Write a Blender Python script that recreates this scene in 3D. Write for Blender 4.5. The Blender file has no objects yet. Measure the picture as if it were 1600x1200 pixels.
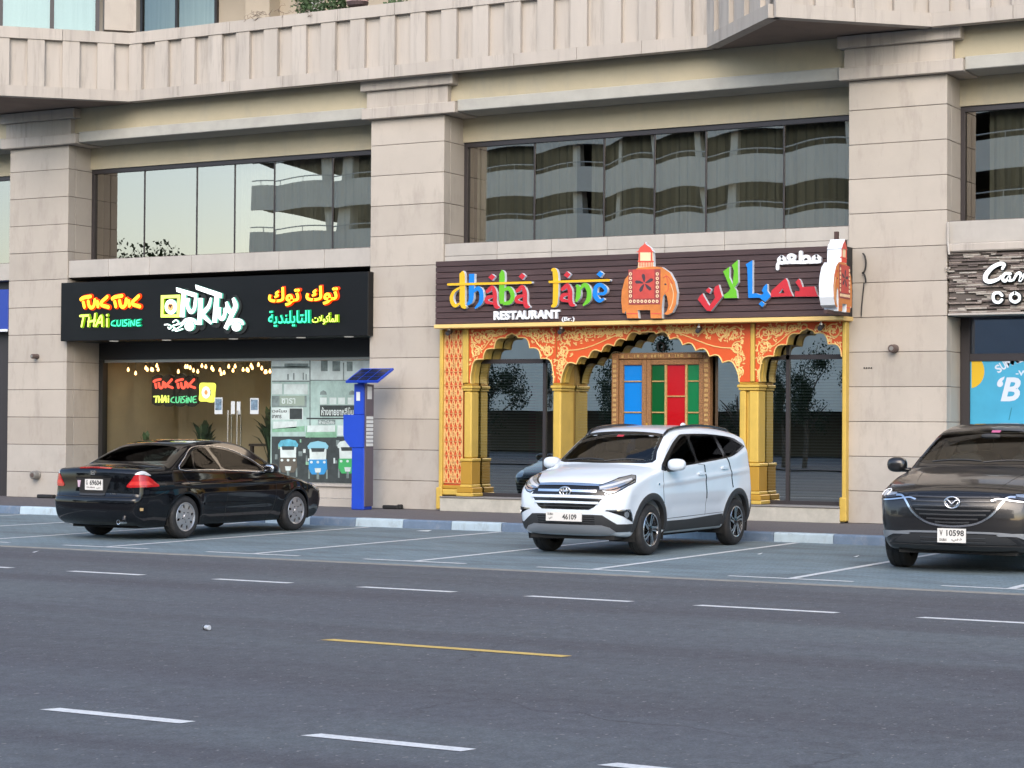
import bpy, bmesh, math, random
import numpy as np
from mathutils import Vector, Matrix
from mathutils.bvhtree import BVHTree
from mathutils.geometry import delaunay_2d_cdt

random.seed(7)
rng = np.random.default_rng(7)
SC = bpy.context.scene
COL = SC.collection
R = math.radians

# ------------------------------------------------------------------ camera
F_PX, YAW, PITCH, ROLL, CAM_H = 3178.9, .516957, .0186652, .00608507, 1.75
_fw = np.array([-math.sin(YAW)*math.cos(PITCH), math.cos(YAW)*math.cos(PITCH), math.sin(PITCH)])
_ri = np.array([math.cos(YAW), math.sin(YAW), 0.])
_up = np.cross(_ri, _fw)
_ri, _up = _ri*math.cos(ROLL)+_up*math.sin(ROLL), -_ri*math.sin(ROLL)+_up*math.cos(ROLL)
cam_d = bpy.data.cameras.new('camera')
cam = bpy.data.objects.new('camera', cam_d)
COL.objects.link(cam)
cam_d.sensor_width = 36.
cam_d.lens = F_PX/1600*36
cam_d.clip_end = 2000
_bk = -_fw
cam.matrix_world = Matrix(((_ri[0], _up[0], _bk[0], 0), (_ri[1], _up[1], _bk[1], 0), (_ri[2], _up[2], _bk[2], CAM_H), (0, 0, 0, 1)))
SC.camera = cam

# ------------------------------------------------------------------ sky, sun, exposure
SUN_EL, SUN_AZ = R(32), R(158)      # azimuth from +Y clockwise: low hazy sun behind the viewer
w = bpy.data.worlds.new('World')
SC.world = w
w.use_nodes = True
nt = w.node_tree
nt.nodes.clear()
sky = nt.nodes.new('ShaderNodeTexSky')
sky.sky_type = 'NISHITA'
sky.sun_disc = False
sky.sun_elevation = SUN_EL
sky.sun_rotation = SUN_AZ
sky.air_density = 1.0
sky.dust_density = 1.6
sky.ozone_density = 1.0
bg = nt.nodes.new('ShaderNodeBackground')
bg.inputs[1].default_value = 0.15
wo = nt.nodes.new('ShaderNodeOutputWorld')
nt.links.new(sky.outputs[0], bg.inputs[0])
nt.links.new(bg.outputs[0], wo.inputs[0])
sun_d = bpy.data.lights.new('sun', 'SUN')
sun_d.energy = .62
sun_d.angle = R(50)
sun_d.color = (1.0, .86, .71)
sun = bpy.data.objects.new('sun', sun_d)
COL.objects.link(sun)
_sd = Vector((math.sin(SUN_AZ)*math.cos(SUN_EL), math.cos(SUN_AZ)*math.cos(SUN_EL), math.sin(SUN_EL)))
sun.rotation_euler = _sd.to_track_quat('Z', 'Y').to_euler()
sun.location = (0, 0, 60)
vs = SC.view_settings
vs.view_transform = 'Standard'
vs.look = 'None'
vs.exposure = 1.4
vs.gamma = 1.0
vs.use_curve_mapping = False
SC.cycles.max_bounces = 8
SC.cycles.transparent_max_bounces = 16
SC.cycles.caustics_reflective = False
SC.cycles.caustics_refractive = False
SC.cycles.sample_clamp_indirect = 6
SC.cycles.use_denoising = True

# ------------------------------------------------------------------ helpers
def wp(x, y, Y):
    """photo measurement -> (X, Z) on the facade-parallel plane at depth Y"""
    d = _fw*F_PX + _ri*(x-800) - _up*(y-600)
    t = Y/d[1]
    return d[0]*t, CAM_H + d[2]*t

def gp(x, y, z=0.):
    d = _fw*F_PX + _ri*(x-800) - _up*(y-600)
    t = (z-CAM_H)/d[2]
    return d[0]*t, d[1]*t

def tag(o, label=None, cat=None, group=None, kind=None):
    if label: o['label'] = label
    if cat: o['category'] = cat
    if group: o['group'] = group
    if kind: o['kind'] = kind
    return o

def thing(name, label, cat, loc=(0, 0, 0), rz=0., group=None, kind=None):
    o = bpy.data.objects.new(name, None)
    COL.objects.link(o)
    o.empty_display_size = .2
    o.location = loc
    o.rotation_euler = (0, 0, rz)
    return tag(o, label, cat, group, kind)

def root_off(p):
    v = Vector((0, 0, 0))
    while p is not None:
        v += p.location
        p = p.parent
    return v

class MB:
    """collects faces; build() links them as one mesh object (given in world space unless local)"""
    def __init__(s):
        s.v, s.f, s.m = [], [], []
    def add(s, vs, fs, mi=0):
        b = len(s.v)
        s.v += [tuple(map(float, p)) for p in vs]
        for f in fs:
            s.f.append(tuple(b+i for i in f))
            s.m.append(mi)
        return s
    def box(s, x0, x1, y0, y1, z0, z1, mi=0):
        vs = [(x0, y0, z0), (x1, y0, z0), (x1, y1, z0), (x0, y1, z0), (x0, y0, z1), (x1, y0, z1), (x1, y1, z1), (x0, y1, z1)]
        return s.add(vs, [(3, 2, 1, 0), (4, 5, 6, 7), (0, 1, 5, 4), (1, 2, 6, 5), (2, 3, 7, 6), (3, 0, 4, 7)], mi)
    def cbox(s, x0, x1, y0, y1, z0, z1, c=.008, mi=0):
        """box with chamfered edges"""
        c = min(c, (x1-x0)*.45, (y1-y0)*.45, (z1-z0)*.45)
        X, Y, Z = (x0, x1), (y0, y1), (z0, z1)
        vs, idx = [], {}
        for i in (0, 1):
            for j in (0, 1):
                for k in (0, 1):
                    sx, sy, sz = (c if i == 0 else -c), (c if j == 0 else -c), (c if k == 0 else -c)
                    for a, p in (('x', (X[i], Y[j]+sy, Z[k]+sz)), ('y', (X[i]+sx, Y[j], Z[k]+sz)), ('z', (X[i]+sx, Y[j]+sy, Z[k]))):
                        idx[i, j, k, a] = len(vs)
                        vs.append(p)
        g = lambda i, j, k, a: idx[i, j, k, a]
        fs = []
        for i in (0, 1):
            q = [g(i, 0, 0, 'x'), g(i, 1, 0, 'x'), g(i, 1, 1, 'x'), g(i, 0, 1, 'x')]
            fs.append(q if i else q[::-1])
            q = [g(0, i, 0, 'y'), g(0, i, 1, 'y'), g(1, i, 1, 'y'), g(1, i, 0, 'y')]
            fs.append(q if i else q[::-1])
            q = [g(0, 0, i, 'z'), g(1, 0, i, 'z'), g(1, 1, i, 'z'), g(0, 1, i, 'z')]
            fs.append(q if i else q[::-1])
        for i in (0, 1):
            for j in (0, 1):
                q = [g(i, j, 0, 'x'), g(i, j, 1, 'x'), g(i, j, 1, 'y'), g(i, j, 0, 'y')]
                fs.append(q if (i+j) % 2 else q[::-1])
                q = [g(i, 0, j, 'x'), g(i, 0, j, 'z'), g(i, 1, j, 'z'), g(i, 1, j, 'x')]
                fs.append(q if (i+j) % 2 else q[::-1])
                q = [g(0, i, j, 'y'), g(1, i, j, 'y'), g(1, i, j, 'z'), g(0, i, j, 'z')]
                fs.append(q if (i+j) % 2 else q[::-1])
        for i in (0, 1):
            for j in (0, 1):
                for k in (0, 1):
                    q = [g(i, j, k, 'x'), g(i, j, k, 'y'), g(i, j, k, 'z')]
                    fs.append(q if (i+j+k) % 2 else q[::-1])
        return s.add(vs, fs, mi)
    def tube(s, pts, r, n=8, mi=0, cap=True):
        pts = [Vector(p) for p in pts]
        rs = r if hasattr(r, '__len__') else [r]*len(pts)
        b = []
        prev = None
        for i, p in enumerate(pts):
            t = (pts[min(i+1, len(pts)-1)]-pts[max(i-1, 0)]).normalized()
            if prev is None:
                a = t.orthogonal().normalized()
            else:
                a = (prev - t*prev.dot(t)).normalized()
            prev = a
            c = t.cross(a)
            b.append([p + (a*math.cos(2*math.pi*k/n)+c*math.sin(2*math.pi*k/n))*rs[i] for k in range(n)])
        vs = [q for ring in b for q in ring]
        fs = []
        for i in range(len(b)-1):
            for k in range(n):
                fs.append((i*n+k, i*n+(k+1) % n, (i+1)*n+(k+1) % n, (i+1)*n+k))
        if cap:
            fs.append(tuple(range(n))[::-1])
            fs.append(tuple((len(b)-1)*n+k for k in range(n)))
        return s.add(vs, fs, mi)
    def lathe(s, prof, M, n=16, mi=0, cap=True):
        """prof: (r, h) pairs about the local z axis of matrix M"""
        vs, fs = [], []
        for r_, h in prof:
            for k in range(n):
                a = 2*math.pi*k/n
                vs.append(M @ Vector((r_*math.cos(a), r_*math.sin(a), h)))
        for i in range(len(prof)-1):
            for k in range(n):
                fs.append((i*n+k, i*n+(k+1) % n, (i+1)*n+(k+1) % n, (i+1)*n+k))
        if cap:
            fs.append(tuple(range(n))[::-1])
            fs.append(tuple((len(prof)-1)*n+k for k in range(n)))
        return s.add(vs, fs, mi)
    def build(s, name, mats, parent=None, smooth=False, local=False, kind=None):
        off = (0, 0, 0) if local or parent is None else root_off(parent)
        me = bpy.data.meshes.new(name)
        vv = np.array(s.v, dtype=float) - np.array(off)[None, :]
        me.from_pydata(vv.tolist(), [], s.f)
        if not isinstance(mats, (list, tuple)): mats = [mats]
        for m_ in mats: me.materials.append(m_)
        if len(mats) > 1:
            me.polygons.foreach_set('material_index', s.m)
        if smooth is True:
            me.polygons.foreach_set('use_smooth', [True]*len(s.f))
        elif smooth:
            me.polygons.foreach_set('use_smooth', [True]*len(s.f))
            me.set_sharp_from_angle(angle=R(smooth))
        me.update()
        o = bpy.data.objects.new(name, me)
        COL.objects.link(o)
        o.parent = parent
        if kind: o['kind'] = kind
        return o

def fix_normals(o):
    bm = bmesh.new()
    bm.from_mesh(o.data)
    bmesh.ops.recalc_face_normals(bm, faces=bm.faces)
    bm.to_mesh(o.data)
    bm.free()
    return o

def catmull(pts, n=6, closed=False):
    P = [np.array(p, float) for p in pts]
    out = []
    N = len(P)
    rng_ = range(N) if closed else range(N-1)
    for i in rng_:
        p0 = P[(i-1) % N] if closed or i > 0 else 2*P[0]-P[1]
        p1 = P[i]
        p2 = P[(i+1) % N]
        p3 = P[(i+2) % N] if closed or i+2 < N else 2*P[-1]-P[-2]
        for k in range(n):
            t = k/n
            out.append(.5*((2*p1)+(-p0+p2)*t+(2*p0-5*p1+4*p2-p3)*t*t+(-p0+3*p1-3*p2+p3)*t**3))
    if not closed: out.append(P[-1])
    return out

def poly_area(p):
    return .5*sum(p[i][0]*p[(i+1) % len(p)][1]-p[(i+1) % len(p)][0]*p[i][1] for i in range(len(p)))

def tri_poly(loops):
    """triangulate outer loop + holes (2-D); returns verts, tris, loops as index lists"""
    vs, edges, lp = [], [], []
    for l in loops:
        b = len(vs)
        vs += [Vector((float(p[0]), float(p[1]))) for p in l]
        edges += [(b+i, b+(i+1) % len(l)) for i in range(len(l))]
        lp.append(list(range(b, b+len(l))))
    ov, oe, of, _, _, _ = delaunay_2d_cdt(vs, edges, [], 1, 1e-7)
    keep = []
    L = [[(float(p[0]), float(p[1])) for p in l] for l in loops]
    def inside(px, py, l):
        c = False
        j = len(l)-1
        for i in range(len(l)):
            if (l[i][1] > py) != (l[j][1] > py) and px < (l[j][0]-l[i][0])*(py-l[i][1])/(l[j][1]-l[i][1])+l[i][0]:
                c = not c
            j = i
        return c
    for f in of:
        cx = sum(ov[i].x for i in f)/len(f)
        cy = sum(ov[i].y for i in f)/len(f)
        if sum(inside(cx, cy, l) for l in L) % 2 == 1:
            keep.append(tuple(f))
    return [(v.x, v.y) for v in ov], keep

def prism(mb, loops, mapf, d0, d1, mi_face=0, mi_side=0, back=False):
    """flat shape given by 2-D loops, extruded along depth; mapf(u, v, d) -> world point; d0 = front"""
    vs, tris = tri_poly(loops)
    a = Vector(mapf(0, 0, 0)); ex = Vector(mapf(1, 0, 0))-a; ey = Vector(mapf(0, 1, 0))-a; ed = Vector(mapf(0, 0, 1))-a
    flip = ex.cross(ey).dot(ed) > 0       # front face must look against +depth
    fr = []
    for t in tris:
        ar = poly_area([vs[i] for i in t])
        t = t if ar > 0 else t[::-1]
        fr.append(t[::-1] if flip else t)
    mb.add([mapf(x, y, d0) for x, y in vs], fr, mi_face)
    if back:
        mb.add([mapf(x, y, d1) for x, y in vs], [t[::-1] for t in fr], mi_side)
    for li, l in enumerate(loops):
        l = [(float(p[0]), float(p[1])) for p in l]
        ccw = poly_area(l) > 0
        if (li > 0) == ccw: l = l[::-1]
        n = len(l)
        q = [mapf(x, y, d0) for x, y in l]+[mapf(x, y, d1) for x, y in l]
        fs = []
        for i in range(n):
            j = (i+1) % n
            f = (i, i+n, j+n, j)
            fs.append(f[::-1] if flip else f)
        mb.add(q, fs, mi_side)
    return mb

def ribbon(pts, w0, cap='round', n=6, smooth=True):
    """outline of a stroke; pts = (x, y[, w])"""
    P = [tuple(p) if len(p) > 2 else (p[0], p[1], w0) for p in pts]
    if smooth and len(P) > 2: P = [tuple(q) for q in catmull(P, n)]
    L, Rr = [], []
    for i, p in enumerate(P):
        a, b = P[max(i-1, 0)], P[min(i+1, len(P)-1)]
        dx, dy = b[0]-a[0], b[1]-a[1]
        d = math.hypot(dx, dy) or 1
        nx, ny = -dy/d*p[2]/2, dx/d*p[2]/2
        L.append((p[0]+nx, p[1]+ny))
        Rr.append((p[0]-nx, p[1]-ny))
    out = L[:]
    if cap == 'round':
        a, b = P[-2], P[-1]
        an = math.atan2(b[1]-a[1], b[0]-a[0])
        out += [(b[0]+math.cos(an+math.pi/2-k*math.pi/6)*b[2]/2, b[1]+math.sin(an+math.pi/2-k*math.pi/6)*b[2]/2) for k in range(1, 6)]
    out += Rr[::-1]
    if cap == 'round':
        a, b = P[1], P[0]
        an = math.atan2(b[1]-a[1], b[0]-a[0])
        out += [(b[0]+math.cos(an+math.pi/2-k*math.pi/6)*b[2]/2, b[1]+math.sin(an+math.pi/2-k*math.pi/6)*b[2]/2) for k in range(1, 6)]
    return out

def circ(cx, cy, rx, ry=None, n=20, a0=0.):
    ry = ry or rx
    return [(cx+rx*math.cos(a0+2*math.pi*k/n), cy+ry*math.sin(a0+2*math.pi*k/n)) for k in range(n)]

def FP(Y):
    """facade mapping: (x, z, depth) -> world, depth grows into the wall"""
    return lambda u, v, d: (u, Y+d, v)

def text_geo(body, bold=0., shear=0., res=3):
    c = bpy.data.curves.new('t', 'FONT')
    c.body = body
    c.offset = bold
    c.shear = shear
    c.resolution_u = res
    c.fill_mode = 'NONE' if False else 'FRONT'
    o = bpy.data.objects.new('t', c)
    COL.objects.link(o)
    dg = bpy.context.evaluated_depsgraph_get()
    me = bpy.data.meshes.new_from_object(o.evaluated_get(dg))
    vs = [(v.co.x, v.co.y) for v in me.vertices]
    fs = [tuple(p.vertices) for p in me.polygons]
    bpy.data.objects.remove(o)
    bpy.data.curves.remove(c)
    bpy.data.meshes.remove(me)
    return vs, fs

def text_add(mb, body, box, mapf, d0, d1, bold=0., shear=0., mi_face=0, mi_side=0, keep=None):
    """text fitted in box (u0, u1, v0, v1) and extruded from depth d0 (front) to d1; keep='h' keeps aspect by height"""
    vs, fs = text_geo(body, bold, shear)
    A = np.array(vs)
    lo, hi = A.min(0), A.max(0)
    u0, u1, v0, v1 = box
    sx, sy = (u1-u0)/(hi[0]-lo[0]), (v1-v0)/(hi[1]-lo[1])
    if keep == 'h': sx = sy
    A = (A-lo)*np.array([sx, sy])+np.array([u0, v0])
    a = Vector(mapf(0, 0, 0)); ex = Vector(mapf(1, 0, 0))-a; ey = Vector(mapf(0, 1, 0))-a; ed = Vector(mapf(0, 0, 1))-a
    flip = ex.cross(ey).dot(ed) > 0
    ff, ec, dirs = [], {}, {}
    for f in fs:
        if poly_area([A[i] for i in f]) < 0: f = f[::-1]
        ff.append(f)
        for i in range(len(f)):
            e = (f[i], f[(i+1) % len(f)])
            k = tuple(sorted(e))
            ec[k] = ec.get(k, 0)+1
            dirs[k] = e
    mb.add([mapf(x, y, d0) for x, y in A], [f[::-1] if flip else f for f in ff], mi_face)
    side = [dirs[k] for k in ec if ec[k] == 1]
    if abs(d1-d0) > 1e-6:
        n = len(A)
        q = [mapf(x, y, d0) for x, y in A]+[mapf(x, y, d1) for x, y in A]
        sf = [(i, i+n, j+n, j) for i, j in side]
        mb.add(q, [f[::-1] if flip else f for f in sf], mi_side)
    return mb

# ------------------------------------------------------------------ materials
def _n(nt, t, **k):
    nd = nt.nodes.new(t)
    for a, b in k.items(): setattr(nd, a, b)
    return nd

def mat(name, base, rough=.6, metal=0., var=0., vscale=3., stretch=(1, 1, 1), bump=0., bscale=40., obj_var=0., spec=.5, coat=0., emit=None, es=0.,
        stain=None, stain_amt=0., stain_scale=(1, 1, .15), alpha=None, speck=None, coat_rough=.03):
    m = bpy.data.materials.new(name)
    m.use_nodes = True
    nt = m.node_tree
    b = nt.nodes['Principled BSDF']
    b.inputs['Base Color'].default_value = (*base, 1)
    b.inputs['Roughness'].default_value = rough
    b.inputs['Metallic'].default_value = metal
    b.inputs['Specular IOR Level'].default_value = spec
    b.inputs['Coat Weight'].default_value = coat
    b.inputs['Coat Roughness'].default_value = coat_rough
    if emit:
        b.inputs['Emission Color'].default_value = (*emit, 1)
        b.inputs['Emission Strength'].default_value = es
    L = nt.links
    col = None
    tc = geo = None
    if var or bump or stain_amt or speck:
        geo = _n(nt, 'ShaderNodeNewGeometry')
    if var:
        mp = _n(nt, 'ShaderNodeMapping')
        mp.inputs['Scale'].default_value = stretch
        L.new(geo.outputs['Position'], mp.inputs[0])
        nz = _n(nt, 'ShaderNodeTexNoise')
        nz.inputs['Scale'].default_value = vscale
        nz.inputs['Detail'].default_value = 6
        nz.inputs['Roughness'].default_value = .62
        L.new(mp.outputs[0], nz.inputs['Vector'])
        rp = _n(nt, 'ShaderNodeMapRange')
        rp.inputs[1].default_value = .3
        rp.inputs[2].default_value = .7
        rp.inputs[3].default_value = 1-var
        rp.inputs[4].default_value = 1+var
        L.new(nz.outputs[0], rp.inputs[0])
        mx = _n(nt, 'ShaderNodeVectorMath', operation='SCALE')
        mx.inputs[0].default_value = base
        L.new(rp.outputs[0], mx.inputs['Scale'])
        col = mx.outputs[0]
    if obj_var:
        oi = _n(nt, 'ShaderNodeObjectInfo')
        rp = _n(nt, 'ShaderNodeMapRange')
        rp.inputs[3].default_value = 1-obj_var
        rp.inputs[4].default_value = 1+obj_var
        L.new(oi.outputs['Random'], rp.inputs[0])
        mx = _n(nt, 'ShaderNodeVectorMath', operation='SCALE')
        if col is None: mx.inputs[0].default_value = base
        else: L.new(col, mx.inputs[0])
        L.new(rp.outputs[0], mx.inputs['Scale'])
        col = mx.outputs[0]
    if stain_amt:
        mp = _n(nt, 'ShaderNodeMapping')
        mp.inputs['Scale'].default_value = stain_scale
        L.new(geo.outputs['Position'], mp.inputs[0])
        nz = _n(nt, 'ShaderNodeTexNoise')
        nz.inputs['Scale'].default_value = 2.2
        nz.inputs['Detail'].default_value = 8
        nz.inputs['Roughness'].default_value = .7
        L.new(mp.outputs[0], nz.inputs['Vector'])
        rp = _n(nt, 'ShaderNodeMapRange')
        rp.inputs[1].default_value = .52
        rp.inputs[2].default_value = .78
        rp.inputs[4].default_value = stain_amt
        L.new(nz.outputs[0], rp.inputs[0])
        mx = _n(nt, 'ShaderNodeMix', data_type='RGBA')
        L.new(rp.outputs[0], mx.inputs[0])
        if col is None: mx.inputs[6].default_value = (*base, 1)
        else: L.new(col, mx.inputs[6])
        mx.inputs[7].default_value = (*stain, 1)
        col = mx.outputs[2]
    if speck:
        sc_, amt, sz = speck
        vo = _n(nt, 'ShaderNodeTexNoise')
        vo.inputs['Scale'].default_value = sc_
        vo.inputs['Detail'].default_value = 2
        L.new(geo.outputs['Position'], vo.inputs['Vector'])
        rp = _n(nt, 'ShaderNodeMapRange')
        rp.inputs[1].default_value = .35
        rp.inputs[2].default_value = .72
        rp.inputs[3].default_value = 1-amt
        rp.inputs[4].default_value = 1+amt*sz
        L.new(vo.outputs[0], rp.inputs[0])
        mx = _n(nt, 'ShaderNodeVectorMath', operation='SCALE')
        if col is None: mx.inputs[0].default_value = base
        else: L.new(col, mx.inputs[0])
        L.new(rp.outputs[0], mx.inputs['Scale'])
        col = mx.outputs[0]
    if col is not None: L.new(col, b.inputs['Base Color'])
    if bump:
        nz = _n(nt, 'ShaderNodeTexNoise')
        nz.inputs['Scale'].default_value = bscale
        nz.inputs['Detail'].default_value = 5
        L.new(geo.outputs['Position'], nz.inputs['Vector'])
        bp = _n(nt, 'ShaderNodeBump')
        bp.inputs['Strength'].default_value = bump
        bp.inputs['Distance'].default_value = .02
        L.new(nz.outputs[0], bp.inputs['Height'])
        L.new(bp.outputs[0], b.inputs['Normal'])
    return m

def glass_mat(name, tint, refl, refl_tint=(1, 1, 1), rough=.0, top=1.):
    """coated pane: part mirror, part tinted see-through, more mirror at grazing angles"""
    m = bpy.data.materials.new(name)
    m.use_nodes = True
    nt = m.node_tree
    nt.nodes.clear()
    out = _n(nt, 'ShaderNodeOutputMaterial')
    gl = _n(nt, 'ShaderNodeBsdfGlossy')
    gl.inputs['Color'].default_value = (*refl_tint, 1)
    gl.inputs['Roughness'].default_value = rough
    tr = _n(nt, 'ShaderNodeBsdfTransparent')
    tr.inputs['Color'].default_value = (*tint, 1)
    fr = _n(nt, 'ShaderNodeLayerWeight')
    fr.inputs['Blend'].default_value = .25
    mr = _n(nt, 'ShaderNodeMapRange')
    mr.inputs[3].default_value = refl
    mr.inputs[4].default_value = top
    nt.links.new(fr.outputs['Fresnel'], mr.inputs[0])
    mx = _n(nt, 'ShaderNodeMixShader')
    nt.links.new(mr.outputs[0], mx.inputs[0])
    nt.links.new(tr.outputs[0], mx.inputs[1])
    nt.links.new(gl.outputs[0], mx.inputs[2])
    nt.links.new(mx.outputs[0], out.inputs[0])
    return m

MT = {}
MT['stone'] = mat('stone_cladding', (.418, .375, .322), .75, var=.05, vscale=1.5, obj_var=.075, bump=.14, bscale=60, stain=(.25, .215, .185), stain_amt=.6, stain_scale=(1.5, 1.5, .45))
MT['stone_low'] = mat('stone_plinth', (.41, .378, .335), .75, var=.07, vscale=2.5, obj_var=.03, bump=.12, bscale=90, stain=(.27, .22, .18), stain_amt=.55, stain_scale=(1.4, 1.4, .8))
MT['sillstone'] = mat('sill_stone', (.415, .388, .35), .7, var=.08, vscale=2.5, obj_var=.05, bump=.1, bscale=80, stain=(.30, .27, .25), stain_amt=.5, stain_scale=(1.5, 1.5, .3))
MT['parapet'] = mat('parapet_concrete', (.415, .375, .33), .8, var=.07, vscale=2.0, stretch=(1.5, 1.5, .2), obj_var=.05, bump=.12, bscale=70, stain=(.235, .215, .19), stain_amt=.95, stain_scale=(2.6, 2.6, .22))
MT['beam'] = mat('beam_render', (.44, .392, .28), .85, var=.06, vscale=2.0, bump=.1, bscale=60, stain=(.30, .29, .26), stain_amt=.45, stain_scale=(1.2, 1.2, .35))
MT['ledge'] = mat('ledge_concrete', (.375, .37, .335), .85, var=.08, vscale=3., bump=.12, bscale=60, stain=(.27, .26, .245), stain_amt=.6, stain_scale=(.6, 1, 1))
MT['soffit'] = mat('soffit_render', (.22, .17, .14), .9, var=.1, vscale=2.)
MT['joint'] = mat('dark_joint', (.10, .085, .075), .9)
MT['frame'] = mat('bronze_window_frame', (.045, .04, .042), .4, metal=.3)
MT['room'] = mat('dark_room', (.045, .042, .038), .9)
MT['curtain'] = mat('curtain_cloth', (.42, .41, .37), .9, var=.1, vscale=4, stretch=(6, 1, .2))
MT['pane'] = glass_mat('coated_window_glass', (.50, .52, .47), .34, (1., .925, .83))
MT['paneshop'] = glass_mat('shop_glass', (.88, .90, .87), .0, (.9, .95, .95), top=.7)
MT['panedark'] = glass_mat('dark_shop_glass', (.42, .47, .47), .50, (.92, .95, .90))
MT['asphalt'] = None
# ------------------------------------------------------------------ ground, road, parking lane, kerb, pavement
def asphalt():
    m = bpy.data.materials.new('asphalt')
    m.use_nodes = True
    nt = m.node_tree
    L = nt.links
    b = nt.nodes['Principled BSDF']
    b.inputs['Roughness'].default_value = .85
    b.inputs['Specular IOR Level'].default_value = .3
    geo = _n(nt, 'ShaderNodeNewGeometry')
    def noise(scale, sc3=(1, 1, 1), det=5, rough=.6):
        mp = _n(nt, 'ShaderNodeMapping')
        mp.inputs['Scale'].default_value = sc3
        L.new(geo.outputs['Position'], mp.inputs[0])
        nz = _n(nt, 'ShaderNodeTexNoise')
        nz.inputs['Scale'].default_value = scale
        nz.inputs['Detail'].default_value = det
        nz.inputs['Roughness'].default_value = rough
        L.new(mp.outputs[0], nz.inputs['Vector'])
        return nz.outputs[0]
    def rng_(x, a, b_, c, d):
        r = _n(nt, 'ShaderNodeMapRange')
        r.inputs[1].default_value, r.inputs[2].default_value, r.inputs[3].default_value, r.inputs[4].default_value = a, b_, c, d
        L.new(x, r.inputs[0])
        return r.outputs[0]
    def mix(f, a, b_, typ='MIX'):
        x = _n(nt, 'ShaderNodeMix', data_type='RGBA', blend_type=typ)
        if isinstance(f, float): x.inputs[0].default_value = f
        else: L.new(f, x.inputs[0])
        for i, c in ((6, a), (7, b_)):
            if isinstance(c, tuple): x.inputs[i].default_value = (*c, 1)
            else: L.new(c, x.inputs[i])
        return x.outputs[2]
    big = noise(.35, (.35, 1.2, 1), 4)
    c = mix(rng_(big, .38, .62, 0, 1), (.093, .096, .107), (.112, .124, .132))
    lanes = noise(.5, (.04, 1.1, 1), 3)
    c = mix(rng_(lanes, .44, .62, 0, .75), c, (.080, .079, .087))
    grain = noise(55, (1, 1, 1), 4, .75)
    grain2 = noise(9, (1, .7, 1), 8, .85)
    gg = _n(nt, 'ShaderNodeMath', operation='MULTIPLY')
    L.new(rng_(grain, .3, .7, .68, 1.32), gg.inputs[0]); L.new(rng_(grain2, .34, .66, .74, 1.26), gg.inputs[1])
    g = gg.outputs[0]
    v = _n(nt, 'ShaderNodeVectorMath', operation='SCALE')
    L.new(c, v.inputs[0]); L.new(g, v.inputs['Scale'])
    fleck = noise(24, (1, .6, 1), 2, .5)
    c2 = mix(rng_(fleck, .675, .71, 0, .6), v.outputs[0], (.30, .29, .27))
    dark = noise(3.2, (.8, 3.2, 1), 6, .75)
    c2 = mix(rng_(dark, .62, .70, 0, .6), c2, (.05, .048, .05))
    oil = noise(.9, (1, 2.0, 1), 6, .7)
    c2 = mix(rng_(oil, .56, .75, 0, .5), c2, (.07, .068, .07))
    # fine meandering cracks
    wv = _n(nt, 'ShaderNodeTexVoronoi', feature='DISTANCE_TO_EDGE')
    wv.inputs['Scale'].default_value = .22
    mp = _n(nt, 'ShaderNodeMapping')
    L.new(geo.outputs['Position'], mp.inputs[0])
    wn = _n(nt, 'ShaderNodeTexNoise')
    wn.inputs['Scale'].default_value = 1.6
    wn.inputs['Detail'].default_value = 6
    L.new(geo.outputs['Position'], wn.inputs['Vector'])
    ad = _n(nt, 'ShaderNodeVectorMath', operation='MULTIPLY_ADD')
    ad.inputs[1].default_value = (.8, .8, .8)
    L.new(wn.outputs['Color'], ad.inputs[0]); L.new(mp.outputs[0], ad.inputs[2])
    L.new(ad.outputs[0], wv.inputs['Vector'])
    ck = rng_(wv.outputs['Distance'], 0, .006, .55, 0)
    msk = rng_(noise(.25, (1, 1, 1), 2), .5, .62, 0, 1)
    mu = _n(nt, 'ShaderNodeMath', operation='MULTIPLY')
    L.new(ck, mu.inputs[0]); L.new(msk, mu.inputs[1])
    c2 = mix(mu.outputs[0], c2, (.035, .033, .034))
    L.new(c2, b.inputs['Base Color'])
    bp = _n(nt, 'ShaderNodeBump')
    bp.inputs['Strength'].default_value = .5
    bp.inputs['Distance'].default_value = .01
    L.new(grain, bp.inputs['Height'])
    L.new(bp.outputs[0], b.inputs['Normal'])
    return m

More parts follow.
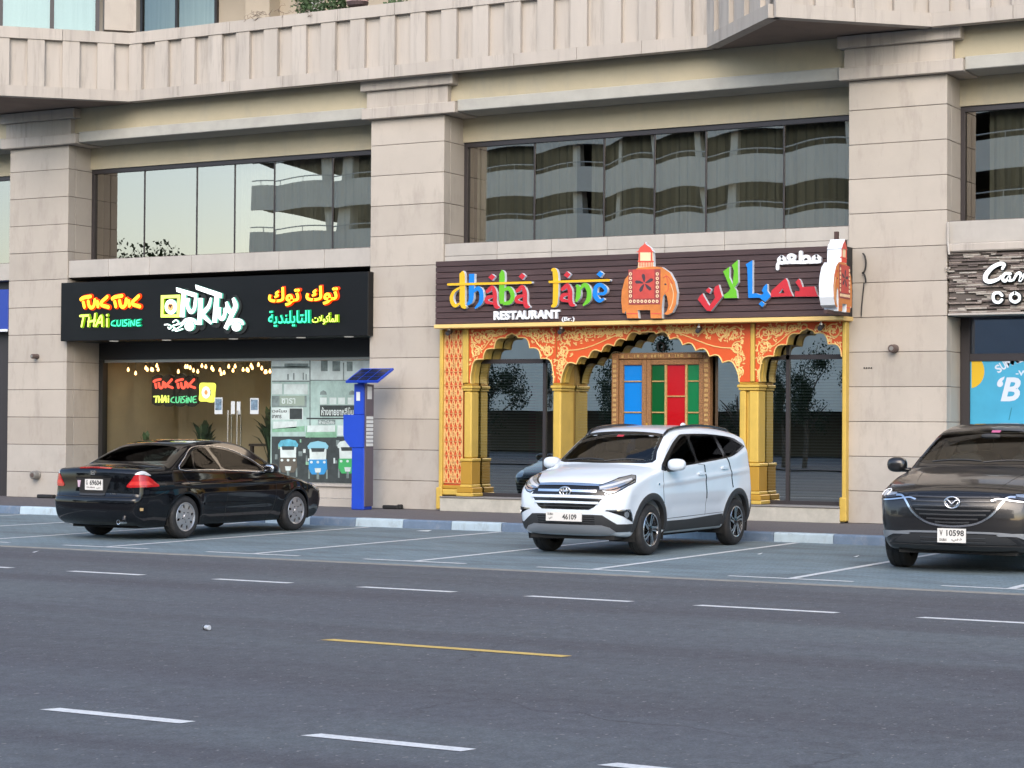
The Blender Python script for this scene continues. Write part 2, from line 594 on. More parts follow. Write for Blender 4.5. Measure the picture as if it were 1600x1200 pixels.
def paving(name, c1, c2, mortar, bw, bh, dirt, dirt_amt, rot=0.):
    m = bpy.data.materials.new(name)
    m.use_nodes = True
    nt = m.node_tree
    L = nt.links
    b = nt.nodes['Principled BSDF']
    b.inputs['Roughness'].default_value = .8
    geo = _n(nt, 'ShaderNodeNewGeometry')
    mp = _n(nt, 'ShaderNodeMapping')
    mp.inputs['Rotation'].default_value = (0, 0, rot)
    L.new(geo.outputs['Position'], mp.inputs[0])
    br = _n(nt, 'ShaderNodeTexBrick')
    br.inputs['Color1'].default_value = (*c1, 1)
    br.inputs['Color2'].default_value = (*c2, 1)
    br.inputs['Mortar'].default_value = (*mortar, 1)
    br.inputs['Scale'].default_value = 1.
    br.inputs['Mortar Size'].default_value = .006
    br.inputs['Brick Width'].default_value = bw
    br.inputs['Row Height'].default_value = bh
    L.new(mp.outputs[0], br.inputs['Vector'])
    nz = _n(nt, 'ShaderNodeTexNoise')
    nz.inputs['Scale'].default_value = 1.1
    nz.inputs['Detail'].default_value = 8
    nz.inputs['Roughness'].default_value = .68
    mp2 = _n(nt, 'ShaderNodeMapping')
    mp2.inputs['Scale'].default_value = (.55, 1.5, 1)
    L.new(geo.outputs['Position'], mp2.inputs[0])
    L.new(mp2.outputs[0], nz.inputs['Vector'])
    r = _n(nt, 'ShaderNodeMapRange')
    r.inputs[1].default_value, r.inputs[2].default_value, r.inputs[4].default_value = .45, .64, dirt_amt
    L.new(nz.outputs[0], r.inputs[0])
    mx = _n(nt, 'ShaderNodeMix', data_type='RGBA')
    L.new(r.outputs[0], mx.inputs[0]); L.new(br.outputs[0], mx.inputs[6])
    mx.inputs[7].default_value = (*dirt, 1)
    n2 = _n(nt, 'ShaderNodeTexNoise')
    n2.inputs['Scale'].default_value = 30
    n2.inputs['Detail'].default_value = 4
    L.new(geo.outputs['Position'], n2.inputs['Vector'])
    r2 = _n(nt, 'ShaderNodeMapRange')
    r2.inputs[1].default_value, r2.inputs[2].default_value, r2.inputs[3].default_value, r2.inputs[4].default_value = .3, .7, .82, 1.18
    L.new(n2.outputs[0], r2.inputs[0])
    v = _n(nt, 'ShaderNodeVectorMath', operation='SCALE')
    L.new(mx.outputs[2], v.inputs[0]); L.new(r2.outputs[0], v.inputs['Scale'])
    L.new(v.outputs[0], b.inputs['Base Color'])
    bp = _n(nt, 'ShaderNodeBump')
    bp.inputs['Strength'].default_value = .6
    bp.inputs['Distance'].default_value = .008
    L.new(br.outputs['Fac'], bp.inputs['Height'])
    bp.invert = True
    L.new(bp.outputs[0], b.inputs['Normal'])
    return m

def worn_paint(name, col, under, amt):
    m = mat(name, col, .7, var=.08, vscale=6, stain=under, stain_amt=amt, stain_scale=(5, 5, 5), speck=(40, .12, 1))
    return m

MT['asphalt'] = asphalt()
MT['paver'] = paving('parking_block_paving', (.15, .205, .228), (.18, .238, .262), (.105, .135, .148), .20, .10, (.092, .115, .126), .75)
MT['walk'] = paving('sidewalk_block_paving', (.108, .098, .102), (.125, .115, .12), (.075, .07, .072), .20, .10, (.10, .10, .107), .7)
MT['edge'] = mat('edge_concrete', (.24, .235, .215), .85, var=.15, vscale=5, stain=(.13, .125, .12), stain_amt=.6, stain_scale=(1, 1, 1))
MT['white_paint'] = worn_paint('white_road_paint', (.62, .64, .64), (.22, .23, .235), .75)
MT['lane_paint'] = worn_paint('white_lane_paint', (.66, .67, .66), (.25, .25, .255), .45)
MT['yellow_paint'] = worn_paint('yellow_road_paint', (.60, .42, .12), (.16, .15, .13), .4)
MT['kerb_white'] = mat('white_kerb_paint', (.39, .49, .55), .8, var=.08, vscale=5, obj_var=.06, stain=(.2, .2, .2), stain_amt=.8, stain_scale=(2.5, 2.5, 1.2), bump=.3, bscale=30)
MT['kerb_grey'] = mat('grey_kerb_paint', (.115, .165, .235), .8, var=.12, vscale=5, obj_var=.08, stain=(.30, .31, .32), stain_amt=.6, stain_scale=(2, 2, 1.5), bump=.3, bscale=30)
MT['terrain'] = mat('far_ground', (.16, .14, .12), .9, var=.1, vscale=.2)

def sheet(name, x0, x1, y0, y1, z, m, kind='structure', parent=None):
    mb = MB()
    mb.add([(x0, y0, z), (x1, y0, z), (x1, y1, z), (x0, y1, z)], [(0, 1, 2, 3)])
    o = mb.build(name, m, parent)
    if parent is None: o['kind'] = kind
    return o

KY = 28.12          # kerb face
EY = 20.92          # road / parking edge
WZ = .135           # pavement level
FY = 31.6           # pillar faces
sheet('ground', -700, 700, -700, 700, -.02, MT['terrain'])
road = sheet('road', -160, 120, -8, EY-.10, 0., MT['asphalt'])
parking = sheet('parking_lane', -160, 120, EY+.06, KY+.05, .004, MT['paver'])
strip = MB().box(-160, 120, EY-.10, EY+.06, -.015, .006).build('edge_strip', MT['edge'])
strip['kind'] = 'structure'
walk = MB().box(-160, 120, KY+.20, 33.5, -.015, WZ).build('sidewalk', MT['walk'])
walk['kind'] = 'structure'
kerb = thing('kerb', None, None, (0, KY, 0), kind='structure')
_pitch = .93
_kx0 = -18.96
for i in range(-24, 24):
    x0 = _kx0+i*_pitch
    x1 = x0+_pitch
    j = random.uniform(-.006, .006)
    mb = MB()
    t = .018
    vs = [(x0+.004, KY+j, 0), (x1-.004, KY+j, 0), (x1-.004, KY+j+.012, WZ-t), (x0+.004, KY+j+.012, WZ-t),
          (x1-.004, KY+j+.012+t, WZ+.006), (x0+.004, KY+j+.012+t, WZ+.006), (x1-.004, KY+.197, WZ+.006), (x0+.004, KY+.197, WZ+.006), (x0+.004, KY+.197, 0), (x1-.004, KY+.197, 0)]
    mb.add(vs, [(0, 1, 2, 3), (3, 2, 4, 5), (5, 4, 6, 7), (7, 6, 9, 8), (0, 3, 5, 7, 8), (1, 9, 6, 4, 2)])
    mb.build('kerb_stone', MT['kerb_white' if i % 2 == 0 else 'kerb_grey'], kerb)

def marking(name, parent, pts, m, z):
    mb = MB()
    mb.add([(x, y, z) for x, y in pts], [tuple(range(len(pts)))])
    return mb.build(name, m, parent)

# lane dashes (along the street)
def dash(x0, x1, y, wdt, m):
    sk = .10
    marking('lane_marking', road, [(x0, y-wdt/2), (x1-sk*.3, y-wdt/2), (x1, y+wdt/2), (x0+sk*.6, y+wdt/2)], m, .004)
for a, b in ((-18.6, -16.9), (-16.03, -14.92), (-13.94, -12.88), (-12.02, -10.82), (-10.0, -8.8), (-8.14, -6.68), (-5.93, -4.7), (-3.9, -2.7), (-22.6, -21.5), (-20.4, -19.4)):
    dash(a, b, 17.89, .115, MT['lane_paint'])
dash(-9.36, -7.14, 13.44, .115, MT['yellow_paint'])
dash(-3.2, -1.0, 13.44, .115, MT['yellow_paint'])
for a, b in ((-8.53, -7.43), (-6.61, -5.54), (-4.76, -3.7), (-10.5, -9.5)):
    dash(a, b, 9.33, .115, MT['lane_paint'])
# parking bays: stem plus a short bar along the edge
for i in range(-6, 6):
    x = -13.60+2.5*i
    y0 = EY+.62
    marking('bay_line', parking, [(x-.05, y0), (x+.05, y0), (x+.05, KY-.12), (x-.05, KY-.12)], MT['white_paint'], .0085)
    marking('bay_line', parking, [(x-.75, y0-.11), (x+.75, y0-.11), (x+.75, y0-.01), (x-.75, y0-.01)], MT['white_paint'], .0085)
# ------------------------------------------------------------------ the apartment building
bld = thing('apartment_building', 'beige stone clad apartment building with shops at street level', 'building', (-16, FY, 0))
PIL = [(-39.05, -37.45), (-30.03, -28.43), (-21.02, -19.42), (-11.65, -10.00), (-2.25, -.62)]
JZ = [WZ]+[.66+.565*k for k in range(12)]+[7.36]
def part_empty(name, parent, loc=None):
    o = bpy.data.objects.new(name, None)
    COL.objects.link(o)
    o.parent = parent
    o.empty_display_size = .1
    return o

for (x0, x1) in PIL:
    pil = part_empty('pillar', bld)
    MB().box(x0+.014, x1-.014, FY+.016, FY+1.10, 0, 7.40).build('joint_core', MT['joint'], pil)
    for k in range(len(JZ)-1):
        z0, z1 = JZ[k]+.004, JZ[k+1]-.004
        m = MT['stone_low'] if k < 2 else MT['stone']
        e = random.uniform(-.003, .003)
        MB().cbox(x0, x1, FY+e, FY+.222, z0, z1, .006).build('stone_slab', m, pil)
        for s in (0, 1):
            xa, xb = (x0+.001, x0+.05) if s == 0 else (x1-.05, x1-.001)
            MB().cbox(xa, xb, FY+.229, FY+1.09, z0, z1, .005).build('stone_slab', m, pil)
    cap = part_empty('capital', bld)
    MB().cbox(x0-.13, x1+.30, FY-.14, FY+.9, 7.362, 7.565, .01).build('moulding', MT['parapet'], cap)
    MB().cbox(x0-.06, x1+.11, FY-.07, FY+.9, 7.567, 7.883, .008).build('stone_block', MT['parapet'], cap)
    MB().cbox(x0-.15, x1+.26, FY-.16, FY+.9, 7.885, 8.085, .01).build('moulding', MT['parapet'], cap)

def pane_mesh(x0, x1, z0, z1, Y, amp, seed, nx=10, nz=8):
    """slightly warped glass sheet (a few millimetres), as toughened panes are"""
    r = np.random.default_rng(seed)
    a, b, c, d = r.uniform(.5, 1.2)*amp, r.uniform(-.8, .8)*amp, r.uniform(-.5, .5)*amp, r.uniform(0, 6.28)
    vs, fs = [], []
    for j in range(nz+1):
        for i in range(nx+1):
            u, v = i/nx*2-1, j/nz*2-1
            y = a*(u*u)*(1 if r.size is None else 1) if False else a*u*u*.9+b*.35*v*v+c*math.sin(2.2*u+d)*.5+.35*amp*u*u*v
            vs.append((x0+(x1-x0)*i/nx, Y+y, z0+(z1-z0)*j/nz))
    for j in range(nz):
        for i in range(nx):
            k = j*(nx+1)+i
            fs.append((k, k+1, k+nx+2, k+nx+1))
    return vs, fs

WY = 32.36
def pleats(mb, x0, x1, z0, z1, Y, amp=.035, step=.055):
    n = max(2, int((x1-x0)/step))
    vs, fs = [], []
    for i in range(n+1):
        x = x0+(x1-x0)*i/n
        y = Y+amp*math.sin(i*1.9)+amp*.5*math.sin(i*.83+1)
        vs += [(x, y, z0), (x, y, z1)]
    for i in range(n):
        fs.append((2*i, 2*i+2, 2*i+3, 2*i+1))
    mb.add(vs, fs)

def upper_bay(xl, xr, mull, curtains, seed, amp=.0035, sill_joints=7, two_rows=True):
    # frieze, ledge, beam
    MB().box(xl-.3, xr+.3, 32.27, 32.9, 6.925, 7.388).build('frieze', MT['beam'], bld)
    MB().cbox(xl+.30, xr-.13, FY-.05, 32.269, 7.39, 7.60, .012).build('ledge', MT['ledge'], bld)
    MB().box(xl+.11, xr-.06, FY+.06, FY+.9, 7.602, 8.098).build('beam', MT['beam'], bld)
    win = part_empty('window', bld)
    z0, z1 = 5.02, 6.925
    fr = MB()
    fr.box(xl+.002, xl+.075, WY-.05, WY+.05, z0, z1-.09)
    fr.box(xr-.075, xr-.002, WY-.05, WY+.05, z0, z1-.09)
    fr.box(xl+.002, xr-.002, WY-.05, WY+.05, z1-.088, z1-.002)
    fr.box(xl+.077, xr-.077, WY-.04, WY+.05, z0, z0+.035)
    fr.build('frame', MT['frame'], win)
    xs = [xl+.077]+mull+[xr-.077]
    for i in range(len(xs)-1):
        vs, fs = pane_mesh(xs[i]+.012, xs[i+1]-.012, z0+.037, z1-.09, WY, amp, seed*31+i)
        MB().add(vs, fs).build('pane', MT['pane'], win, smooth=True)
    for x in mull:
        MB().box(x-.012, x+.012, WY-.012, WY+.05, z0+.036, z1-.089).build('mullion', MT['frame'], win)
    cb = MB()
    for a, b in curtains: pleats(cb, a, b, z0, z1, WY+.22)
    if curtains: cb.build('curtain', MT['curtain'], win)
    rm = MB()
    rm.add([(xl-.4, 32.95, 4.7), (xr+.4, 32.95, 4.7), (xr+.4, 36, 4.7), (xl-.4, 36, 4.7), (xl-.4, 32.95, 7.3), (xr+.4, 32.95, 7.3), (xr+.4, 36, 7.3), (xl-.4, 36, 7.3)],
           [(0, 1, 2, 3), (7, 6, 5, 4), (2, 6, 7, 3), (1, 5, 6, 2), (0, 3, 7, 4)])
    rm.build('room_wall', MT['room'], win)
    sill = part_empty('window_sill', bld)
    MB().box(xl+.001, xr-.001, FY+.05, WY+.1, 4.66, 5.0).build('sill_core', MT['joint'], sill)
    n = sill_joints
    for i in range(n):
        a, b = xl+(xr-xl)*i/n+.003, xl+(xr-xl)*(i+1)/n-.003
        if two_rows:
            MB().cbox(a, b, FY+.03, FY+.5, 4.765, 4.99, .005).build('stone_slab', MT['sillstone'], sill)
            MB().cbox(a, b, FY+.03, FY+.3, 4.64, 4.76, .005).build('stone_slab', MT['sillstone'], sill)
        else:
            MB().cbox(a, b, FY+.03, FY+.5, 4.64, 4.99, .005).build('stone_slab', MT['sillstone'], sill)
    MB().box(xl+.002, xr-.002, FY+.5, WY-.05, 4.9, 5.012).build('sill_top', MT['sillstone'], sill)

upper_bay(-28.43, -21.02, [-27.06, -25.71, -24.76, -23.79, -22.40], [(-24.9, -21.1)], 1, .0022, 7, False)
upper_bay(-19.42, -11.65, [-17.95, -16.53, -15.53, -14.54, -13.09], [(-19.3, -17.2), (-16.9, -11.7)], 2, .0048)  # curtains behind the left panes are added to lighten their dark glass
upper_bay(-10.0, -2.25, [-7.9, -6.2, -4.4], [(-9.6, -9.0), (-7.0, -3)], 3, .003, 6, False)
upper_bay(-37.45, -30.03, [-36, -34.5, -33, -31.5], [], 4, .002, 7, False)

# balcony parapet: plan line with two pointed bays
PY = 31.30
PLAN = [(-42.0, PY), (-30.35, PY), (-28.45, PY-1.9), (-26.55, PY), (-13.98, PY), (-12.08, PY-1.9), (-10.18, PY), (6, PY)]
def seg_box(mb, a, b, s0, s1, o0, o1, z0, z1):
    """block along a plan segment between arc lengths s0..s1, outward offsets o0 (inner) .. o1 (outer)"""
    d = Vector((b[0]-a[0], b[1]-a[1], 0)).normalized()
    nrm = Vector((d.y, -d.x, 0))
    p = lambda s, o, z: Vector((a[0], a[1], 0))+d*s+nrm*o+Vector((0, 0, z))
    vs = [p(s0, o1, z0), p(s1, o1, z0), p(s1, o0, z0), p(s0, o0, z0), p(s0, o1, z1), p(s1, o1, z1), p(s1, o0, z1), p(s0, o0, z1)]
    mb.add(vs, [(3, 2, 1, 0), (4, 5, 6, 7), (0, 1, 5, 4), (1, 2, 6, 5), (2, 3, 7, 6), (3, 0, 4, 7)])
    return mb
for si in range(len(PLAN)-1):
    a, b = PLAN[si], PLAN[si+1]
    par = part_empty('balcony_parapet', bld)
    Ls = math.dist(a, b)
    seg_box(MB(), a, b, 0, Ls, -.14, 0, 8.10, 9.3).build('panel', MT['parapet'], par)
    n = max(2, round(Ls/1.31))
    diag = a[1] != b[1]
    if diag: n = 2
    for i in range(n):
        s0, s1 = Ls*i/n+.004, Ls*(i+1)/n-.004
        seg_box(MB(), a, b, s0, s1, -.12, .085, 8.06, 8.275).build('base_stone', MT['parapet'], par)
        seg_box(MB(), a, b, s0, s1, -.16, .10, 9.20, 9.42).build('coping_stone', MT['parapet'], par)
    st = Ls/round(Ls/.33)
    k = 0
    s = 0.
    while s < Ls-.05:
        if k % 2 == 0:
            seg_box(MB(), a, b, s+.004, s+st-.004, -.02, .08, 8.277, 9.198).build('rib', MT['parapet'], par)
        k += 1
        s += st
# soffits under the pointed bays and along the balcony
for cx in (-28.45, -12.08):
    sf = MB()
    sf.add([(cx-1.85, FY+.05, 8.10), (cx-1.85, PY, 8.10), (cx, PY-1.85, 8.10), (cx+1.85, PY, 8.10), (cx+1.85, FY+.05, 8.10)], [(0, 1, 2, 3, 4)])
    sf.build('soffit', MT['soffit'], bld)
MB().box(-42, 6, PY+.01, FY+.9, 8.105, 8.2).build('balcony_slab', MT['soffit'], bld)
# storey behind the balcony
BY = 33.25
up = part_empty('upper_storey', bld)
MT['upwall'] = mat('upper_wall_render', (.46, .40, .32), .85, var=.05, vscale=2.)
MB().box(-42, 6, BY, BY+.3, 8.2, 24).build('wall', MT['upwall'], up)
MB().box(-60, 20, BY+3.3, 50, 0, 24).build('building_mass', MT['upwall'], up)
MB().box(-42, 6, PY-.1, BY, 11.6, 11.9).build('balcony_slab_above', MT['upwall'], up)
MT['pale_curtain'] = mat('pale_sheer_curtain', (.42, .47, .46), .9, var=.12, vscale=3, stretch=(5, 5, .15))
MT['glass_up'] = glass_mat('balcony_glass', (.75, .82, .80), .12, (.8, .9, .88))
def up_window(x0, x1, z0, z1, Y, mull):
    w_ = part_empty('balcony_window', bld)
    MB().box(x0-.06, x0, Y-.06, Y+.04, z0, z1).box(x1, x1+.06, Y-.06, Y+.04, z0, z1).box(x0, x1, Y-.06, Y+.04, z0-.06, z0).build('frame', MT['frame'], w_)
    for x in mull: MB().box(x-.03, x+.03, Y-.055, Y+.03, z0, z1).build('mullion', MT['frame'], w_)
    c_ = MB()
    pleats(c_, x0, x1, z0, z1, Y+.012, .004)
    MB().add([(x0, Y-.02, z0), (x1, Y-.02, z0), (x1, Y-.02, z1), (x0, Y-.02, z1)], [(0, 1, 2, 3)]).build('pane', MT['glass_up'], w_)
    c_.build('curtain', MT['pale_curtain'], w_)
up_window(-27.85, -25.95, 9.2, 11.3, BY-.02, [-26.95])
up_window(-19.0, -15.0, 9.2, 11.3, BY-.02, [-17])
# glazed pointed bay above the left parapet
gb = part_empty('bay_window', bld)
a, b = (-28.45, PY-1.78), (-26.95, PY-.28)
Ls = math.dist(a, b)
for i, (s0, s1) in enumerate(((.12, 1.02), (1.10, 1.90))):
    seg_box(MB(), a, b, s0, s1, -.03, -.02, 9.45, 11.5).build('pane', MT['glass_up'], gb)
for s0, s1 in ((.0, .12), (1.02, 1.10), (1.90, 1.98)):
    seg_box(MB(), a, b, s0, s1, -.08, .0, 9.42, 11.5).build('mullion', MT['frame'], gb)
d_ = MB()
seg_box(d_, a, b, .05, 1.95, -.16, -.12, 9.42, 11.5)
d_.build('curtain', MT['pale_curtain'], gb)
seg_box(MB(), (-26.98, PY-.31), (-26.50, PY+.17), 0, .62, -.45, -.02, 9.50, 11.6).build('corner_pier', MT['stone'], gb)
MB().box(-24.95, -24.35, BY-.35, BY, 9.0, 11.6).build('pier', MT['upwall'], up)
MB().box(-23.55, -23.25, BY-.30, BY, 9.0, 11.6).build('pipe_casing', mat('white_casing', (.55, .56, .56), .6), up)
# left neighbour shop seen past the first pillar, and wall above the shops
MB().box(-37.4, -30.05, 31.9, 32.2, WZ, 4.66).build('transom_wall', MT['frame'], bld)
MB().box(-28.42, -21.03, 32.58, 32.76, 2.99, 4.60).build('transom_wall', mat('dark_transom', (.018, .018, .019), .5), bld)
MB().box(-19.41, -11.66, 31.75, 31.95, 3.45, 4.655).build('transom_wall', MT['frame'], bld)
MB().box(-9.99, -2.26, 32.05, 32.4, 3.48, 4.63).build('transom_wall', MT['frame'], bld)
MB().box(-28.42, -21.03, 31.75, 32.7, WZ, .28).build('shop_step', MT['stone_low'], bld)
MB().box(-28.42, -21.03, 32.1, 32.7, .281, .50).build('shop_step', MT['sillstone'], bld)
MB().box(-28.42, -21.03, 32.05, 32.75, .501, .545).build('shop_step', MT['sillstone'], bld)

# shrub and planter on the balcony
def leaf_cloud(name, label, cat, c, rad, n, m, lsize, parent_name='foliage', seed=1, trunk=None):
    r = np.random.default_rng(seed)
    t = thing(name, label, cat, (c[0], c[1], c[2]-rad[2]))
    mb = MB()
    for i in range(n):
        p = r.normal(size=3)
        p = p/np.linalg.norm(p)*r.uniform(.35, 1.05)**.6*np.array(rad)*(1+.25*math.sin(7*p[0])*math.cos(5*p[1]))+np.array(c)
        d1 = Vector(r.normal(size=3)).normalized()
        d2 = d1.orthogonal().normalized()
        s = lsize*r.uniform(.6, 1.3)
        P0 = Vector(p)
        mb.add([P0-d2*s*.4, P0+d1*s*.5-d2*.0, P0+d2*s*.4, P0-d1*s*.7], [(0, 1, 2, 3)])
    mb.build(parent_name, m, t)
    return t
MT['leaf'] = mat('leaf_green', (.045, .085, .03), .6, var=.5, vscale=9)
MT['leafdark'] = mat('leaf_dark_green', (.02, .045, .018), .6, var=.5, vscale=5)
_sx, _sz = wp(505, 4, 31.9)
sh = leaf_cloud('balcony_shrub', 'leafy green shrub behind the balcony parapet at the top edge', 'shrub', (_sx, 31.9, 9.72), (.62, .35, .34), 1500, MT['leaf'], .06, seed=3)
MB().lathe([(.16, 0), (.2, .3), (.21, .32)], Matrix.Translation((_sx, 31.9, 9.1)), 14).build('pot', mat('dark_pot', (.05, .04, .04), .6), sh)
_sx, _sz = wp(568, 2, 31.75)
pt = thing('bowl_planter', 'shallow pink and brown bowl on the balcony parapet beside the shrub', 'planter', (_sx, 31.6, 9.43))
MB().lathe([(.05, 0), (.19, .07), (.21, .14)], Matrix.Translation((_sx, 31.55, 9.45)), 18).build('bowl', mat('brown_bowl', (.07, .045, .045), .5), pt, smooth=40)
MB().lathe([(.205, 0), (.20, .13), (.17, .14)], Matrix.Translation((_sx, 31.55, 9.592)), 18).build('rim', mat('pink_bowl', (.50, .33, .32), .6), pt, smooth=40)
_sx, _sz = wp(622, 0, 31.8)
leaf_cloud('potted_plant', 'small bright green plant top showing above the balcony coping', 'plant', (_sx, 31.75, 9.5), (.26, .18, .12), 150, MT['leaf'], .06, seed=5)
# dry twigs hanging over the coping
tw = thing('dry_twigs', 'bare dry twigs hanging over the balcony coping', 'twigs', (-22.6, 31.2, 9.42))
mb = MB()
r_ = random.Random(4)
for i in range(16):
    x = -23.6+r_.uniform(0, 1.5); z = 9.5; y = PY-.08
    pts = [(x, y+.1, z)]
    for k in range(7):
        x += r_.uniform(-.10, .10); z += r_.uniform(-.09, .07); y += r_.uniform(-.02, .01)
        pts.append((x, min(y, PY-.075), z))
    mb.tube(pts, .004, 4)
mb.build('twig', mat('twig_bark', (.20, .16, .13), .9), tw, kind='stuff')
# ------------------------------------------------------------------ across the street (seen in the glass)
gar = thing('parking_garage', 'pale concrete parking garage across the street, mirrored in the upper windows', 'building', (-30, -35, 0))
MT['gconc'] = mat('garage_concrete', (.86, .82, .73), .8, var=.06, vscale=.6)
MT['gdark'] = mat('garage_dark', (.17, .15, .13), .9)
GX0, GX1, GY = -75., 30., -35.
MB().box(GX0+1, GX1, -60, GY-9, 0, 20).build('garage_core', MT['gdark'], gar)
MB().box(GX0, GX1, GY-.3, GY-.25, 2.4, 8.4).build('podium_wall', MT['gconc'], gar)
for k in range(0, 4):
    z0 = 8.75+2.97*k
    if z0 < 0: continue
    MB().box(GX0, GX1, GY-9, GY, z0, z0+.25).build('deck_slab', MT['gdark'], gar)
    MB().box(GX0, GX1, GY-.2, GY+.02, z0-.15, z0+1.42).build('parapet_band', MT['gconc'], gar)
    mb = MB()
    mb.tube([(GX0, GY-.05, z0+1.72), (GX1, GY-.05, z0+1.72)], .04, 6)
    for x in np.arange(GX0+1, GX1, 3.): mb.tube([(x, GY-.05, z0+1.4), (x, GY-.05, z0+1.72)], .03, 5)
    mb.build('railing', mat('rail_paint', (.6, .6, .58), .5) if k == 0 else bpy.data.materials['rail_paint'], gar)
    for x in np.arange(GX0+6, GX1, 8.4):
        MB().box(x-.45, x+.45, GY-1.6, GY-.7, z0+.25, z0+2.97).build('column', MT['gconc'], gar)
MT['bark'] = mat('tree_bark', (.10, .08, .06), .9, var=.3, vscale=6)
def tree(label, x, y, h, rad, n, seed, m='leafdark'):
    r = np.random.default_rng(seed)
    t = thing('street_tree', label, 'tree', (x, y, 0), group='trees across the street')
    mb = MB()
    mb.tube([(x, y, 0), (x+.1, y, h*.25), (x+.05, y+.1, h*.55), (x, y, h*.8)], [.16, .13, .09, .03], 8)
    for k in range(6):
        a = k*1.05
        mb.tube([(x+.05, y, h*(.3+.06*k)), (x+rad*.5*math.cos(a), y+rad*.5*math.sin(a), h*(.5+.06*k)), (x+rad*.8*math.cos(a), y+rad*.8*math.sin(a), h*(.58+.06*k))], [.06, .04, .015], 5)
    mb.build('trunk', MT['bark'], t)
    lb = MB()
    cl = [(r.normal(size=3)*np.array([rad*.5, rad*.5, h*.16])+np.array([x, y, h*.66]), r.uniform(.25, .5)*rad) for _ in range(16)]
    for i in range(n):
        c, cr = cl[i % len(cl)]
        p = r.normal(size=3)
        p = c+p/np.linalg.norm(p)*cr*r.uniform(.3, 1.1)
        d1 = Vector(r.normal(size=3)).normalized()
        d2 = d1.orthogonal().normalized()
        s = (.05*rad+.03)*r.uniform(.6, 1.3)
        P0 = Vector(p)
        lb.add([P0-d2*s*.35, P0+d1*s*.6, P0+d2*s*.35, P0-d1*s*.6], [(0, 1, 2, 3)])
    lb.build('crown', MT[m], t)
tree('tall broad tree across the street, mirrored low in the left upper window', -82, -27, 11.6, 5.5, 16000, 11, 'leaf')
tree('second tall tree across the street beside the broad one', -73, -25, 9.4, 4.0, 9000, 12, 'leaf')
tree('street tree mirrored in the right arch glass', -29.5, -11, 4.3, 1.6, 5500, 13)
tree('street tree mirrored beside the coloured door', -37.5, -12, 4.6, 1.9, 5500, 14)
tree('street tree mirrored in the left arch glass', -45, -13, 4.6, 2.0, 5500, 15)
tree('street tree further along the far pavement', -26.0, -14, 3.8, 1.5, 3500, 16)
tree('slim street tree by the far kerb', -33.2, -13, 3.6, 1.4, 3500, 17)
sheet('far_sidewalk', -160, 120, -34.9, -8.0, .05, MT['walk'])
# ------------------------------------------------------------------ Thai restaurant, left bay
def ZT(ox, oy, s, Y):
    def f(p):
        X, Z = wp(ox+p[0]*s, oy+p[1]*s, Y)
        return (X, Z)
    return f
def letter(parent, name, loops_or_strokes, Y, depth, mats, label=None, dz=0.):
    """one raised letter: list of 2-D outlines (each a closed polygon or a list with holes) on the plane Y"""
    mb = MB()
    for i, l in enumerate(loops_or_strokes):
        loops = l if isinstance(l[0][0], (tuple, list, np.ndarray)) else [l]
        prism(mb, loops, FP(Y), -depth-.0012*i-dz, 0., 0, 1)
    o = mb.build(name, mats, parent)
    if label: o['label'] = label
    return o
def emis(name, c, s, base=None):
    m = mat(name, base or tuple(x*.6 for x in c), .5, emit=c, es=s*.55)
    m.cycles.emission_sampling = 'NONE'
    return m

MT['black_panel'] = mat('black_fascia_panel', (.006, .0065, .007), .36, spec=.25, var=.25, vscale=1.2, bump=.03, bscale=3)
MT['black_matte'] = mat('black_trim', (.012, .012, .012), .6)
SY = 31.42
tk = thing('sign_board', 'long black fascia sign with lit orange, green and white lettering over the left shop', 'sign', (-24.7, SY, 3.33))
MB().cbox(-28.44, -20.94, SY, 32.57, 3.335, 4.525, .01).build('fascia_box', MT['black_panel'], tk)
for x in (-27.2, -25.85, -24.2, -22.6, -21.5):
    MB().lathe([(.09, 0), (.09, .012)], Matrix.Translation((x, SY+.2, 3.322)), 16).build('downlight', mat('downlight_glass', (.6, .6, .58), .4, emit=(1, .95, .85), es=.12) if x == -27.2 else bpy.data.materials['downlight_glass'], tk)
N_or = emis('orange_neon', (1., .50, .02), 1.25, (.9, .4, .02))
N_red = emis('red_edge_glow', (.85, .05, .0), .55, (.5, .03, 0))
N_lime = emis('lime_neon', (.80, .95, .15), 1.0)
N_limed = emis('lime_edge_glow', (.25, .5, .0), .35)
N_grn = emis('green_neon', (.05, .80, .42), .95)
N_grnd = emis('green_edge_glow', (.0, .35, .15), .35)
N_wht = emis('white_lit_acrylic', (.92, 1., .97), .95, (.8, .8, .8))
N_teal = emis('teal_lit_edge', (.15, .6, .45), .5)
f1 = ZT(90, 410, .1625, SY)
_s = math.dist(f1((0, 0)), f1((100, 0)))/100      # metres per trace unit
def strokes(parent, name, st, wd, f, Y, mats, halo=None, hm=None, depth=.045):
    """letter from strokes; halo adds a wider dim emissive shape that paints its glow"""
    outs = []
    for s in st:
        outs.append(ribbon([(*f(p[:2]), (p[2] if len(p) > 2 else wd)*_s) for p in s], 1, n=5))
    if halo:  # glow round the lit letter, put into a wider emissive shape behind it
        mb = MB()
        for i, s in enumerate(st):
            prism(mb, [ribbon([(*f(p[:2]), ((p[2] if len(p) > 2 else wd)+halo)*_s) for p in s], 1, n=5)], FP(Y), -.012-.001*i, 0)
        mb.build('letter_backing', hm, parent)
    return letter(parent, name, outs, Y, depth, mats)
def shift(st, dx, dy=0): return [[(p[0]+dx, p[1]+dy, *p[2:]) for p in s] for s in st]
T_ = [[(238, 356), (265, 341), (330, 329)], [(262, 385), (272, 430)]]
U_ = [[(308, 375), (318, 420), (340, 436), (364, 415), (372, 362)]]
K_ = [[(396, 378), (402, 424)], [(490, 332), (428, 400), (502, 432)]]
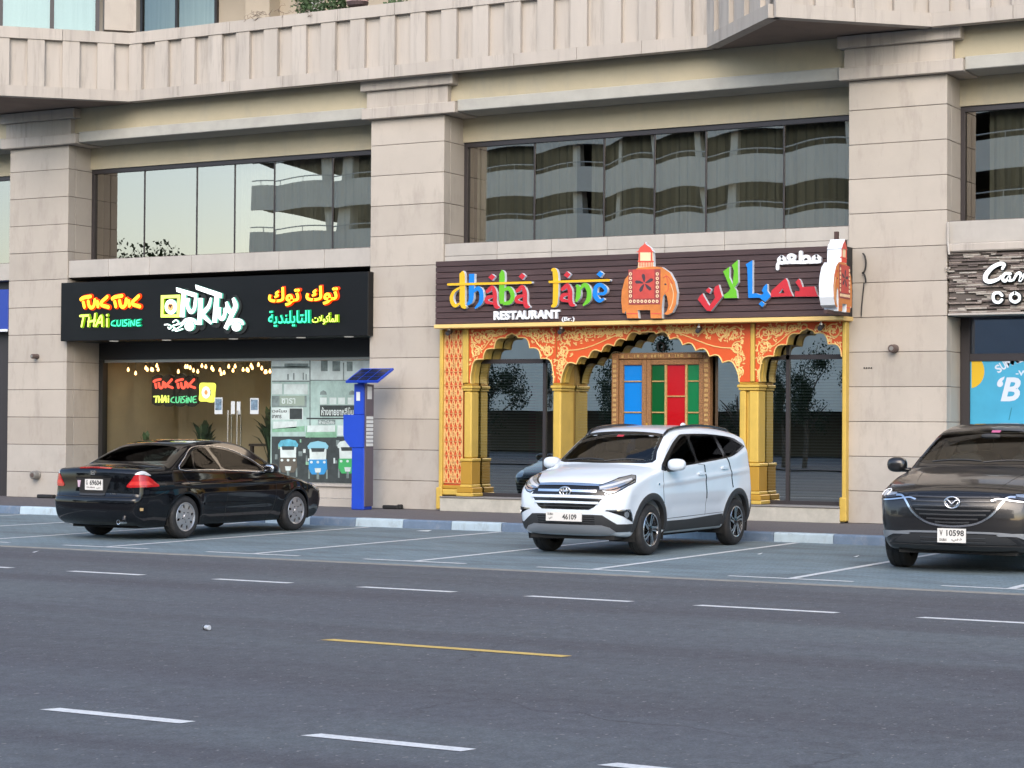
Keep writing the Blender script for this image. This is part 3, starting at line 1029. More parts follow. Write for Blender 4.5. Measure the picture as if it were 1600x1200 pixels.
for dx, dy in ((0, 0), (302, -6)):
    for g in (T_, U_, K_): strokes(tk, 'letter', shift(g, dx, dy), 26, f1, SY, [N_or, N_red], 15, N_red)
for g in ([[(230, 516), (310, 511)], [(264, 520), (244, 616)]], [[(316, 532), (308, 612)], [(374, 498), (362, 612)], [(308, 572), (376, 560)]], [[(382, 612), (432, 512), (442, 612)], [(398, 580), (440, 574)]], [[(488, 548), (488, 614)], [(487, 508), (489, 510)]]):
    strokes(tk, 'letter', g, 15, f1, SY, [N_lime, N_limed], 10, N_limed)
CUIS = ([[(560, 560), (536, 575), (533, 603), (570, 611)]], [[(587, 560), (585, 600), (601, 612), (617, 598), (621, 557)]], [[(640, 572), (638, 612)], [(640, 556), (641, 557)]],
        [[(680, 553), (655, 560), (662, 580), (682, 591), (672, 608), (648, 611)]], [[(700, 570), (698, 612)], [(701, 552), (702, 553)]], [[(716, 612), (719, 562), (748, 608), (753, 555)]],
        [[(806, 551), (776, 560), (771, 585), (776, 609), (808, 607)], [(774, 583), (798, 580)]])
for g in CUIS: strokes(tk, 'letter', g, 9, f1, SY, [N_grn, N_grnd], 7, N_grnd)
# centre logo
lg = [[(1164, 250, 1)], ]
def polyl(pts): return [f1(p) for p in pts]
def white_letter(polys, st, wd):
    outs = [polyl(p) for p in polys]+[ribbon([(*f1(p[:2]), (p[2] if len(p) > 2 else wd)*_s) for p in s], 1, n=5, cap='flat') for s in st]
    mb = MB()
    k = 0
    for p in polys:
        c = np.mean(p, axis=0)
        big = [tuple(np.array(q)+(np.array(q)-c)/np.linalg.norm(np.array(q)-c)*14+np.array([7, 4])) for q in p]
        prism(mb, [polyl(big)], FP(SY), -.02-.001*k, 0); k += 1
    for s in st:
        prism(mb, [ribbon([(*f1((p[0]+7, p[1]+4)), ((p[2] if len(p) > 2 else wd)+30)*_s) for p in s], 1, n=5)], FP(SY), -.02-.001*k, 0); k += 1
    mb.build('letter_backing', MT['black_matte'], tk)
    letter(tk, 'letter', outs, SY, .07, [N_wht, N_teal])
O2 = 1538.5
white_letter([[(1160, 242), (1362, 300), (1362, 345), (1166, 284)]], [[(1236, 290), (1218, 528)]], 40)
white_letter([], [[(1276, 345), (1270, 420), (1300, 478), (1334, 450), (1350, 345)]], 28)
white_letter([], [[(1396, 345), (1385, 602)], [(1496, 342, 14), (1470, 430, 30), (1398, 505, 36)], [(1412, 505, 36), (1500, 590, 16)]], 38)
white_letter([[(1345, 216), (1600, 300), (1598, 348), (1352, 262)]], [[(1552, 330), (1530, 580)]], 40)
white_letter([], [[(O2+38, 432), (O2+34, 512), (O2+60, 545), (O2+84, 520), (O2+96, 440)]], 28)
white_letter([], [[(O2+168, 345, 22), (O2+192, 420, 38), (O2+160, 500, 36), (O2+95, 640, 34)], [(O2+104, 382, 20), (O2+124, 450, 34), (O2+152, 490, 34)]], 36)
for cx, cy, r in ((1293, 615, 46), (O2+205, 620, 44)):
    letter(tk, 'wheel_backing', [[f1(p) for p in circ(cx+8, cy-8, r+34, n=28)]], SY, .03, [MT['black_matte']]*2)
    letter(tk, 'wheel_disc', [[f1(p) for p in circ(cx, cy, r, n=28)]], SY, .085, [N_wht, N_teal])
    arc = [(cx+(r+18)*math.cos(a), cy-18-(r+4)*math.sin(a)) for a in np.linspace(.25, 2.9, 9)]
    letter(tk, 'wheel_arch', [ribbon([(*f1(p), 22*_s) for p in arc], 1, n=3)], SY, .078, [N_wht, N_teal])
sq = [polyl([(1012, 318), (1196, 312), (1192, 530), (1010, 530)]), polyl([(1040, 348), (1168, 344), (1164, 502), (1036, 502)])]
letter(tk, 'logo_frame', [sq], SY, .06, [N_lime, N_limed])
letter(tk, 'logo_disc', [[f1(p) for p in circ(1104, 428, 58, 72, 28)]], SY, .05, [N_wht, N_teal])
letter(tk, 'logo_centre', [[f1(p) for p in circ(1102, 432, 28, 36, 20)]], SY, .056, [emis('orange_acrylic', (.95, .40, .15), .7)]*2)
letter(tk, 'logo_heart', [polyl([(1102, 442), (1084, 414), (1092, 404), (1102, 412), (1112, 404), (1120, 414)])], SY, .06, [mat('heart_brown', (.06, .03, .02), .5)]*2)
for st in ([[(1040, 600), (1075, 598), (1105, 620), (1085, 640), (1072, 625)]], [[(1120, 575), (1150, 555), (1175, 580), (1150, 600), (1120, 610), (1150, 640), (1215, 600)]], [[(1160, 600), (1190, 590), (1215, 575)]], [[(1115, 655), (1140, 640), (1150, 660), (1215, 640)]]):
    strokes(tk, 'swirl', st, 9, f1, SY, [N_wht, N_teal], None, None, .04)
def sign_text(parent, body, box, f, Y, mats, depth, bold=0., halo=None, hm=None, shear=0., name='lettering'):
    (x0, z0), (x1, z1) = f((box[0], box[3])), f((box[1], box[2]))
    zl = f((box[0], box[2]))[1]-f((box[0], box[3]))[1]
    if halo:  # painted glow: a wider emissive copy of the text behind it
        mb = MB()
        g = halo*_s
        text_add(mb, body, (x0-g, x1+g, z0-g, z0+zl+g), FP(Y), -.01, 0, bold+halo*.0016)
        mb.build(name+'_backing', hm, parent)
    mb = MB()
    text_add(mb, body, (x0, x1, z0, z0+zl), FP(Y), -depth, 0, bold, shear, 0, 1)
    return mb.build(name, mats, parent)
f2 = ZT(340, 410, .1625, SY)
sign_text(tk, '\ufed9\ufeee\ufe97', (500, 805, 245, 425), f2, SY, [N_or, N_red], .05, .03, 8, N_red)
sign_text(tk, '\ufed9\ufeee\ufe97', (860, 1172, 232, 412), f2, SY, [N_or, N_red], .05, .03, 8, N_red)
sign_text(tk, '\ufe94\ufef3\ufeaa\ufee8\ufee0\ufef3\ufe8e\ufe98\ufedf\ufe8d', (500, 900, 468, 622), f2, SY, [N_grn, N_grnd], .05, .014, 4, N_grnd)
sign_text(tk, '\ufe95\ufefb\ufeee\ufedb\ufe84\ufee4\ufedf\ufe8d', (922, 1168, 490, 600), f2, SY, [N_lime, N_limed], .05, .014, 4, N_limed)

# glazing of the Thai restaurant
GYL = 32.66
sf1 = thing('glass_shopfront', 'clear glass shopfront with twin doors under the black fascia sign', 'shopfront', (-24.7, GYL, .5))
MB().box(-28.425, -28.32, 32.58, 32.74, .546, 2.988).build('side_panel', MT['black_matte'], sf1)
fr = MB().box(-28.318, -21.03, GYL-.03, GYL+.03, 2.93, 2.988)
fr.build('head_rail', mat('pale_metal_rail', (.35, .35, .32), .4, metal=.6), sf1)
xs = [-28.315, -27.2, -26.3, -25.62, -24.955, -24.08, -22.6, -21.035]
for i in range(len(xs)-1):
    vs, fs = pane_mesh(xs[i]+.004, xs[i+1]-.004, .55, 2.928, GYL, .0012, 90+i)
    MB().add(vs, fs).build('door_pane' if i in (3, 4) else 'pane', MT['paneshop'], sf1, smooth=True)
MT['chrome'] = mat('chrome', (.75, .75, .76), .15, metal=1.)
MT['steel'] = mat('brushed_steel', (.55, .55, .55), .3, metal=1.)
for x in (-25.07, -24.84):
    for y in (GYL-.06, GYL+.06):
        mb = MB()
        mb.tube([(x, y, 1.05), (x, y, 1.95)], .017, 10)
        mb.tube([(x, GYL, 1.2), (x, y, 1.2)], .01, 8).tube([(x, GYL, 1.85), (x, y, 1.85)], .01, 8)
        mb.build('door_handle', MT['chrome'], sf1, smooth=50)
MT['sticker'] = mat('white_sticker', (.62, .66, .68), .5)
for (x0, y0, x1, y1) in ((361, 627, 367, 647), (370, 627.5, 375.5, 647.5)):
    (a, zt), (b, zb) = wp(x0, y0, GYL-.004), wp(x1, y1, GYL-.004)
    MB().box(a, b, GYL-.006, GYL-.003, zb, zt).build('sticker', MT['sticker'], sf1)
MT['blueprint'] = mat('blue_grey_flyer', (.16, .24, .32), .5, var=.6, vscale=14)
for (x0, y0, x1, y1) in ((335.5, 621, 347.5, 647), (391, 622, 404, 647)):
    (a, zt), (b, zb) = wp(x0, y0, GYL-.004), wp(x1, y1, GYL-.004)
    p = MB().box(a, b, GYL-.006, GYL-.003, zb, zt).build('flyer', MT['sticker'], sf1)
    MB().box(a+.02, b-.02, GYL-.008, GYL-.0065, zb+.08, zt-.03).build('flyer_print', MT['blueprint'], p)
# room
rm1 = thing('restaurant_room', None, None, (-24.7, 33.5, .5), kind='structure')
MT['warm_wall'] = mat('tan_interior_wall', (.33, .285, .20), .85, var=.08, vscale=2)
MT['floor_in'] = mat('interior_floor', (.16, .13, .10), .5)
MB().box(-28.42, -21.03, 35.2, 35.3, .5, 3.1).build('wall', MT['warm_wall'], rm1)
MB().box(-28.5, -28.42, 32.78, 35.3, .5, 3.1).build('wall', MT['warm_wall'], rm1)
MB().box(-21.03, -20.95, 32.78, 35.3, .5, 3.1).build('wall', MT['warm_wall'], rm1)
MB().box(-28.42, -21.03, 32.755, 35.2, .45, .52).build('floor', MT['floor_in'], rm1)
MB().box(-28.42, -21.03, 32.77, 35.2, 3.02, 3.1).build('ceiling', mat('interior_ceiling', (.20, .18, .15), .8), rm1)
MT['strip_light'] = mat('ceiling_light', (.8, .8, .7), .5, emit=(1, .80, .52), es=3.0)
for x in (-27.2, -25.2, -23.0):
    t = thing('ceiling_light', {-27.2: 'leftmost slim lit ceiling lamp inside the Thai restaurant', -25.2: 'slim lit ceiling lamp above the restaurant doors', -23.0: 'slim lit ceiling lamp behind the window mural'}[x], 'lamp', (x, 33.6, 3.0), group='ceiling lamps in the Thai restaurant')
    MB().box(x-.6, x+.6, 33.5, 33.7, 2.995, 3.018).build('diffuser', MT['strip_light'], t)
# inner wall sign
IY = 33.6
ws = thing('neon_wall_sign', 'black cloud shaped sign with red and green neon words inside the Thai restaurant', 'sign', (-27, IY, 2))
f3 = ZT(150, 550, .15, IY)
_s0 = _s
_s = math.dist(f3((0, 0)), f3((100, 0)))/100
mb = MB()
outl = []
for k, (cx, cy, r) in enumerate(((660, 300, 68), (765, 300, 68), (890, 295, 72), (1000, 300, 66), (650, 500, 60), (760, 505, 66), (880, 505, 66), (1000, 505, 66))):
    prism(mb, [[f3(p) for p in circ(cx, cy, r, n=20)]], FP(IY), -.03-.001*k, .02)
prism(mb, [[f3(p) for p in ((595, 260), (1070, 260), (1070, 540), (595, 540))]], FP(IY), -.04, .02)
mb.build('backboard', MT['black_matte'], ws)
NR2 = emis('red_neon', (1., .10, .06), 1.1)
NG2 = emis('green_tube', (.15, .75, .35), .7)
for dx, dy in ((0, 0), (232, 0)):
    for g in (T_, U_, K_):
        q = [[((p[0]-238)*.74+618+dx, (p[1]-329)*.86+285) for p in s] for s in g]
        strokes(ws, 'letter', q, 18, f3, IY, [NR2, NR2], None, None, .06)
for g in ([[(620, 465), (668, 462)], [(648, 465), (640, 522)]], [[(672, 470), (670, 522)], [(704, 455), (700, 522)], [(670, 498), (702, 494)]], [[(712, 522), (738, 458), (746, 522)], [(718, 502), (742, 500)]], [[(770, 480), (770, 522)], [(770, 460), (771, 461)]]):
    strokes(ws, 'letter', g, 11, f3, IY, [N_lime, N_lime], None, None, .06)
for g in CUIS:
    q = [[((p[0]-533)*.95+800, (p[1]-551)*1.12+460) for p in s] for s in g]
    strokes(ws, 'letter', q, 7, f3, IY, [NG2, NG2], None, None, .06)
es = thing('egg_logo_sign', 'square lime light box with white and orange egg disc inside the Thai restaurant', 'sign', (-25.9, IY, 2))
letter(es, 'light_box', [[f3(p) for p in catmull([(1110, 330), (1180, 322), (1246, 332), (1244, 420), (1232, 520), (1170, 515), (1104, 508), (1105, 420)], 4, True)]], IY, .09, [emis('yellow_lit', (.92, .95, .12), .95)]*2)
letter(es, 'dark_ring', [[f3(p) for p in circ(1176, 424, 52, 66, 8, .39)]], IY, .095, [mat('olive_print', (.12, .13, .02), .5)]*2)
letter(es, 'white_disc', [[f3(p) for p in circ(1176, 422, 44, 62, 24)]], IY, .10, [N_wht]*2)
letter(es, 'orange_disc', [[f3(p) for p in circ(1178, 422, 18, 26, 16)]], IY, .105, [emis('orange_print', (1, .35, .12), .7)]*2)
_s = _s0
# string lights
MT['bulb'] = mat('warm_bulb', (1, .7, .4), .3, emit=(1, .50, .17), es=2.6)
MT['bulb'].cycles.emission_sampling = 'NONE'
MT['wire'] = mat('black_wire', (.015, .015, .015), .6)
sl = thing('string_lights', 'swags of small warm bulbs hanging just inside the Thai restaurant window', 'lights', (-24.7, 33, 2.95))
r_ = random.Random(9)
mb = MB()
for row, y in enumerate((32.95, 33.4)):
    pts = []
    x = -27.95
    while x < -21.2:
        pts.append((x, y, 2.99-.05*abs(math.sin(x*2.3+row))))
        if r_.random() < (.9 if x > -26 else .55):
            drop = r_.uniform(.04, .20)
            mb.tube([(x, y, pts[-1][2]), (x, y, pts[-1][2]-drop)], .004, 4)
            z = pts[-1][2]-drop
            MB().lathe([(.008, 0), (.014, -.02), (.026, -.05), (.022, -.075), (.006, -.088)], Matrix.Translation((x, y, z)), 8).build('bulb', MT['bulb'], sl, smooth=True)
        x += r_.uniform(.09, .22)
    mb.tube(pts, .004, 4)
mb.build('wire', MT['wire'], sl)
# plants and furniture inside
def blade_plant(name, label, x, y, z, h, n, spread, m, seed):
    r = random.Random(seed)
    t = thing(name, label, 'plant', (x, y, z))
    mb = MB()
    for i in range(n):
        a = r.uniform(0, 6.28); hh = h*r.uniform(.55, 1.05); sp = spread*r.uniform(.3, 1.)
        w_ = .05*r.uniform(.8, 1.5)
        d = Vector((math.cos(a), math.sin(a), 0)); q = Vector((-d.y, d.x, 0))
        P0 = Vector((x, y, z+.2)); P1 = P0+d*sp*.4+Vector((0, 0, hh*.7)); P2 = P0+d*sp+Vector((0, 0, hh))
        mid = P1+d*sp*.25+Vector((0, 0, hh*.2))
        mb.add([P0-q*.008, P0+q*.008, P1+q*w_*.5, mid+q*w_, P2, mid-q*w_, P1-q*w_*.5], [(0, 1, 2, 6), (6, 2, 3, 5), (5, 3, 4)])
    mb.build('leaves', m, t)
    MB().lathe([(.1, 0), (.14, .26), (.145, .28)], Matrix.Translation((x, y, z)), 12).build('pot', mat('plant_pot', (.05, .05, .05), .5), t)
    return t
blade_plant('potted_plant', 'dark broad leaved plant inside the Thai restaurant left of the doors', -26.1, 33.15, .52, 1.0, 30, .38, MT['leafdark'], 3)
blade_plant('potted_plant', 'tall dark plant inside the Thai restaurant right of the door handles', -24.45, 33.25, .52, 1.3, 46, .5, MT['leafdark'], 4)
blade_plant('potted_plant', 'tiny pale plant behind the roof of the black sedan', -27.6, 33.1, .52, .78, 9, .15, MT['leaf'], 5)
MT['dark_wood'] = mat('dark_wood', (.04, .03, .025), .5)
for i, (x, y, lb) in enumerate(((-24.2, 33.9, 'dark dining table inside the Thai restaurant by the mural'), (-25.0, 34.2, 'dark dining table further back in the Thai restaurant'))):
    t = thing('dining_table', lb, 'table', (x, y, .52))
    MB().cbox(x-.5, x+.5, y-.35, y+.35, 1.22, 1.27).build('table_top', MT['dark_wood'], t)
    for sx in (-.44, .44):
        for sy in (-.3, .3): MB().box(x+sx-.03, x+sx+.03, y+sy-.03, y+sy+.03, .52, 1.22).build('leg', MT['dark_wood'], t)
# printed mural on the right panes
mu = thing('window_mural', 'pale green printed street scene with three taxis filling the right shop window panes', 'mural', (-22.6, GYL+.03, .55))
MY = GYL-.012
f4 = ZT(380, 550, .15, MY)
(mx0, _), (mx1, _) = wp(423.5, 600, MY), (-21.06, 0)
def flat(name, loops, m, k, parent=mu):
    loops = loops if isinstance(loops[0][0], (tuple, list, np.ndarray)) else [loops]
    mb = MB()
    prism(mb, [[f4(p) for p in l] for l in loops], FP(MY), -.0012*k, .0)
    return mb.build(name, m, parent)
P_bg = mat('mural_pale_green', (.33, .46, .43), .6, var=.35, vscale=3.5, stretch=(1, 1, .6))
P_lt = mat('mural_light', (.55, .64, .63), .6, var=.18, vscale=5)
P_dk = mat('mural_dark', (.035, .045, .045), .6, var=.3, vscale=9)
P_md = mat('mural_mid_grey', (.17, .22, .215), .6, var=.4, vscale=8)
P_gr = mat('mural_green', (.20, .40, .27), .6, var=.3, vscale=6)
MB().box(mx0, mx1, MY, MY+.006, .56, 2.92).build('print_sheet', P_bg, mu)
def rect(x0, y0, x1, y1): return [(x0, y0), (x1, y0), (x1, y1), (x0, y1)]
flat('shophouse_print', rect(296, 90, 1500, 300), P_lt, 1)
for x0, y0, x1, y1 in ((430, 120, 680, 160), (300, 150, 690, 172), (690, 60, 702, 900), (810, 90, 880, 200), (930, 95, 1010, 200), (1080, 100, 1140, 200), (300, 298, 690, 312), (702, 290, 1180, 300), (1040, 110, 1052, 300), (460, 230, 475, 290), (520, 220, 535, 290), (620, 215, 632, 290), (650, 230, 662, 290)):
    flat('print_line', rect(x0, y0, x1, y1), P_md, 2)
flat('sign_print', rect(300, 330, 405, 440), P_lt, 2); flat('sign_print', rect(425, 335, 672, 440), P_lt, 2)
flat('sign_print', rect(298, 455, 660, 575), P_md, 2); flat('sign_print', rect(380, 455, 640, 560), mat('mural_sage', (.28, .36, .30), .6), 3)
flat('sign_print', rect(298, 580, 625, 705), P_lt, 3); flat('sign_print', rect(485, 588, 615, 700), P_dk, 4)
for x in (800, 900, 990, 1090): flat('shutter_print', rect(x, 475, x+70, 545), P_lt, 2)
for x in (835, 1135):
    flat('fanlight_print', [(x-36, 445), (x-30, 415), (x, 398), (x+30, 415), (x+36, 445)], P_md, 2)
flat('sign_print', rect(800, 555, 1170, 672), P_dk, 3)
flat('awning_line_print', rect(660, 685, 1180, 700), P_dk, 3)
flat('sign_print', rect(780, 705, 960, 755), P_md, 3)
flat('awning_print', [(315, 725), (560, 722), (555, 790), (310, 800)], P_lt, 3); flat('awning_print', [(300, 800), (640, 770), (640, 830), (300, 835)], P_gr, 3)
flat('awning_print', [(660, 770), (970, 765), (975, 890), (650, 890)], P_gr, 3); flat('awning_print', [(670, 765), (960, 765), (960, 830), (665, 835)], P_lt, 4)
flat('awning_print', rect(985, 765, 1110, 870), P_lt, 3)
flat('street_print', rect(297, 880, 1500, 1395), P_dk, 2)
for i in range(26):
    x = random.uniform(310, 1100); y = random.uniform(900, 1180); w_ = random.uniform(14, 40); h_ = random.uniform(20, 70)
    flat('street_detail_print', rect(x, y, x+w_, y+h_), random.choice((P_md, P_lt, P_gr, P_md)), 2.4+.05*i)
def mural_text(body, x0, x1, y0, y1, m, k):
    (a, zb), (b, zt) = f4((x0, y1)), f4((x1, y0))
    mb = MB()
    text_add(mb, body, (a, b, zb, f4((x0, y0))[1]), FP(MY), -.0012*k, 0, .02)
    mb.build('print_text', m, mu)
mural_text('\u0e0b\u0e32\u0e23\u0e32', 400, 545, 480, 540, P_lt, 5)
mural_text('\u0e2b\u0e49\u0e32\u0e07\u0e02\u0e32\u0e22\u0e22\u0e32\u0e2b\u0e25\u0e35\u0e21\u0e34\u0e49\u0e19', 815, 1150, 575, 660, P_lt, 5)
mural_text('\u0e40\u0e27\u0e25\u0e42\u0e19\u0e22', 300, 455, 595, 630, P_dk, 5); mural_text('\u0e2d\u0e32\u0e04\u0e32\u0e23', 300, 400, 655, 690, P_dk, 5)
mural_text('\u0e2b\u0e49\u0e32\u0e07\u0e44\u0e15\u0e49\u0e04\u0e31\u0e07', 790, 950, 712, 750, P_lt, 5)
def tuk(cx, y0, w_, roof, body, label):
    """front view of a three wheeled taxi, printed flat"""
    o = flat('taxi_print', [(cx-.52*w_, y0+45), (cx-.38*w_, y0+8), (cx, y0-8), (cx+.38*w_, y0+8), (cx+.52*w_, y0+45), (cx+.48*w_, y0+75), (cx-.48*w_, y0+75)], roof, 6)
    o['label'] = label
    flat('taxi_screen_print', [(cx-.42*w_, y0+75), (cx+.42*w_, y0+75), (cx+.40*w_, y0+190), (cx-.40*w_, y0+190)], P_lt, 5)
    flat('taxi_cab_print', [(cx-.34*w_, y0+66), (cx+.34*w_, y0+66), (cx+.30*w_, y0+105), (cx-.30*w_, y0+105)], P_dk, 6.5)
    flat('taxi_body_print', [(cx-.44*w_, y0+185), (cx+.44*w_, y0+185), (cx+.46*w_, y0+290), (cx+.30*w_, y0+340), (cx-.30*w_, y0+340), (cx-.46*w_, y0+290)], body, 6)
    for dx in (-.32, 0, .32): flat('taxi_lamp_print', circ(cx+dx*w_, y0+212, 14, n=10), P_lt, 7)
    flat('taxi_mudguard_print', [(cx-.16*w_, y0+275), (cx+.16*w_, y0+275), (cx+.12*w_, y0+320), (cx-.12*w_, y0+320)], P_lt, 7)
    flat('taxi_wheel_print', rect(cx-.06*w_, y0+320, cx+.06*w_, y0+390), P_md, 7)
    for s in (-1, 1): flat('taxi_wheel_print', rect(cx+s*.44*w_-8, y0+290, cx+s*.44*w_+8, y0+385), P_md, 6)
tuk(470, 915, 200, mat('mural_cyan', (.10, .38, .50), .6, var=.4, vscale=9), mat('mural_brown', (.10, .09, .07), .6), 'printed brown three wheeled taxi, leftmost in the mural')
tuk(780, 935, 210, mat('mural_sky', (.22, .50, .62), .6), mat('mural_blue', (.03, .25, .55), .6), 'printed blue three wheeled taxi, middle of the mural')
tuk(1090, 925, 210, P_lt, mat('mural_taxi_green', (.05, .38, .12), .6), 'printed green three wheeled taxi beside the blue parking meter')
# ------------------------------------------------------------------ Indian restaurant, middle bay
MT['plank'] = mat('dark_brown_plank', (.060, .033, .032), .5, var=.25, vscale=5, stretch=(.3, 1, 4), obj_var=.18, bump=.15, bscale=30)
MT['gold'] = mat('gold_paint', (.62, .42, .085), .38, metal=.15, var=.08, vscale=3, stain=(.30, .19, .05), stain_amt=.35, stain_scale=(3, 3, 1.2), bump=.1, bscale=30)
MT['gold_deep'] = mat('deep_gold_paint', (.48, .27, .035), .38, metal=.2)
MT['gold_light'] = mat('pale_gold_line', (.78, .54, .20), .45, metal=.1)
MT['orange'] = mat('orange_arch_paint', (.60, .085, .013), .45, var=.06, vscale=3)
MT['white_side'] = mat('white_acrylic_edge', (.72, .76, .80), .4)
def paint(name, c): return mat(name, c, .35)
C_y, C_b, C_r, C_g = paint('letter_yellow', (.74, .44, .015)), paint('letter_blue', (.006, .20, .66)), paint('letter_red', (.52, .025, .035)), paint('letter_green', (.13, .46, .02))
DY = 31.20
ds = thing('sign_board', 'dark plank sign board with colourful letters and elephant over the arched restaurant front', 'sign', (-15.4, DY, 3.45))
MB().box(-19.33, -11.58, DY+.03, 31.74, 3.505, 4.63).build('sign_core', MT['black_matte'], ds)
n = 11
for i in range(n):
    z0, z1 = 3.50+1.14*i/n, 3.50+1.14*(i+1)/n
    MB().cbox(-19.34, -11.57, DY+random.uniform(-.002, .002), DY+.03, z0+.004, z1-.004, .006).build('plank', MT['plank'], ds)
MB().cbox(-19.36, -11.57, DY-.02, 31.74, 3.425, 3.497, .01).build('gold_trim', MT['gold_light'], ds)
f5 = ZT(680, 390, .1875, DY)
_s5 = math.dist(f5((0, 0)), f5((100, 0)))/100
def dl(parent, st, wd, m, dots=(), polys=(), cap='flat', f=f5, Y=DY, depth=.075):
    outs = [[f(p) for p in q] for q in polys]
    for s in st: outs.append(ribbon([(*f(p[:2]), (p[2] if len(p) > 2 else wd)*_s5) for p in s], 1, n=6, cap=cap))
    return letter(parent, 'letter', outs, Y, depth, [m, MT['white_side']])
dl(ds, [[(232, 192, 34), (242, 215, 44), (244, 330, 44), (246, 455, 42), (275, 488, 14)], [(222, 318, 12), (170, 358, 24), (154, 415, 30), (180, 468, 28), (226, 450, 12)]], 40, C_y)
dl(ds, [[(322, 204, 44), (320, 330, 44), (314, 425, 36), (284, 462, 14)], [(335, 350, 20), (378, 325, 30), (402, 362, 34), (396, 440, 32), (348, 492, 10)]], 40, C_b)
A_ = [[(440, 358, 18), (470, 335, 30), (494, 316, 26), (514, 365, 34), (516, 440, 34), (528, 476, 32), (556, 484, 10)], [(512, 388, 14), (456, 402, 28), (446, 436, 26), (508, 452, 14)]]
dl(ds, A_, 30, C_r)
dl(ds, [[(560, 192, 34), (574, 210, 44), (572, 330, 44), (572, 420, 40), (580, 450, 30)], [(578, 345, 16), (632, 326, 30), (664, 385, 34), (640, 440, 30), (580, 452, 22)]], 40, C_g)
dl(ds, shift(A_, 250, -4), 30, C_r)
dl(ds, [[(985, 172, 14), (1012, 180, 36), (1022, 260, 42), (1018, 420, 40), (1010, 462, 34), (985, 476, 12)]], 40, C_y)
dl(ds, shift(A_, 626, -18), 30, C_r)
dl(ds, [[(1190, 298, 14), (1210, 322, 32), (1208, 390, 36), (1188, 438, 12)], [(1212, 345, 16), (1262, 296, 30), (1298, 345, 36), (1292, 420, 34), (1248, 468, 10)]], 34, C_g)
dl(ds, [[(1424, 412, 14), (1384, 426, 28), (1350, 385, 36), (1356, 318, 32), (1392, 296, 26), (1436, 330, 26), (1424, 366, 22), (1366, 372, 16)]], 30, C_b)
for cx, cy, m in ((490, 232, C_r), (742, 225, C_r), (1117, 212, C_r), (1390, 207, C_b)):
    o = letter(ds, 'letter_diamond', [[f5(p) for p in ((cx-30, cy+2), (cx-2, cy-28), (cx+28, cy-4), (cx+2, cy+28))]], DY, .075, [m, MT['white_side']])
for a, b in (((128, 293), (818, 277)), ((972, 272), (1468, 258))):
    letter(ds, 'letter_bar', [ribbon([(*f5(a), 16*_s5), (*f5(b), 16*_s5)], 1, smooth=False)], DY, .088, [C_y, MT['white_side']])
C_w = paint('letter_white', (.78, .80, .82))
def fit_text(parent, body, q, f, Y, mats, depth, bold=0., name='lettering', shear=0.):
    """text that follows four traced corners' box"""
    x0, zb0 = f((q[0], q[3])); x1, zb1 = f((q[1], q[3])); zt = f((q[0], q[2]))[1]
    sl = (zb1-zb0)/(x1-x0)
    mb = MB()
    mp = lambda u, v, d: (u, Y+d, v)
    text_add(mb, body, (x0, x1, zb0, zt), mp, -depth, 0, bold, shear, 0, 1)
    return mb.build(name, mats, parent)
fit_text(ds, 'RESTAURANT', (497, 1048, 514, 588), f5, DY, [C_w, MT['white_side']], .05, .05)
fit_text(ds, '(Br.)', (1060, 1165, 562, 606), f5, DY, [C_w, MT['white_side']], .03, .012)
f7 = ZT(1080, 370, .1625, DY)
def ar(polys, m): return letter(ds, 'letter', [[f7(p) for p in q] if not isinstance(q[0][0], (tuple, list)) else [[f7(p) for p in l] for l in q] for q in polys], DY, .075, [m, MT['white_side']])
ar([[(1018, 440), (1050, 405), (1066, 420), (1086, 485), (1202, 480), (1226, 560), (1238, 576), (1012, 578), (1016, 524), (1058, 526), (1060, 498)]], C_r)
ar([[[(925, 400), (940, 424), (968, 520), (994, 574), (778, 581), (790, 520), (838, 475), (890, 430)], [(858, 545), (896, 498), (914, 545)]]], C_r)
ar([[(606, 228), (606, 548), (640, 545), (692, 562), (712, 546), (696, 520), (714, 480), (742, 455), (750, 470), (748, 520), (784, 574), (728, 628), (672, 588), (566, 590), (556, 300), (540, 268)], [(666, 648), (694, 620), (726, 648), (700, 678)]], C_b)
ar([[(466, 224), (470, 440), (434, 492), (416, 462), (428, 330), (408, 276)], [(386, 290), (384, 390), (424, 478), (452, 520), (460, 590), (336, 593), (330, 562), (376, 530), (394, 500), (352, 400), (325, 335)]], C_g)
ar([[(282, 462), (300, 530), (316, 576), (206, 718), (168, 712), (80, 606), (100, 574), (128, 545), (138, 572), (192, 664), (246, 590), (234, 530), (246, 484)], [(156, 520), (184, 490), (210, 512), (192, 550)]], C_r)
def arw(st): letter(ds, 'letter', [ribbon([(*f7(p[:2]), (p[2] if len(p) > 2 else 25)*_s5*.1625/.1875) for p in s], 1, n=6) for s in st], DY, .05, [C_w, MT['white_side']])
arw([[(1248, 238), (1180, 243), (1130, 243)], [(1215, 186), (1246, 212), (1232, 240), (1196, 238), (1184, 208), (1210, 187)]])
arw([[(1062, 152, 28), (1062, 243, 28)], [(1066, 238), (1092, 198), (1130, 192), (1146, 222), (1118, 244), (1030, 246)]])
arw([[(1030, 246), (960, 247)], [(1006, 188, 20), (972, 176), (944, 192), (962, 222), (996, 240)], [(962, 244), (992, 222), (1008, 196, 20)]])
arw([[(960, 247), (905, 249)], [(880, 194), (910, 220), (898, 250), (866, 250), (852, 222), (876, 195)], [(860, 246), (842, 268), (840, 308)]])

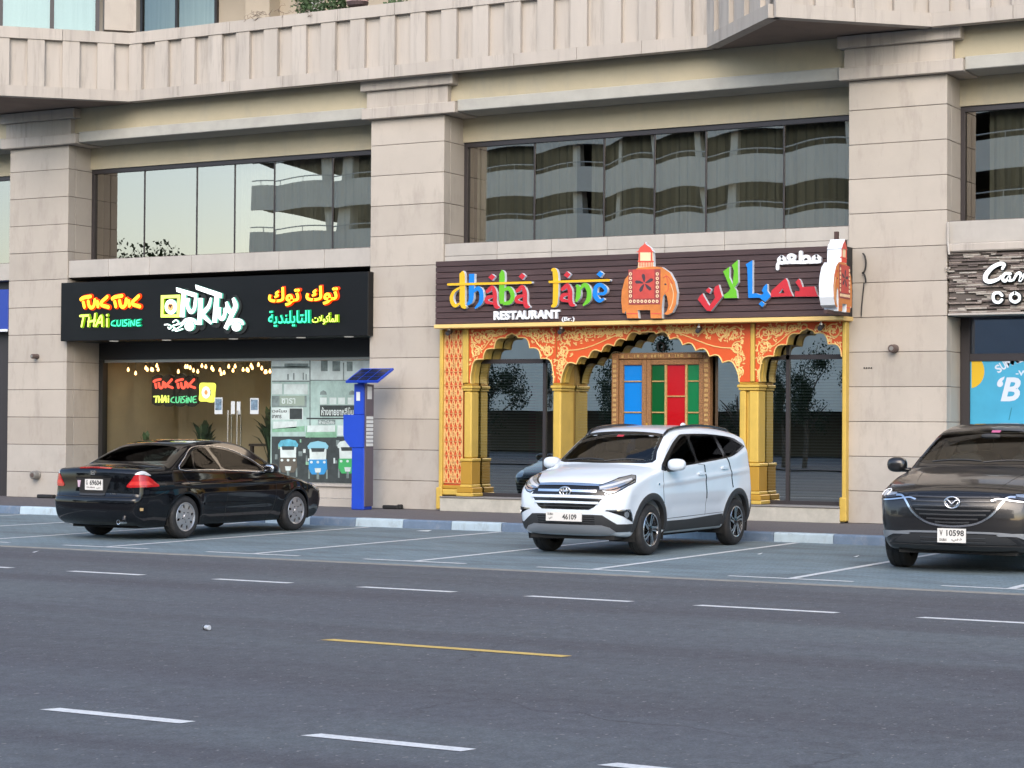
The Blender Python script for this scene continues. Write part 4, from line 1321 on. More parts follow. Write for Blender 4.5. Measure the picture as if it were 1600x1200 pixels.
# the elephants
MT['eleph'] = mat('elephant_orange', (.58, .19, .04), .45, var=.18, vscale=6)
MT['blanket'] = mat('blanket_red', (.50, .06, .045), .5, var=.15, vscale=8)
MT['blanket_edge'] = mat('blanket_border', (.27, .05, .05), .5)
MT['cream'] = mat('cream_print', (.80, .62, .38), .5)
MT['dome'] = mat('dome_red', (.62, .08, .05), .45)
MT['char'] = mat('charcoal_print', (.05, .035, .045), .5)
EB = [(215, 817), (200, 742), (188, 768), (167, 762), (156, 640), (162, 540), (192, 430), (245, 362), (325, 312), (480, 300), (560, 306), (640, 360), (690, 450), (714, 560), (702, 680), (664, 760), (610, 784), (582, 772), (612, 745), (626, 690), (612, 600), (592, 572), (572, 600), (562, 700), (562, 817), (450, 817), (445, 735), (320, 735), (328, 817)]
def elephant(name, label, mapz, depth, loc):
    """mapz(u, v, d): trace units -> world"""
    t = thing(name, label, 'sign figure', loc)
    def lay(nm, loops, d0, d1, m, parent=t, side=None):
        loops = loops if isinstance(loops[0][0], (tuple, list, np.ndarray)) else [loops]
        mb = MB()
        prism(mb, loops, mapz, d0, d1, 0, 1 if side else 0)
        return mb.build(nm, [m, side] if side else m, parent)
    body = lay('body', EB, -depth, 0, MT['eleph'], t, MT['white_side'])
    tower = lay('tower', [(330, 160), (472, 160), (478, 301), (322, 313)], -depth*.98, 0, MT['cream'], t, MT['white_side'])
    lay('dome', [(302, 158), (326, 146), (342, 112), (374, 86), (388, 74), (392, 52), (397, 74), (410, 86), (448, 112), (468, 146), (482, 158)], -depth*1.02, 0, MT['dome'], t, MT['white_side'])
    for x in range(334, 476, 16): lay('baluster', rect(x, 255, x+6, 302), -depth-.006, -depth*.9, MT['dome'], tower)
    lay('rail', rect(322, 244, 480, 256), -depth-.007, -depth*.9, MT['dome'], tower)
    for x in (330, 452): lay('post', rect(x, 160, x+14, 245), -depth-.005, -depth*.9, MT['dome'], tower)
    bl = lay('blanket', [(228, 332), (548, 326), (545, 676), (232, 681)], -depth-.006, -depth, MT['blanket_edge'])
    lay('blanket_field', [(272, 330), (490, 326), (488, 620), (274, 622)], -depth-.010, -depth, MT['blanket'], bl)
    for yy in range(375, 630, 44):
        for xx in (250, 518):
            lay('blanket_stud', [circ(xx, yy, 15, 17, 10), circ(xx, yy, 7, 9, 10)], -depth-.0105, -depth, MT['cream'], bl)
    for xx in range(250, 520, 38): lay('blanket_stud', [circ(xx, 648, 14, 17, 10), circ(xx, 648, 6, 8, 10)], -depth-.011, -depth, MT['cream'], bl)
    for k in range(5):
        a = .45+k*2*math.pi/5
        c, s_ = math.cos(a), math.sin(a)
        pet = [(390+c*r_-s_*w_, 468-(s_*r_+c*w_)) for r_, w_ in ((12, -5), (50, -17), (85, -15), (98, 4), (78, 18), (45, 12), (12, 5))]
        lay('blanket_petal', pet, -depth-.012, -depth, MT['char'], bl)
    lay('eye', circ(597, 478, 10, 9, 10), -depth-.004, -depth, MT['char'], body)
    lay('ear_line', ribbon([(600, 380), (625, 470), (620, 540), (596, 560)], 5, n=5), -depth-.0035, -depth, MT['dome'], body)
    lay('trunk_line', ribbon([(650, 470), (676, 560), (668, 660), (640, 730)], 5, n=5), -depth-.003, -depth, MT['cream'], body)
    lay('harness_line', ribbon([(575, 410), (620, 400), (668, 470)], 6, n=5), -depth-.0045, -depth, MT['blanket'], body)
    for x in (262, 505): lay('anklet', rect(x-48 if x < 400 else x-52, 765, x+60 if x < 400 else x+54, 775), -depth-.003, -depth, MT['dome'], body)
    return t
f6 = ZT(950, 370, .15625, DY)
_ux = math.dist(f6((400, 500)), f6((500, 500)))/100
elephant('elephant_figure', 'flat orange elephant with red blanket and domed tower in the middle of the plank sign', lambda u, v, d: (f6((u, v))[0], DY+d, f6((u, v))[1]), .09, (f6((400, 817))[0], DY, f6((400, 817))[1]))
# blade sign: same figure standing out from the wall, seen edge-on
_bz = lambda v: 4.70-(v-52)*(4.70-3.54)/(817-52)
_bs = (4.70-3.54)/(817-52)
elephant('elephant_figure', 'projecting elephant blade sign with wide white edge at the right end of the plank sign', lambda u, v, d: (-11.66-d, 30.30+(714-u)*_bs, _bz(v)), .24, (-11.6, 30.7, 3.56))
bk = thing('sign_bracket', 'rusty brown bracket frame behind the projecting elephant sign', 'bracket', (-11.5, 31.1, 3.5))
MT['rust'] = mat('brown_steel', (.06, .03, .025), .6)
MB().box(-11.56, -11.50, 30.25, 31.2, 3.49, 3.55).build('bracket_arm', MT['rust'], bk)
MB().box(-11.72, -11.66, 31.12, 31.19, 3.5, 4.86).build('bracket_post', MT['rust'], bk)
MB().box(-11.565, -11.52, 31.12, 31.19, 3.5, 4.72).build('bracket_post', MT['rust'], bk)
cl_ = [(-11.36+.03*math.cos(a), 31.54, 4.05+.05*a+.06*math.sin(a)) for a in np.linspace(0, 9, 24)]
cb = thing('cable_coil', 'loose dark cable coil on the stone pillar beside the projecting elephant', 'cable', (-11.36, 31.55, 3.95))
MB().tube(cl_, .014, 6).tube([(-11.36, 31.54, 4.05), (-11.40, 31.56, 3.75), (-11.42, 31.57, 3.5)], .01, 6).build('cable', MT['wire'], cb)

# arcade
AY = 31.50
ac = thing('arcade_front', 'gold columned restaurant front with orange cusped arches and gold scrollwork', 'shopfront', (-15.5, AY, .14))
ZS, ZT_ = 2.445, 3.425          # springing and top
def cusp_loop(cx, w, fr, apex):
    """scalloped arch edge from left spring to right spring"""
    L = [(-w*f_, ZS+(apex-ZS)*h) for f_, h in fr]
    pts = [np.array([cx+a, b]) for a, b in L]+[np.array([cx, apex])]
    pts += [np.array([cx-a, b]) for a, b in L[::-1]]
    out = [tuple(pts[0])]
    n_ = len(pts)
    for i in range(n_-1):
        p, q = pts[i], pts[i+1]
        d = q-p
        nrm = np.array([-d[1], d[0]])
        first = i in (0, n_-2)
        og = i in (len(L)-1, len(L))
        b = .06 if first else (.13 if og else .30)
        for k in range(1, 9):
            t = k/8
            s_ = math.sin(math.pi*t)
            if og: s_ = math.sin(math.pi*t)*(1.6-2.2*t if i == len(L)-1 else 1.6-2.2*(1-t))
            out.append(tuple(p+d*t+nrm*b*s_))
    return out
SMALL = [(1., 0), (.985, .253), (.70, .483), (.43, .695), (.155, .903)]
WIDE = [(1., 0), (.97, .24), (.82, .37), (.68, .49), (.53, .61), (.386, .72), (.246, .83), (.09, .945)]
def spandrel(x0, x1, cx, w, fr, apex, clip=None):
    lp = cusp_loop(cx, w, fr, apex)
    if clip is not None:
        lp = [p for p in lp if p[0] < clip]
        lp.append((clip, lp[-1][1]-.02))
    poly = [(x0, ZT_), (x0, ZS)]+lp+([(x1, ZS)] if clip is None else [(x1, lp[-1][1])])+[(x1, ZT_)]
    mb = MB()
    prism(mb, [poly], FP(AY), -.0, .12, 0, 1)
    sp = mb.build('arch_spandrel', [MT['orange'], MT['gold']], ac)
    # gold edge line and scalloped inner layer
    mb = MB()
    mb.tube([(p[0], AY-.004, p[1]) for p in lp], .012, 6)
    mb.build('edge_line', MT['gold_light'], sp)
    inner = [(x0+.02, ZT_-.01), (x0+.02, ZS)]+[(cx+(p[0]-cx)*.99, p[1]+.006) for p in lp]+([(x1-.02, ZS)] if clip is None else [(x1, lp[-1][1])])+[(x1-.02, ZT_-.01)]
    mb = MB()
    prism(mb, [inner], FP(AY+.121), 0, .16, 0, 0)
    mb.build('arch_soffit', MT['gold'], sp)
    # scrollwork
    mb = MB()
    rr = random.Random(int(cx*100))
    def inside_free(x, z):
        if z > ZT_-.03 or x < x0+.03 or x > x1-.03: return False
        # height of the scallop edge at x
        best = ZS
        for i in range(len(lp)-1):
            a, b = lp[i], lp[i+1]
            if min(a[0], b[0]) <= x <= max(a[0], b[0]):
                best = max(best, max(a[1], b[1]))
        return z > best+.045
    def tub(pts, r0):
        pts = [p for p in pts if inside_free(*p)]
        if len(pts) > 3: mb.tube([(p[0], AY-.003, p[1]) for p in pts], r0, 5)
    def flower(x, z, r0):
        if not inside_free(x, z): return
        for k in range(5):
            a = k*1.257+rr.uniform(0, 1)
            c, s_ = math.cos(a), math.sin(a)
            mb.add([(x, AY-.006, z), (x+c*r0*.55-s_*r0*.28, AY-.008, z+s_*r0*.55+c*r0*.28), (x+c*r0, AY-.006, z+s_*r0), (x+c*r0*.55+s_*r0*.28, AY-.008, z+s_*r0*.55-c*r0*.28)], [(0, 1, 2, 3)])
    def leafs(x, z, a, r0):
        if not inside_free(x, z): return
        c, s_ = math.cos(a), math.sin(a)
        mb.add([(x, AY-.005, z), (x+c*r0*.6-s_*r0*.22, AY-.007, z+s_*r0*.6+c*r0*.22), (x+c*r0, AY-.005, z+s_*r0), (x+c*r0*.5+s_*r0*.18, AY-.007, z+s_*r0*.5-c*r0*.18)], [(0, 1, 2, 3)])
    # each half: a chain of shrinking spirals along the top and down the side
    for side in (-1, 1):
        xe = x0 if side < 0 else x1
        cents = []
        half = abs(cx-xe)
        st = .22
        R0 = .135
        zc = ZT_-.165
        k = 0
        u = .17
        while u < half-.05:
            cents.append((xe-side*u, zc+.035*min(k, 2), R0*(1-.10*k)))
            u += .245*(1-.06*k)
            k += 1
        zz = zc-.25
        k = 1
        while zz > ZS+.05:
            cents.append((xe-side*(.165-.02*k), zz, R0*(1-.14*k)))
            zz -= .23*(1-.10*k)
            k += 1
        for i, (x, z, r0) in enumerate(cents):
            ph = rr.uniform(0, 6.28)
            sg = 1 if i % 2 else -1
            sp_ = [(x+sg*r0*(1-.72*t)*math.cos(ph+t*8.2), z+r0*(1-.72*t)*math.sin(ph+t*8.2)) for t in np.linspace(0, 1, 26)]
            tub(sp_, .011)
            flower(x, z, .05)
            for q in range(16):
                a = ph+q*.41
                leafs(x+sg*r0*.82*math.cos(a), z+r0*.82*math.sin(a), a+2.4*sg*(1 if q % 2 else -1)+(0 if q % 3 else 1.2), .07)
            if i:
                xa, za, _ = cents[i-1]
                tub([(xa+(x-xa)*t, za+(z-za)*t+.05*math.sin(t*6.28)) for t in np.linspace(0, 1, 12)], .011)
            for q in range(7):
                a = rr.uniform(0, 6.28); d_ = r0*rr.uniform(1.0, 1.45)
                leafs(x+d_*math.cos(a), z+d_*math.sin(a), a+1.2, .065)
                if q % 3 == 0: flower(x+d_*1.1*math.cos(a+.4), z+d_*1.1*math.sin(a+.4), .035)
    mb.build('scrollwork', MT['gold_light'], sp, kind='stuff')
    return sp
spandrel(-18.80, -17.02, -17.915, .845, SMALL, 3.335)
spandrel(-17.01, -13.42, -15.225, 1.695, WIDE, 3.325)
spandrel(-13.24, -11.69, -12.32, .845, SMALL, 3.325, clip=-11.72)
MB().box(-13.415, -13.33, AY-.012, AY+.2, ZS, ZT_).build('orange_strip', MT['orange'], ac)
MB().cbox(-13.325, -13.25, AY-.03, AY+.2, ZS, ZT_, .012).build('gold_strip', MT['gold'], ac)
MB().cbox(-18.93, -18.81, AY-.03, AY+.2, ZS, ZT_, .012).build('gold_strip', MT['gold'], ac)
def column(x0, x1, depth, groove=False):
    c = part_empty('column', ac)
    y1 = AY+depth
    sh = MB()
    n_ = 2 if groove else 1
    if groove:
        m_ = x0+(x1-x0)*.42
        sh.cbox(x0, m_-.03, AY, y1, 1.09, 2.30, .02)
        sh.cbox(m_-.032, m_+.032, AY+.06, y1-.001, 1.09, 2.30, .01)
        sh.cbox(m_+.03, x1, AY, y1, 1.09, 2.30, .02)
    else:
        sh.cbox(x0, x1, AY, y1, 1.09, 2.30, .025)
    sh.build('shaft', MT['gold'], c)
    # capital flaring upward, base with mouldings
    for (za, zb, e0) in ((2.302, 2.345, .012), (2.347, 2.40, .03), (2.402, 2.443, .0)):
        MB().cbox(x0-e0, x1+e0, AY-e0, y1+.0, za, zb, .01).build('capital', MT['gold'] if e0 else MT['gold_deep'], c)
    for (za, zb, e0, m) in ((1.035, 1.088, .05, 'gold'), (.62, 1.033, .035, 'gold_deep'), (.565, .618, .045, 'gold'), (.47, .563, .085, 'gold_deep'), (.405, .468, .095, 'gold')):
        MB().cbox(x0-e0, x1+e0, AY-e0, y1+.0, za, zb, .012).build('base', MT[m], c)
    return c
column(-18.91, -18.75, .28)
column(-17.085, -16.925, .50)
column(-13.53, -13.19, .33, True)
# edge posts
for x0, x1 in ((-19.405, -19.335), (-11.70, -11.635)):
    MB().cbox(x0, x1, AY-.05, AY+.15, .16, 3.42, .012).build('edge_post', MT['gold'], ac)
    MB().cbox(x0-.03, x1+.03, AY-.10, AY-.051, .16, .56, .02).build('edge_foot', MT['gold'], ac)
# lattice panel
lt = part_empty('lattice_panel', ac)
MB().box(-19.333, -18.935, AY+.03, AY+.06, .60, 3.42).build('backing', mat('lattice_backing', (.52, .075, .02), .5), lt)
mb = MB()
def bar(a, b, w_=.011):
    d = Vector((b[0]-a[0], 0, b[1]-a[1])); L_ = d.length; d /= L_
    q = Vector((-d.z, 0, d.x))*w_/2
    A0, B0 = Vector((a[0], AY+.004, a[1])), Vector((b[0], AY+.004, b[1]))
    o = Vector((0, .024, 0))
    mb.add([A0-q, B0-q, B0+q, A0+q, A0-q+o, B0-q+o, B0+q+o, A0+q+o], [(0, 1, 2, 3), (0, 4, 5, 1), (3, 2, 6, 7)])
nw, nh = 2, 11
lx0, lx1, lz0, lz1 = -19.32, -18.945, .64, 3.41
cw, ch = (lx1-lx0)/nw, (lz1-lz0)/nh
for i in range(nw):
    for j in range(nh):
        x, z = lx0+cw*i, lz0+ch*j
        c = (x+cw/2, z+ch/2)
        bar((x, z), (x+cw/2, z+ch)); bar((x+cw/2, z+ch), (x+cw, z)); bar((x, z+ch), (x+cw/2, z)); bar((x+cw/2, z), (x+cw, z+ch))
        e = [(c[0]+cw*.16*math.cos(a), c[1]+ch*.24*math.sin(a)) for a in np.linspace(0, 2*math.pi, 9)]
        for k in range(8): bar(e[k], e[k+1], .009)
        e = [(x+cw*.11*math.cos(a), c[1]+ch*.22*math.sin(a)) for a in np.linspace(-math.pi/2, math.pi/2, 6)]
        for k in range(5): bar(e[k], e[k+1], .009)
        e = [(x+cw-cw*.11*math.cos(a), c[1]+ch*.22*math.sin(a)) for a in np.linspace(-math.pi/2, math.pi/2, 6)]
        for k in range(5): bar(e[k], e[k+1], .009)
        bar((x, c[1]), (x+cw*.34, c[1]), .009); bar((x+cw*.66, c[1]), (x+cw, c[1]), .009)
for j in range(nh+1): bar((lx0, lz0+ch*j), (lx1, lz0+ch*j), .008)
bar((lx0, lz0), (lx0, lz1), .02); bar((lx1, lz0), (lx1, lz1), .02)
mb.build('lattice', mat('lattice_cream_gold', (.80, .50, .20), .5), lt, kind='stuff')
MB().cbox(-19.335, -18.80, AY-.03, AY+.10, .53, .60, .015).build('panel_base', MT['gold_deep'], ac)
MB().cbox(-19.335, -18.80, AY-.06, AY+.10, .42, .528, .02).build('panel_base', MT['gold'], ac)
# plinth step
MT['marble'] = mat('pale_marble_step', (.44, .42, .36), .5, var=.16, vscale=4, stain=(.28, .26, .22), stain_amt=.5, stain_scale=(2, 2, 2))
pl = thing('entrance_step', 'pale stone step along the foot of the gold restaurant front', 'step', (-15.5, 31.4, .135))
for k, (a, b) in enumerate(((-19.33, -16.9), (-16.897, -14.3), (-14.297, -11.71))):
    MB().cbox(a, b, 31.38, 32.3, WZ, .375, .006).build('stone_slab', MT['marble'], pl)
MB().cbox(-19.33, -11.71, 31.36, 32.3, .378, .402, .006).build('tread', mat('grey_tread', (.22, .21, .20), .5), pl)
# glazing behind the arches
GY1, GYM, GYR = 31.80, 32.02, 31.84
gz = thing('arch_windows', 'dark glass windows with blinds behind the gold arches', 'window', (-15.5, GYM, .4))
def glaz(x0, x1, Y, seed, amp=.0016):
    vs, fs = pane_mesh(x0, x1, .47, 3.44, Y, amp, seed)
    MB().add(vs, fs).build('pane', MT['panedark'], gz, smooth=True)
glaz(-18.92, -17.43, GY1, 41); glaz(-17.37, -17.0, GY1, 42)
glaz(-16.96, -16.10, GYM, 43); glaz(-14.2, -13.35, GYM, 44); glaz(-16.10, -14.2, GYM+.01, 47)
glaz(-13.36, -12.82, GYR, 45); glaz(-12.76, -11.66, GYR, 46)
for x0, x1, Y, z0, z1 in ((-17.43, -17.37, GY1, .47, 3.44), (-12.82, -12.76, GYR, .47, 3.44), (-18.92, -17.0, GY1, 2.80, 2.88), (-13.36, -11.66, GYR, 2.82, 2.90), (-18.92, -17.0, GY1, .403, .47), (-16.96, -13.35, GYM, .403, .47), (-13.36, -11.66, GYR, .403, .47)):
    MB().box(x0, x1, Y-.03, Y+.04, z0, z1).build('mullion', MT['frame'], gz)
MB().box(-17.08, -16.93, GY1, GYM+.05, .41, 3.44).build('return_wall', MT['gold_deep'], gz)
MB().box(-13.52, -13.36, GYR, GYM+.05, .41, 3.44).build('return_wall', MT['gold_deep'], gz)
mb = MB()
for (x0, x1, Y) in ((-18.85, -17.45, GY1), (-16.9, -16.15, GYM), (-14.15, -13.4, GYM), (-13.3, -11.7, GYR)):
    z = .5
    while z < 2.8:
        mb.add([(x0, Y+.07, z), (x1, Y+.07, z), (x1, Y+.10, z+.022), (x0, Y+.10, z+.022)], [(0, 1, 2, 3)])
        z += .05
mb.build('blind_slats', mat('grey_blind', (.20, .22, .22), .6), gz, kind='stuff')
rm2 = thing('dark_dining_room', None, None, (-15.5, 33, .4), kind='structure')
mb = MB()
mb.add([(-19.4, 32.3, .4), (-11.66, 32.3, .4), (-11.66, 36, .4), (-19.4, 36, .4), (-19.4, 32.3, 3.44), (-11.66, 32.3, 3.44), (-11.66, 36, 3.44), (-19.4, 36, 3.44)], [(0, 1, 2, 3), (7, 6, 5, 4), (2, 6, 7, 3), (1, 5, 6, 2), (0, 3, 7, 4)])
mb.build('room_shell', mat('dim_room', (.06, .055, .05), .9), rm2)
# coloured door
MT['carved'] = mat('carved_brown_wood', (.26, .125, .045), .55, var=.45, vscale=38, bump=.8, bscale=45)
MT['carved_gold'] = mat('carved_gilt', (.42, .26, .09), .5, var=.3, vscale=30, bump=.5, bscale=60)
def cg(name, c): return mat(name, c, .12, coat=.5)
G_b, G_g, G_r, G_g2 = cg('blue_door_glass', (.008, .20, .62)), cg('dark_green_glass', (.003, .085, .02)), cg('red_glass', (.42, .006, .01)), cg('green_glass', (.006, .16, .05))
DOY = 31.92
dr = thing('coloured_door', 'carved wooden double door with blue, green and red glass panes', 'door', (-15.2, DOY, .4))
X0, X1, ZD = -16.10, -14.22, 2.965
for a, b, c_, d_ in ((X0, X0+.13, .405, ZD), (X1-.13, X1, .405, ZD), (X0+.132, X1-.132, ZD-.11, ZD)):
    fr = MB().cbox(a, b, DOY-.08, DOY+.06, c_, d_, .012).build('door_frame', MT['carved'], dr)
    if b-a > .5:
        x = a+.06
        while x < b-.05:
            wv = random.choice((.02, .035, .05))
            MB().cbox(x, x+wv, DOY-.092, DOY-.081, ZD-.085, ZD-.03, .004).build('carved_block', MT['carved_gold'], fr)
            x += wv+random.choice((.02, .03, .09))
    else:
        z = .5
        while z < ZD-.15:
            MB().cbox(a+.03, b-.03, DOY-.09, DOY-.081, z, z+.05, .004).build('carved_block', MT['carved_gold'], fr)
            z += .085
def leaf(x0, x1, cols, bars):
    l = part_empty('door_leaf', dr)
    st = .085
    zt = ZD-.115
    for a, b, c_, d_ in ((x0, x0+st, .42, zt), (x1-st, x1, .42, zt), (x0+st+.001, x1-st-.001, zt-.095, zt), (x0+st+.001, x1-st-.001, .42, .75)):
        MB().cbox(a, b, DOY-.05, DOY+.03, c_, d_, .008).build('stile', MT['carved'], l)
    for (a, b, m) in cols:
        MB().box(a, b, DOY-.008, DOY+.004, .751, zt-.096).build('pane', m, l)
        for z in bars.get(m.name, bars['*']):
            MB().cbox(a, b, DOY-.03, DOY-.009, z-.012, z+.012, .004).build('glazing_bar', MT['carved_gold'], l)
    for i in range(len(cols)-1):
        a, b = cols[i][1], cols[i+1][0]
        MB().cbox(a-.004, b+.004, DOY-.04, DOY+.02, .751, zt-.096, .005).build('glazing_bar', MT['carved_gold'], l)
zb = [2.47, 1.93, 1.4, .95]
leaf(X0+.134, -15.44, [(-15.88, -15.535, G_b)], {'*': zb})
leaf(-15.435, X1-.134, [(-15.345, -15.09, G_g), (-15.055, -14.70, G_r), (-14.665, -14.445, G_g2)], {'*': zb, 'red_glass': [2.21, 1.6, 1.05]})
MB().tube([(-15.40, DOY-.10, 1.1), (-15.40, DOY-.10, 1.75)], .018, 8).build('door_handle', MT['gold_deep'], dr, smooth=True)
em = thing('horseshoe_emblem', 'small dark horseshoe emblem above the coloured door', 'emblem', (-15.1, GYM-.03, 3.1))
ex, ez = wp(1032, 542, GYM-.03)
MB().tube([(ex+.06*math.sin(a), GYM-.03, ez-.075*math.cos(a)) for a in np.linspace(.5, 5.8, 14)], .014, 6).build('ring', MT['dark_wood'], em)
# added panel behind the left arch, stands in for a reflection in its glass
bn = thing('reflection_panel', 'pink and magenta panel standing in for a reflection in the left arch window', 'reflection', (-17.7, 32.3, .41))
MB().box(-18.0, -17.45, 32.3, 32.31, .5, 2.35).build('reflection_sheet', mat('pink_reflection', (.42, .22, .22), .6, var=.25, vscale=5), bn)
MB().box(-18.0, -17.86, 32.285, 32.297, .5, 2.45).build('reflection_stripe', mat('magenta_reflection', (.30, .015, .09), .6), bn)
MB().box(-18.02, -17.43, 32.25, 32.36, .41, .5).build('reflection_base', MT['steel'], bn)
# cctv heads under the trim
for (px_, py_, lb) in ((702, 519, 'small dark camera under the gold trim above the lattice panel'), (877, 517, 'small dark camera under the gold trim above the second column'), (1092, 515, 'small dark camera under the gold trim right of the coloured door'), (1283, 511, 'small dark camera under the gold trim above the right arch')):
    x, z = wp(px_, py_, 31.36)
    t = thing('security_camera', lb, 'camera', (x, 31.36, z), group='cameras under the restaurant sign')
    MB().lathe([(.03, 0), (.03, .04), (.012, .045), (.012, .08)], Matrix.Translation((x, 31.36, z+.02)), 10).build('mount', MT['steel'], t, smooth=40)
    Mx = Matrix.Translation((x, 31.36, z)) @ Matrix.Rotation(R(115), 4, 'X')
    MB().lathe([(.03, -.07), (.042, -.06), (.045, .05), (.038, .075), (.02, .08)], Mx, 12).build('housing', mat('camera_body', (.05, .05, .055), .35) if px_ == 702 else bpy.data.materials['camera_body'], t, smooth=40)
# ------------------------------------------------------------------ coffee shop, right bay (partly out of frame)
MT['strip_stone'] = mat('grey_brown_ledger_stone', (.24, .20, .175), .85, var=.35, vscale=7, stretch=(1.2, 1, 6), bump=.5, bscale=25)
MT['strip_stone2'] = mat('pale_ledger_stone', (.36, .33, .29), .85, var=.3, vscale=7, stretch=(1.2, 1, 6), bump=.5, bscale=25)
MT['strip_stone3'] = mat('dark_ledger_stone', (.13, .105, .095), .85, var=.3, vscale=7, stretch=(1.2, 1, 6), bump=.5, bscale=25)
cs = thing('sign_board', 'ledger stone fascia with white script lettering at the right edge', 'sign', (-6.1, FY, 3.5))
MB().box(-9.97, -2.27, FY+.05, 32.04, 3.525, 4.49).build('fascia_core', MT['joint'], cs)
for k in range(3):
    mb = MB()
    rr = random.Random(20+k)
    for row in range(34):
        x = -9.97+rr.uniform(-.2, 0)
        z0 = 3.527+.0283*row
        while x < -2.3:
            w_ = rr.uniform(.12, .42)
            if rr.randrange(3) == k:
                mb.cbox(max(x, -9.97), min(x+w_-.004, -2.28), FY+rr.uniform(.0, .03), FY+.06, z0, z0+.026, .003)
            x += w_
    # pieces of the other rows interleave with these
    mb.build('ledger_stones', MT[('strip_stone', 'strip_stone2', 'strip_stone3')[k]], cs, kind='stuff')
MB().cbox(-9.98, -2.27, FY-.01, FY+.5, 3.488, 3.522, .005).build('bottom_trim', MT['sillstone'], cs)
MB().cbox(-9.98, -2.27, FY-.05, FY+.5, 4.495, 4.634, .02).build('cornice', MT['parapet'], cs)
f8 = ZT(1400, 370, .125, FY-.02)
_s5b = _s5
_s5 = math.dist(f8((0, 0)), f8((100, 0)))/100
CW = mat('white_lit_letter', (.8, .84, .84), .4, emit=(.8, .95, .95), es=.18)
CW.cycles.emission_sampling = 'NONE'
def cl(st, wd):
    outs = [ribbon([(*f8(p[:2]), (p[2] if len(p) > 2 else wd)*_s5) for p in s], 1, n=6) for s in st]
    mb = MB()
    for i, s in enumerate(st): prism(mb, [ribbon([(*f8((p[0]+3, p[1]+3)), ((p[2] if len(p) > 2 else wd)+18)*_s5) for p in s], 1, n=6)], FP(FY-.012), -.002-.001*i, .01)
    mb.build('letter_backing', MT['black_matte'], cs)
    letter(cs, 'letter', outs, FY-.02, .05, [CW, MT['black_matte']])
cl([[(1342, 400, 34), (1362, 350, 40), (1310, 340, 44), (1210, 390, 50), (1135, 480, 56), (1135, 545, 52), (1200, 562, 46), (1290, 530, 36), (1325, 500, 30)]], 46)
cl([[(1440, 465, 34), (1375, 465, 36), (1342, 520, 38), (1375, 556, 34), (1430, 500, 32), (1425, 548, 32), (1480, 540, 28)]], 34)
cl([[(1480, 540, 26), (1520, 470, 32), (1560, 455, 34), (1572, 500, 34), (1560, 555, 30), (1640, 440, 30)]], 34)
cl([[(1336, 735, 34), (1300, 702, 34), (1240, 712, 34), (1225, 760, 34), (1245, 810, 34), (1300, 820, 34), (1334, 790, 34)]], 34)
cl([[(1500, 702), (1550, 735), (1548, 790), (1500, 818), (1448, 790), (1446, 735), (1490, 702)]], 34)
_s5 = _s5b
cf = thing('glass_shopfront', 'coffee shop glazing with dark upper panes and blue summer poster', 'shopfront', (-6.1, 32.3, .2))
CY = 32.36
MT['navy_glass'] = glass_mat('navy_pane', (.10, .14, .22), .16, (.7, .8, 1))
MB().box(-9.99, -9.84, CY-.06, CY+.06, WZ, 3.5).build('frame_post', MT['frame'], cf)
MB().box(-9.838, -2.28, CY-.05, CY+.05, 2.78, 2.90).build('frame_rail', MT['frame'], cf)
MB().box(-9.838, -2.28, CY-.05, CY+.05, WZ, .35).build('frame_rail', MT['frame'], cf)
for x0, x1 in ((-9.838, -7.4), (-7.36, -4.9), (-4.86, -2.28)):
    vs_, fs_ = pane_mesh(x0, x1, 2.902, 3.5, CY, .001, 7)
    MB().add(vs_, fs_).build('pane', MT['navy_glass'], cf, smooth=True)
MB().box(-9.838, -2.28, CY+.06, CY+.1, .35, 3.5).build('back_sheet', mat('navy_backing', (.02, .03, .055), .6), cf)
po = thing('window_poster', 'bright blue poster with yellow sun and pale curved lettering in the coffee shop window', 'poster', (-8, CY-.02, .4))
PYY = CY-.03
MT['poster_blue'] = mat('poster_blue', (.05, .33, .52), .45, var=.12, vscale=1.2)
MB().box(-9.836, -6.5, PYY, PYY+.02, .36, 2.778).build('sheet', MT['poster_blue'], po)
fq = ZT(1480, 480, .175, PYY)
def pflat(nm, loop, m, k):
    mb = MB()
    prism(mb, [[fq(p) for p in loop]], FP(PYY), -.0015*k, 0)
    return mb.build(nm, m, po)
sunp = [(218, 420)]+[(200+132*math.cos(a), 572-152*math.sin(a)) for a in np.linspace(1.40, -1.42, 20)]+[(218, 724)]
pflat('sun_print', [(max(p[0], 216), max(p[1], 418)) for p in sunp], mat('poster_yellow', (.62, .40, .015), .5), 1)
PW = mat('poster_white', (.55, .62, .72), .5)
def arc_text(body, cx, cy, r, a0, a1, h):
    mb = MB()
    for i, chh in enumerate(body):
        a = a0+(a1-a0)*i/(len(body)-1)
        u, v = cx+r*math.sin(a), cy-r*math.cos(a)
        x, z = fq((u, v))
        hh = h*.175*.0112
        ca, sa = math.cos(-a*.9), math.sin(-a*.9)
        mp = lambda p, q, d: (x+(p*ca-q*sa), PYY+d, z+(p*sa+q*ca))
        text_add(mb, chh, (0, hh*(.95 if chh in 'M' else .62), 0, hh), mp, -.002, 0, .03)
    mb.build('print_text', PW, po)
arc_text('SUMMER', 820, 1060, 590, -.66, -.26, 70)
def ptext(body, x0, x1, y0, y1, sh=0.):
    (a, zb), (b, _z) = fq((x0, y1)), fq((x1, y1))
    mb = MB()
    text_add(mb, body, (a, b, zb, fq((x0, y0))[1]), FP(PYY), -.002, 0, .03, sh)
    mb.build('print_text', PW, po)
ptext('-WI', 612, 740, 565, 612)
ptext('\u2018B', 445, 655, 618, 840, .25)
pflat('straw_print', ribbon([(575, 900), (552, 1005)], 9, smooth=False), mat('poster_teal', (.02, .20, .28), .5), 1)

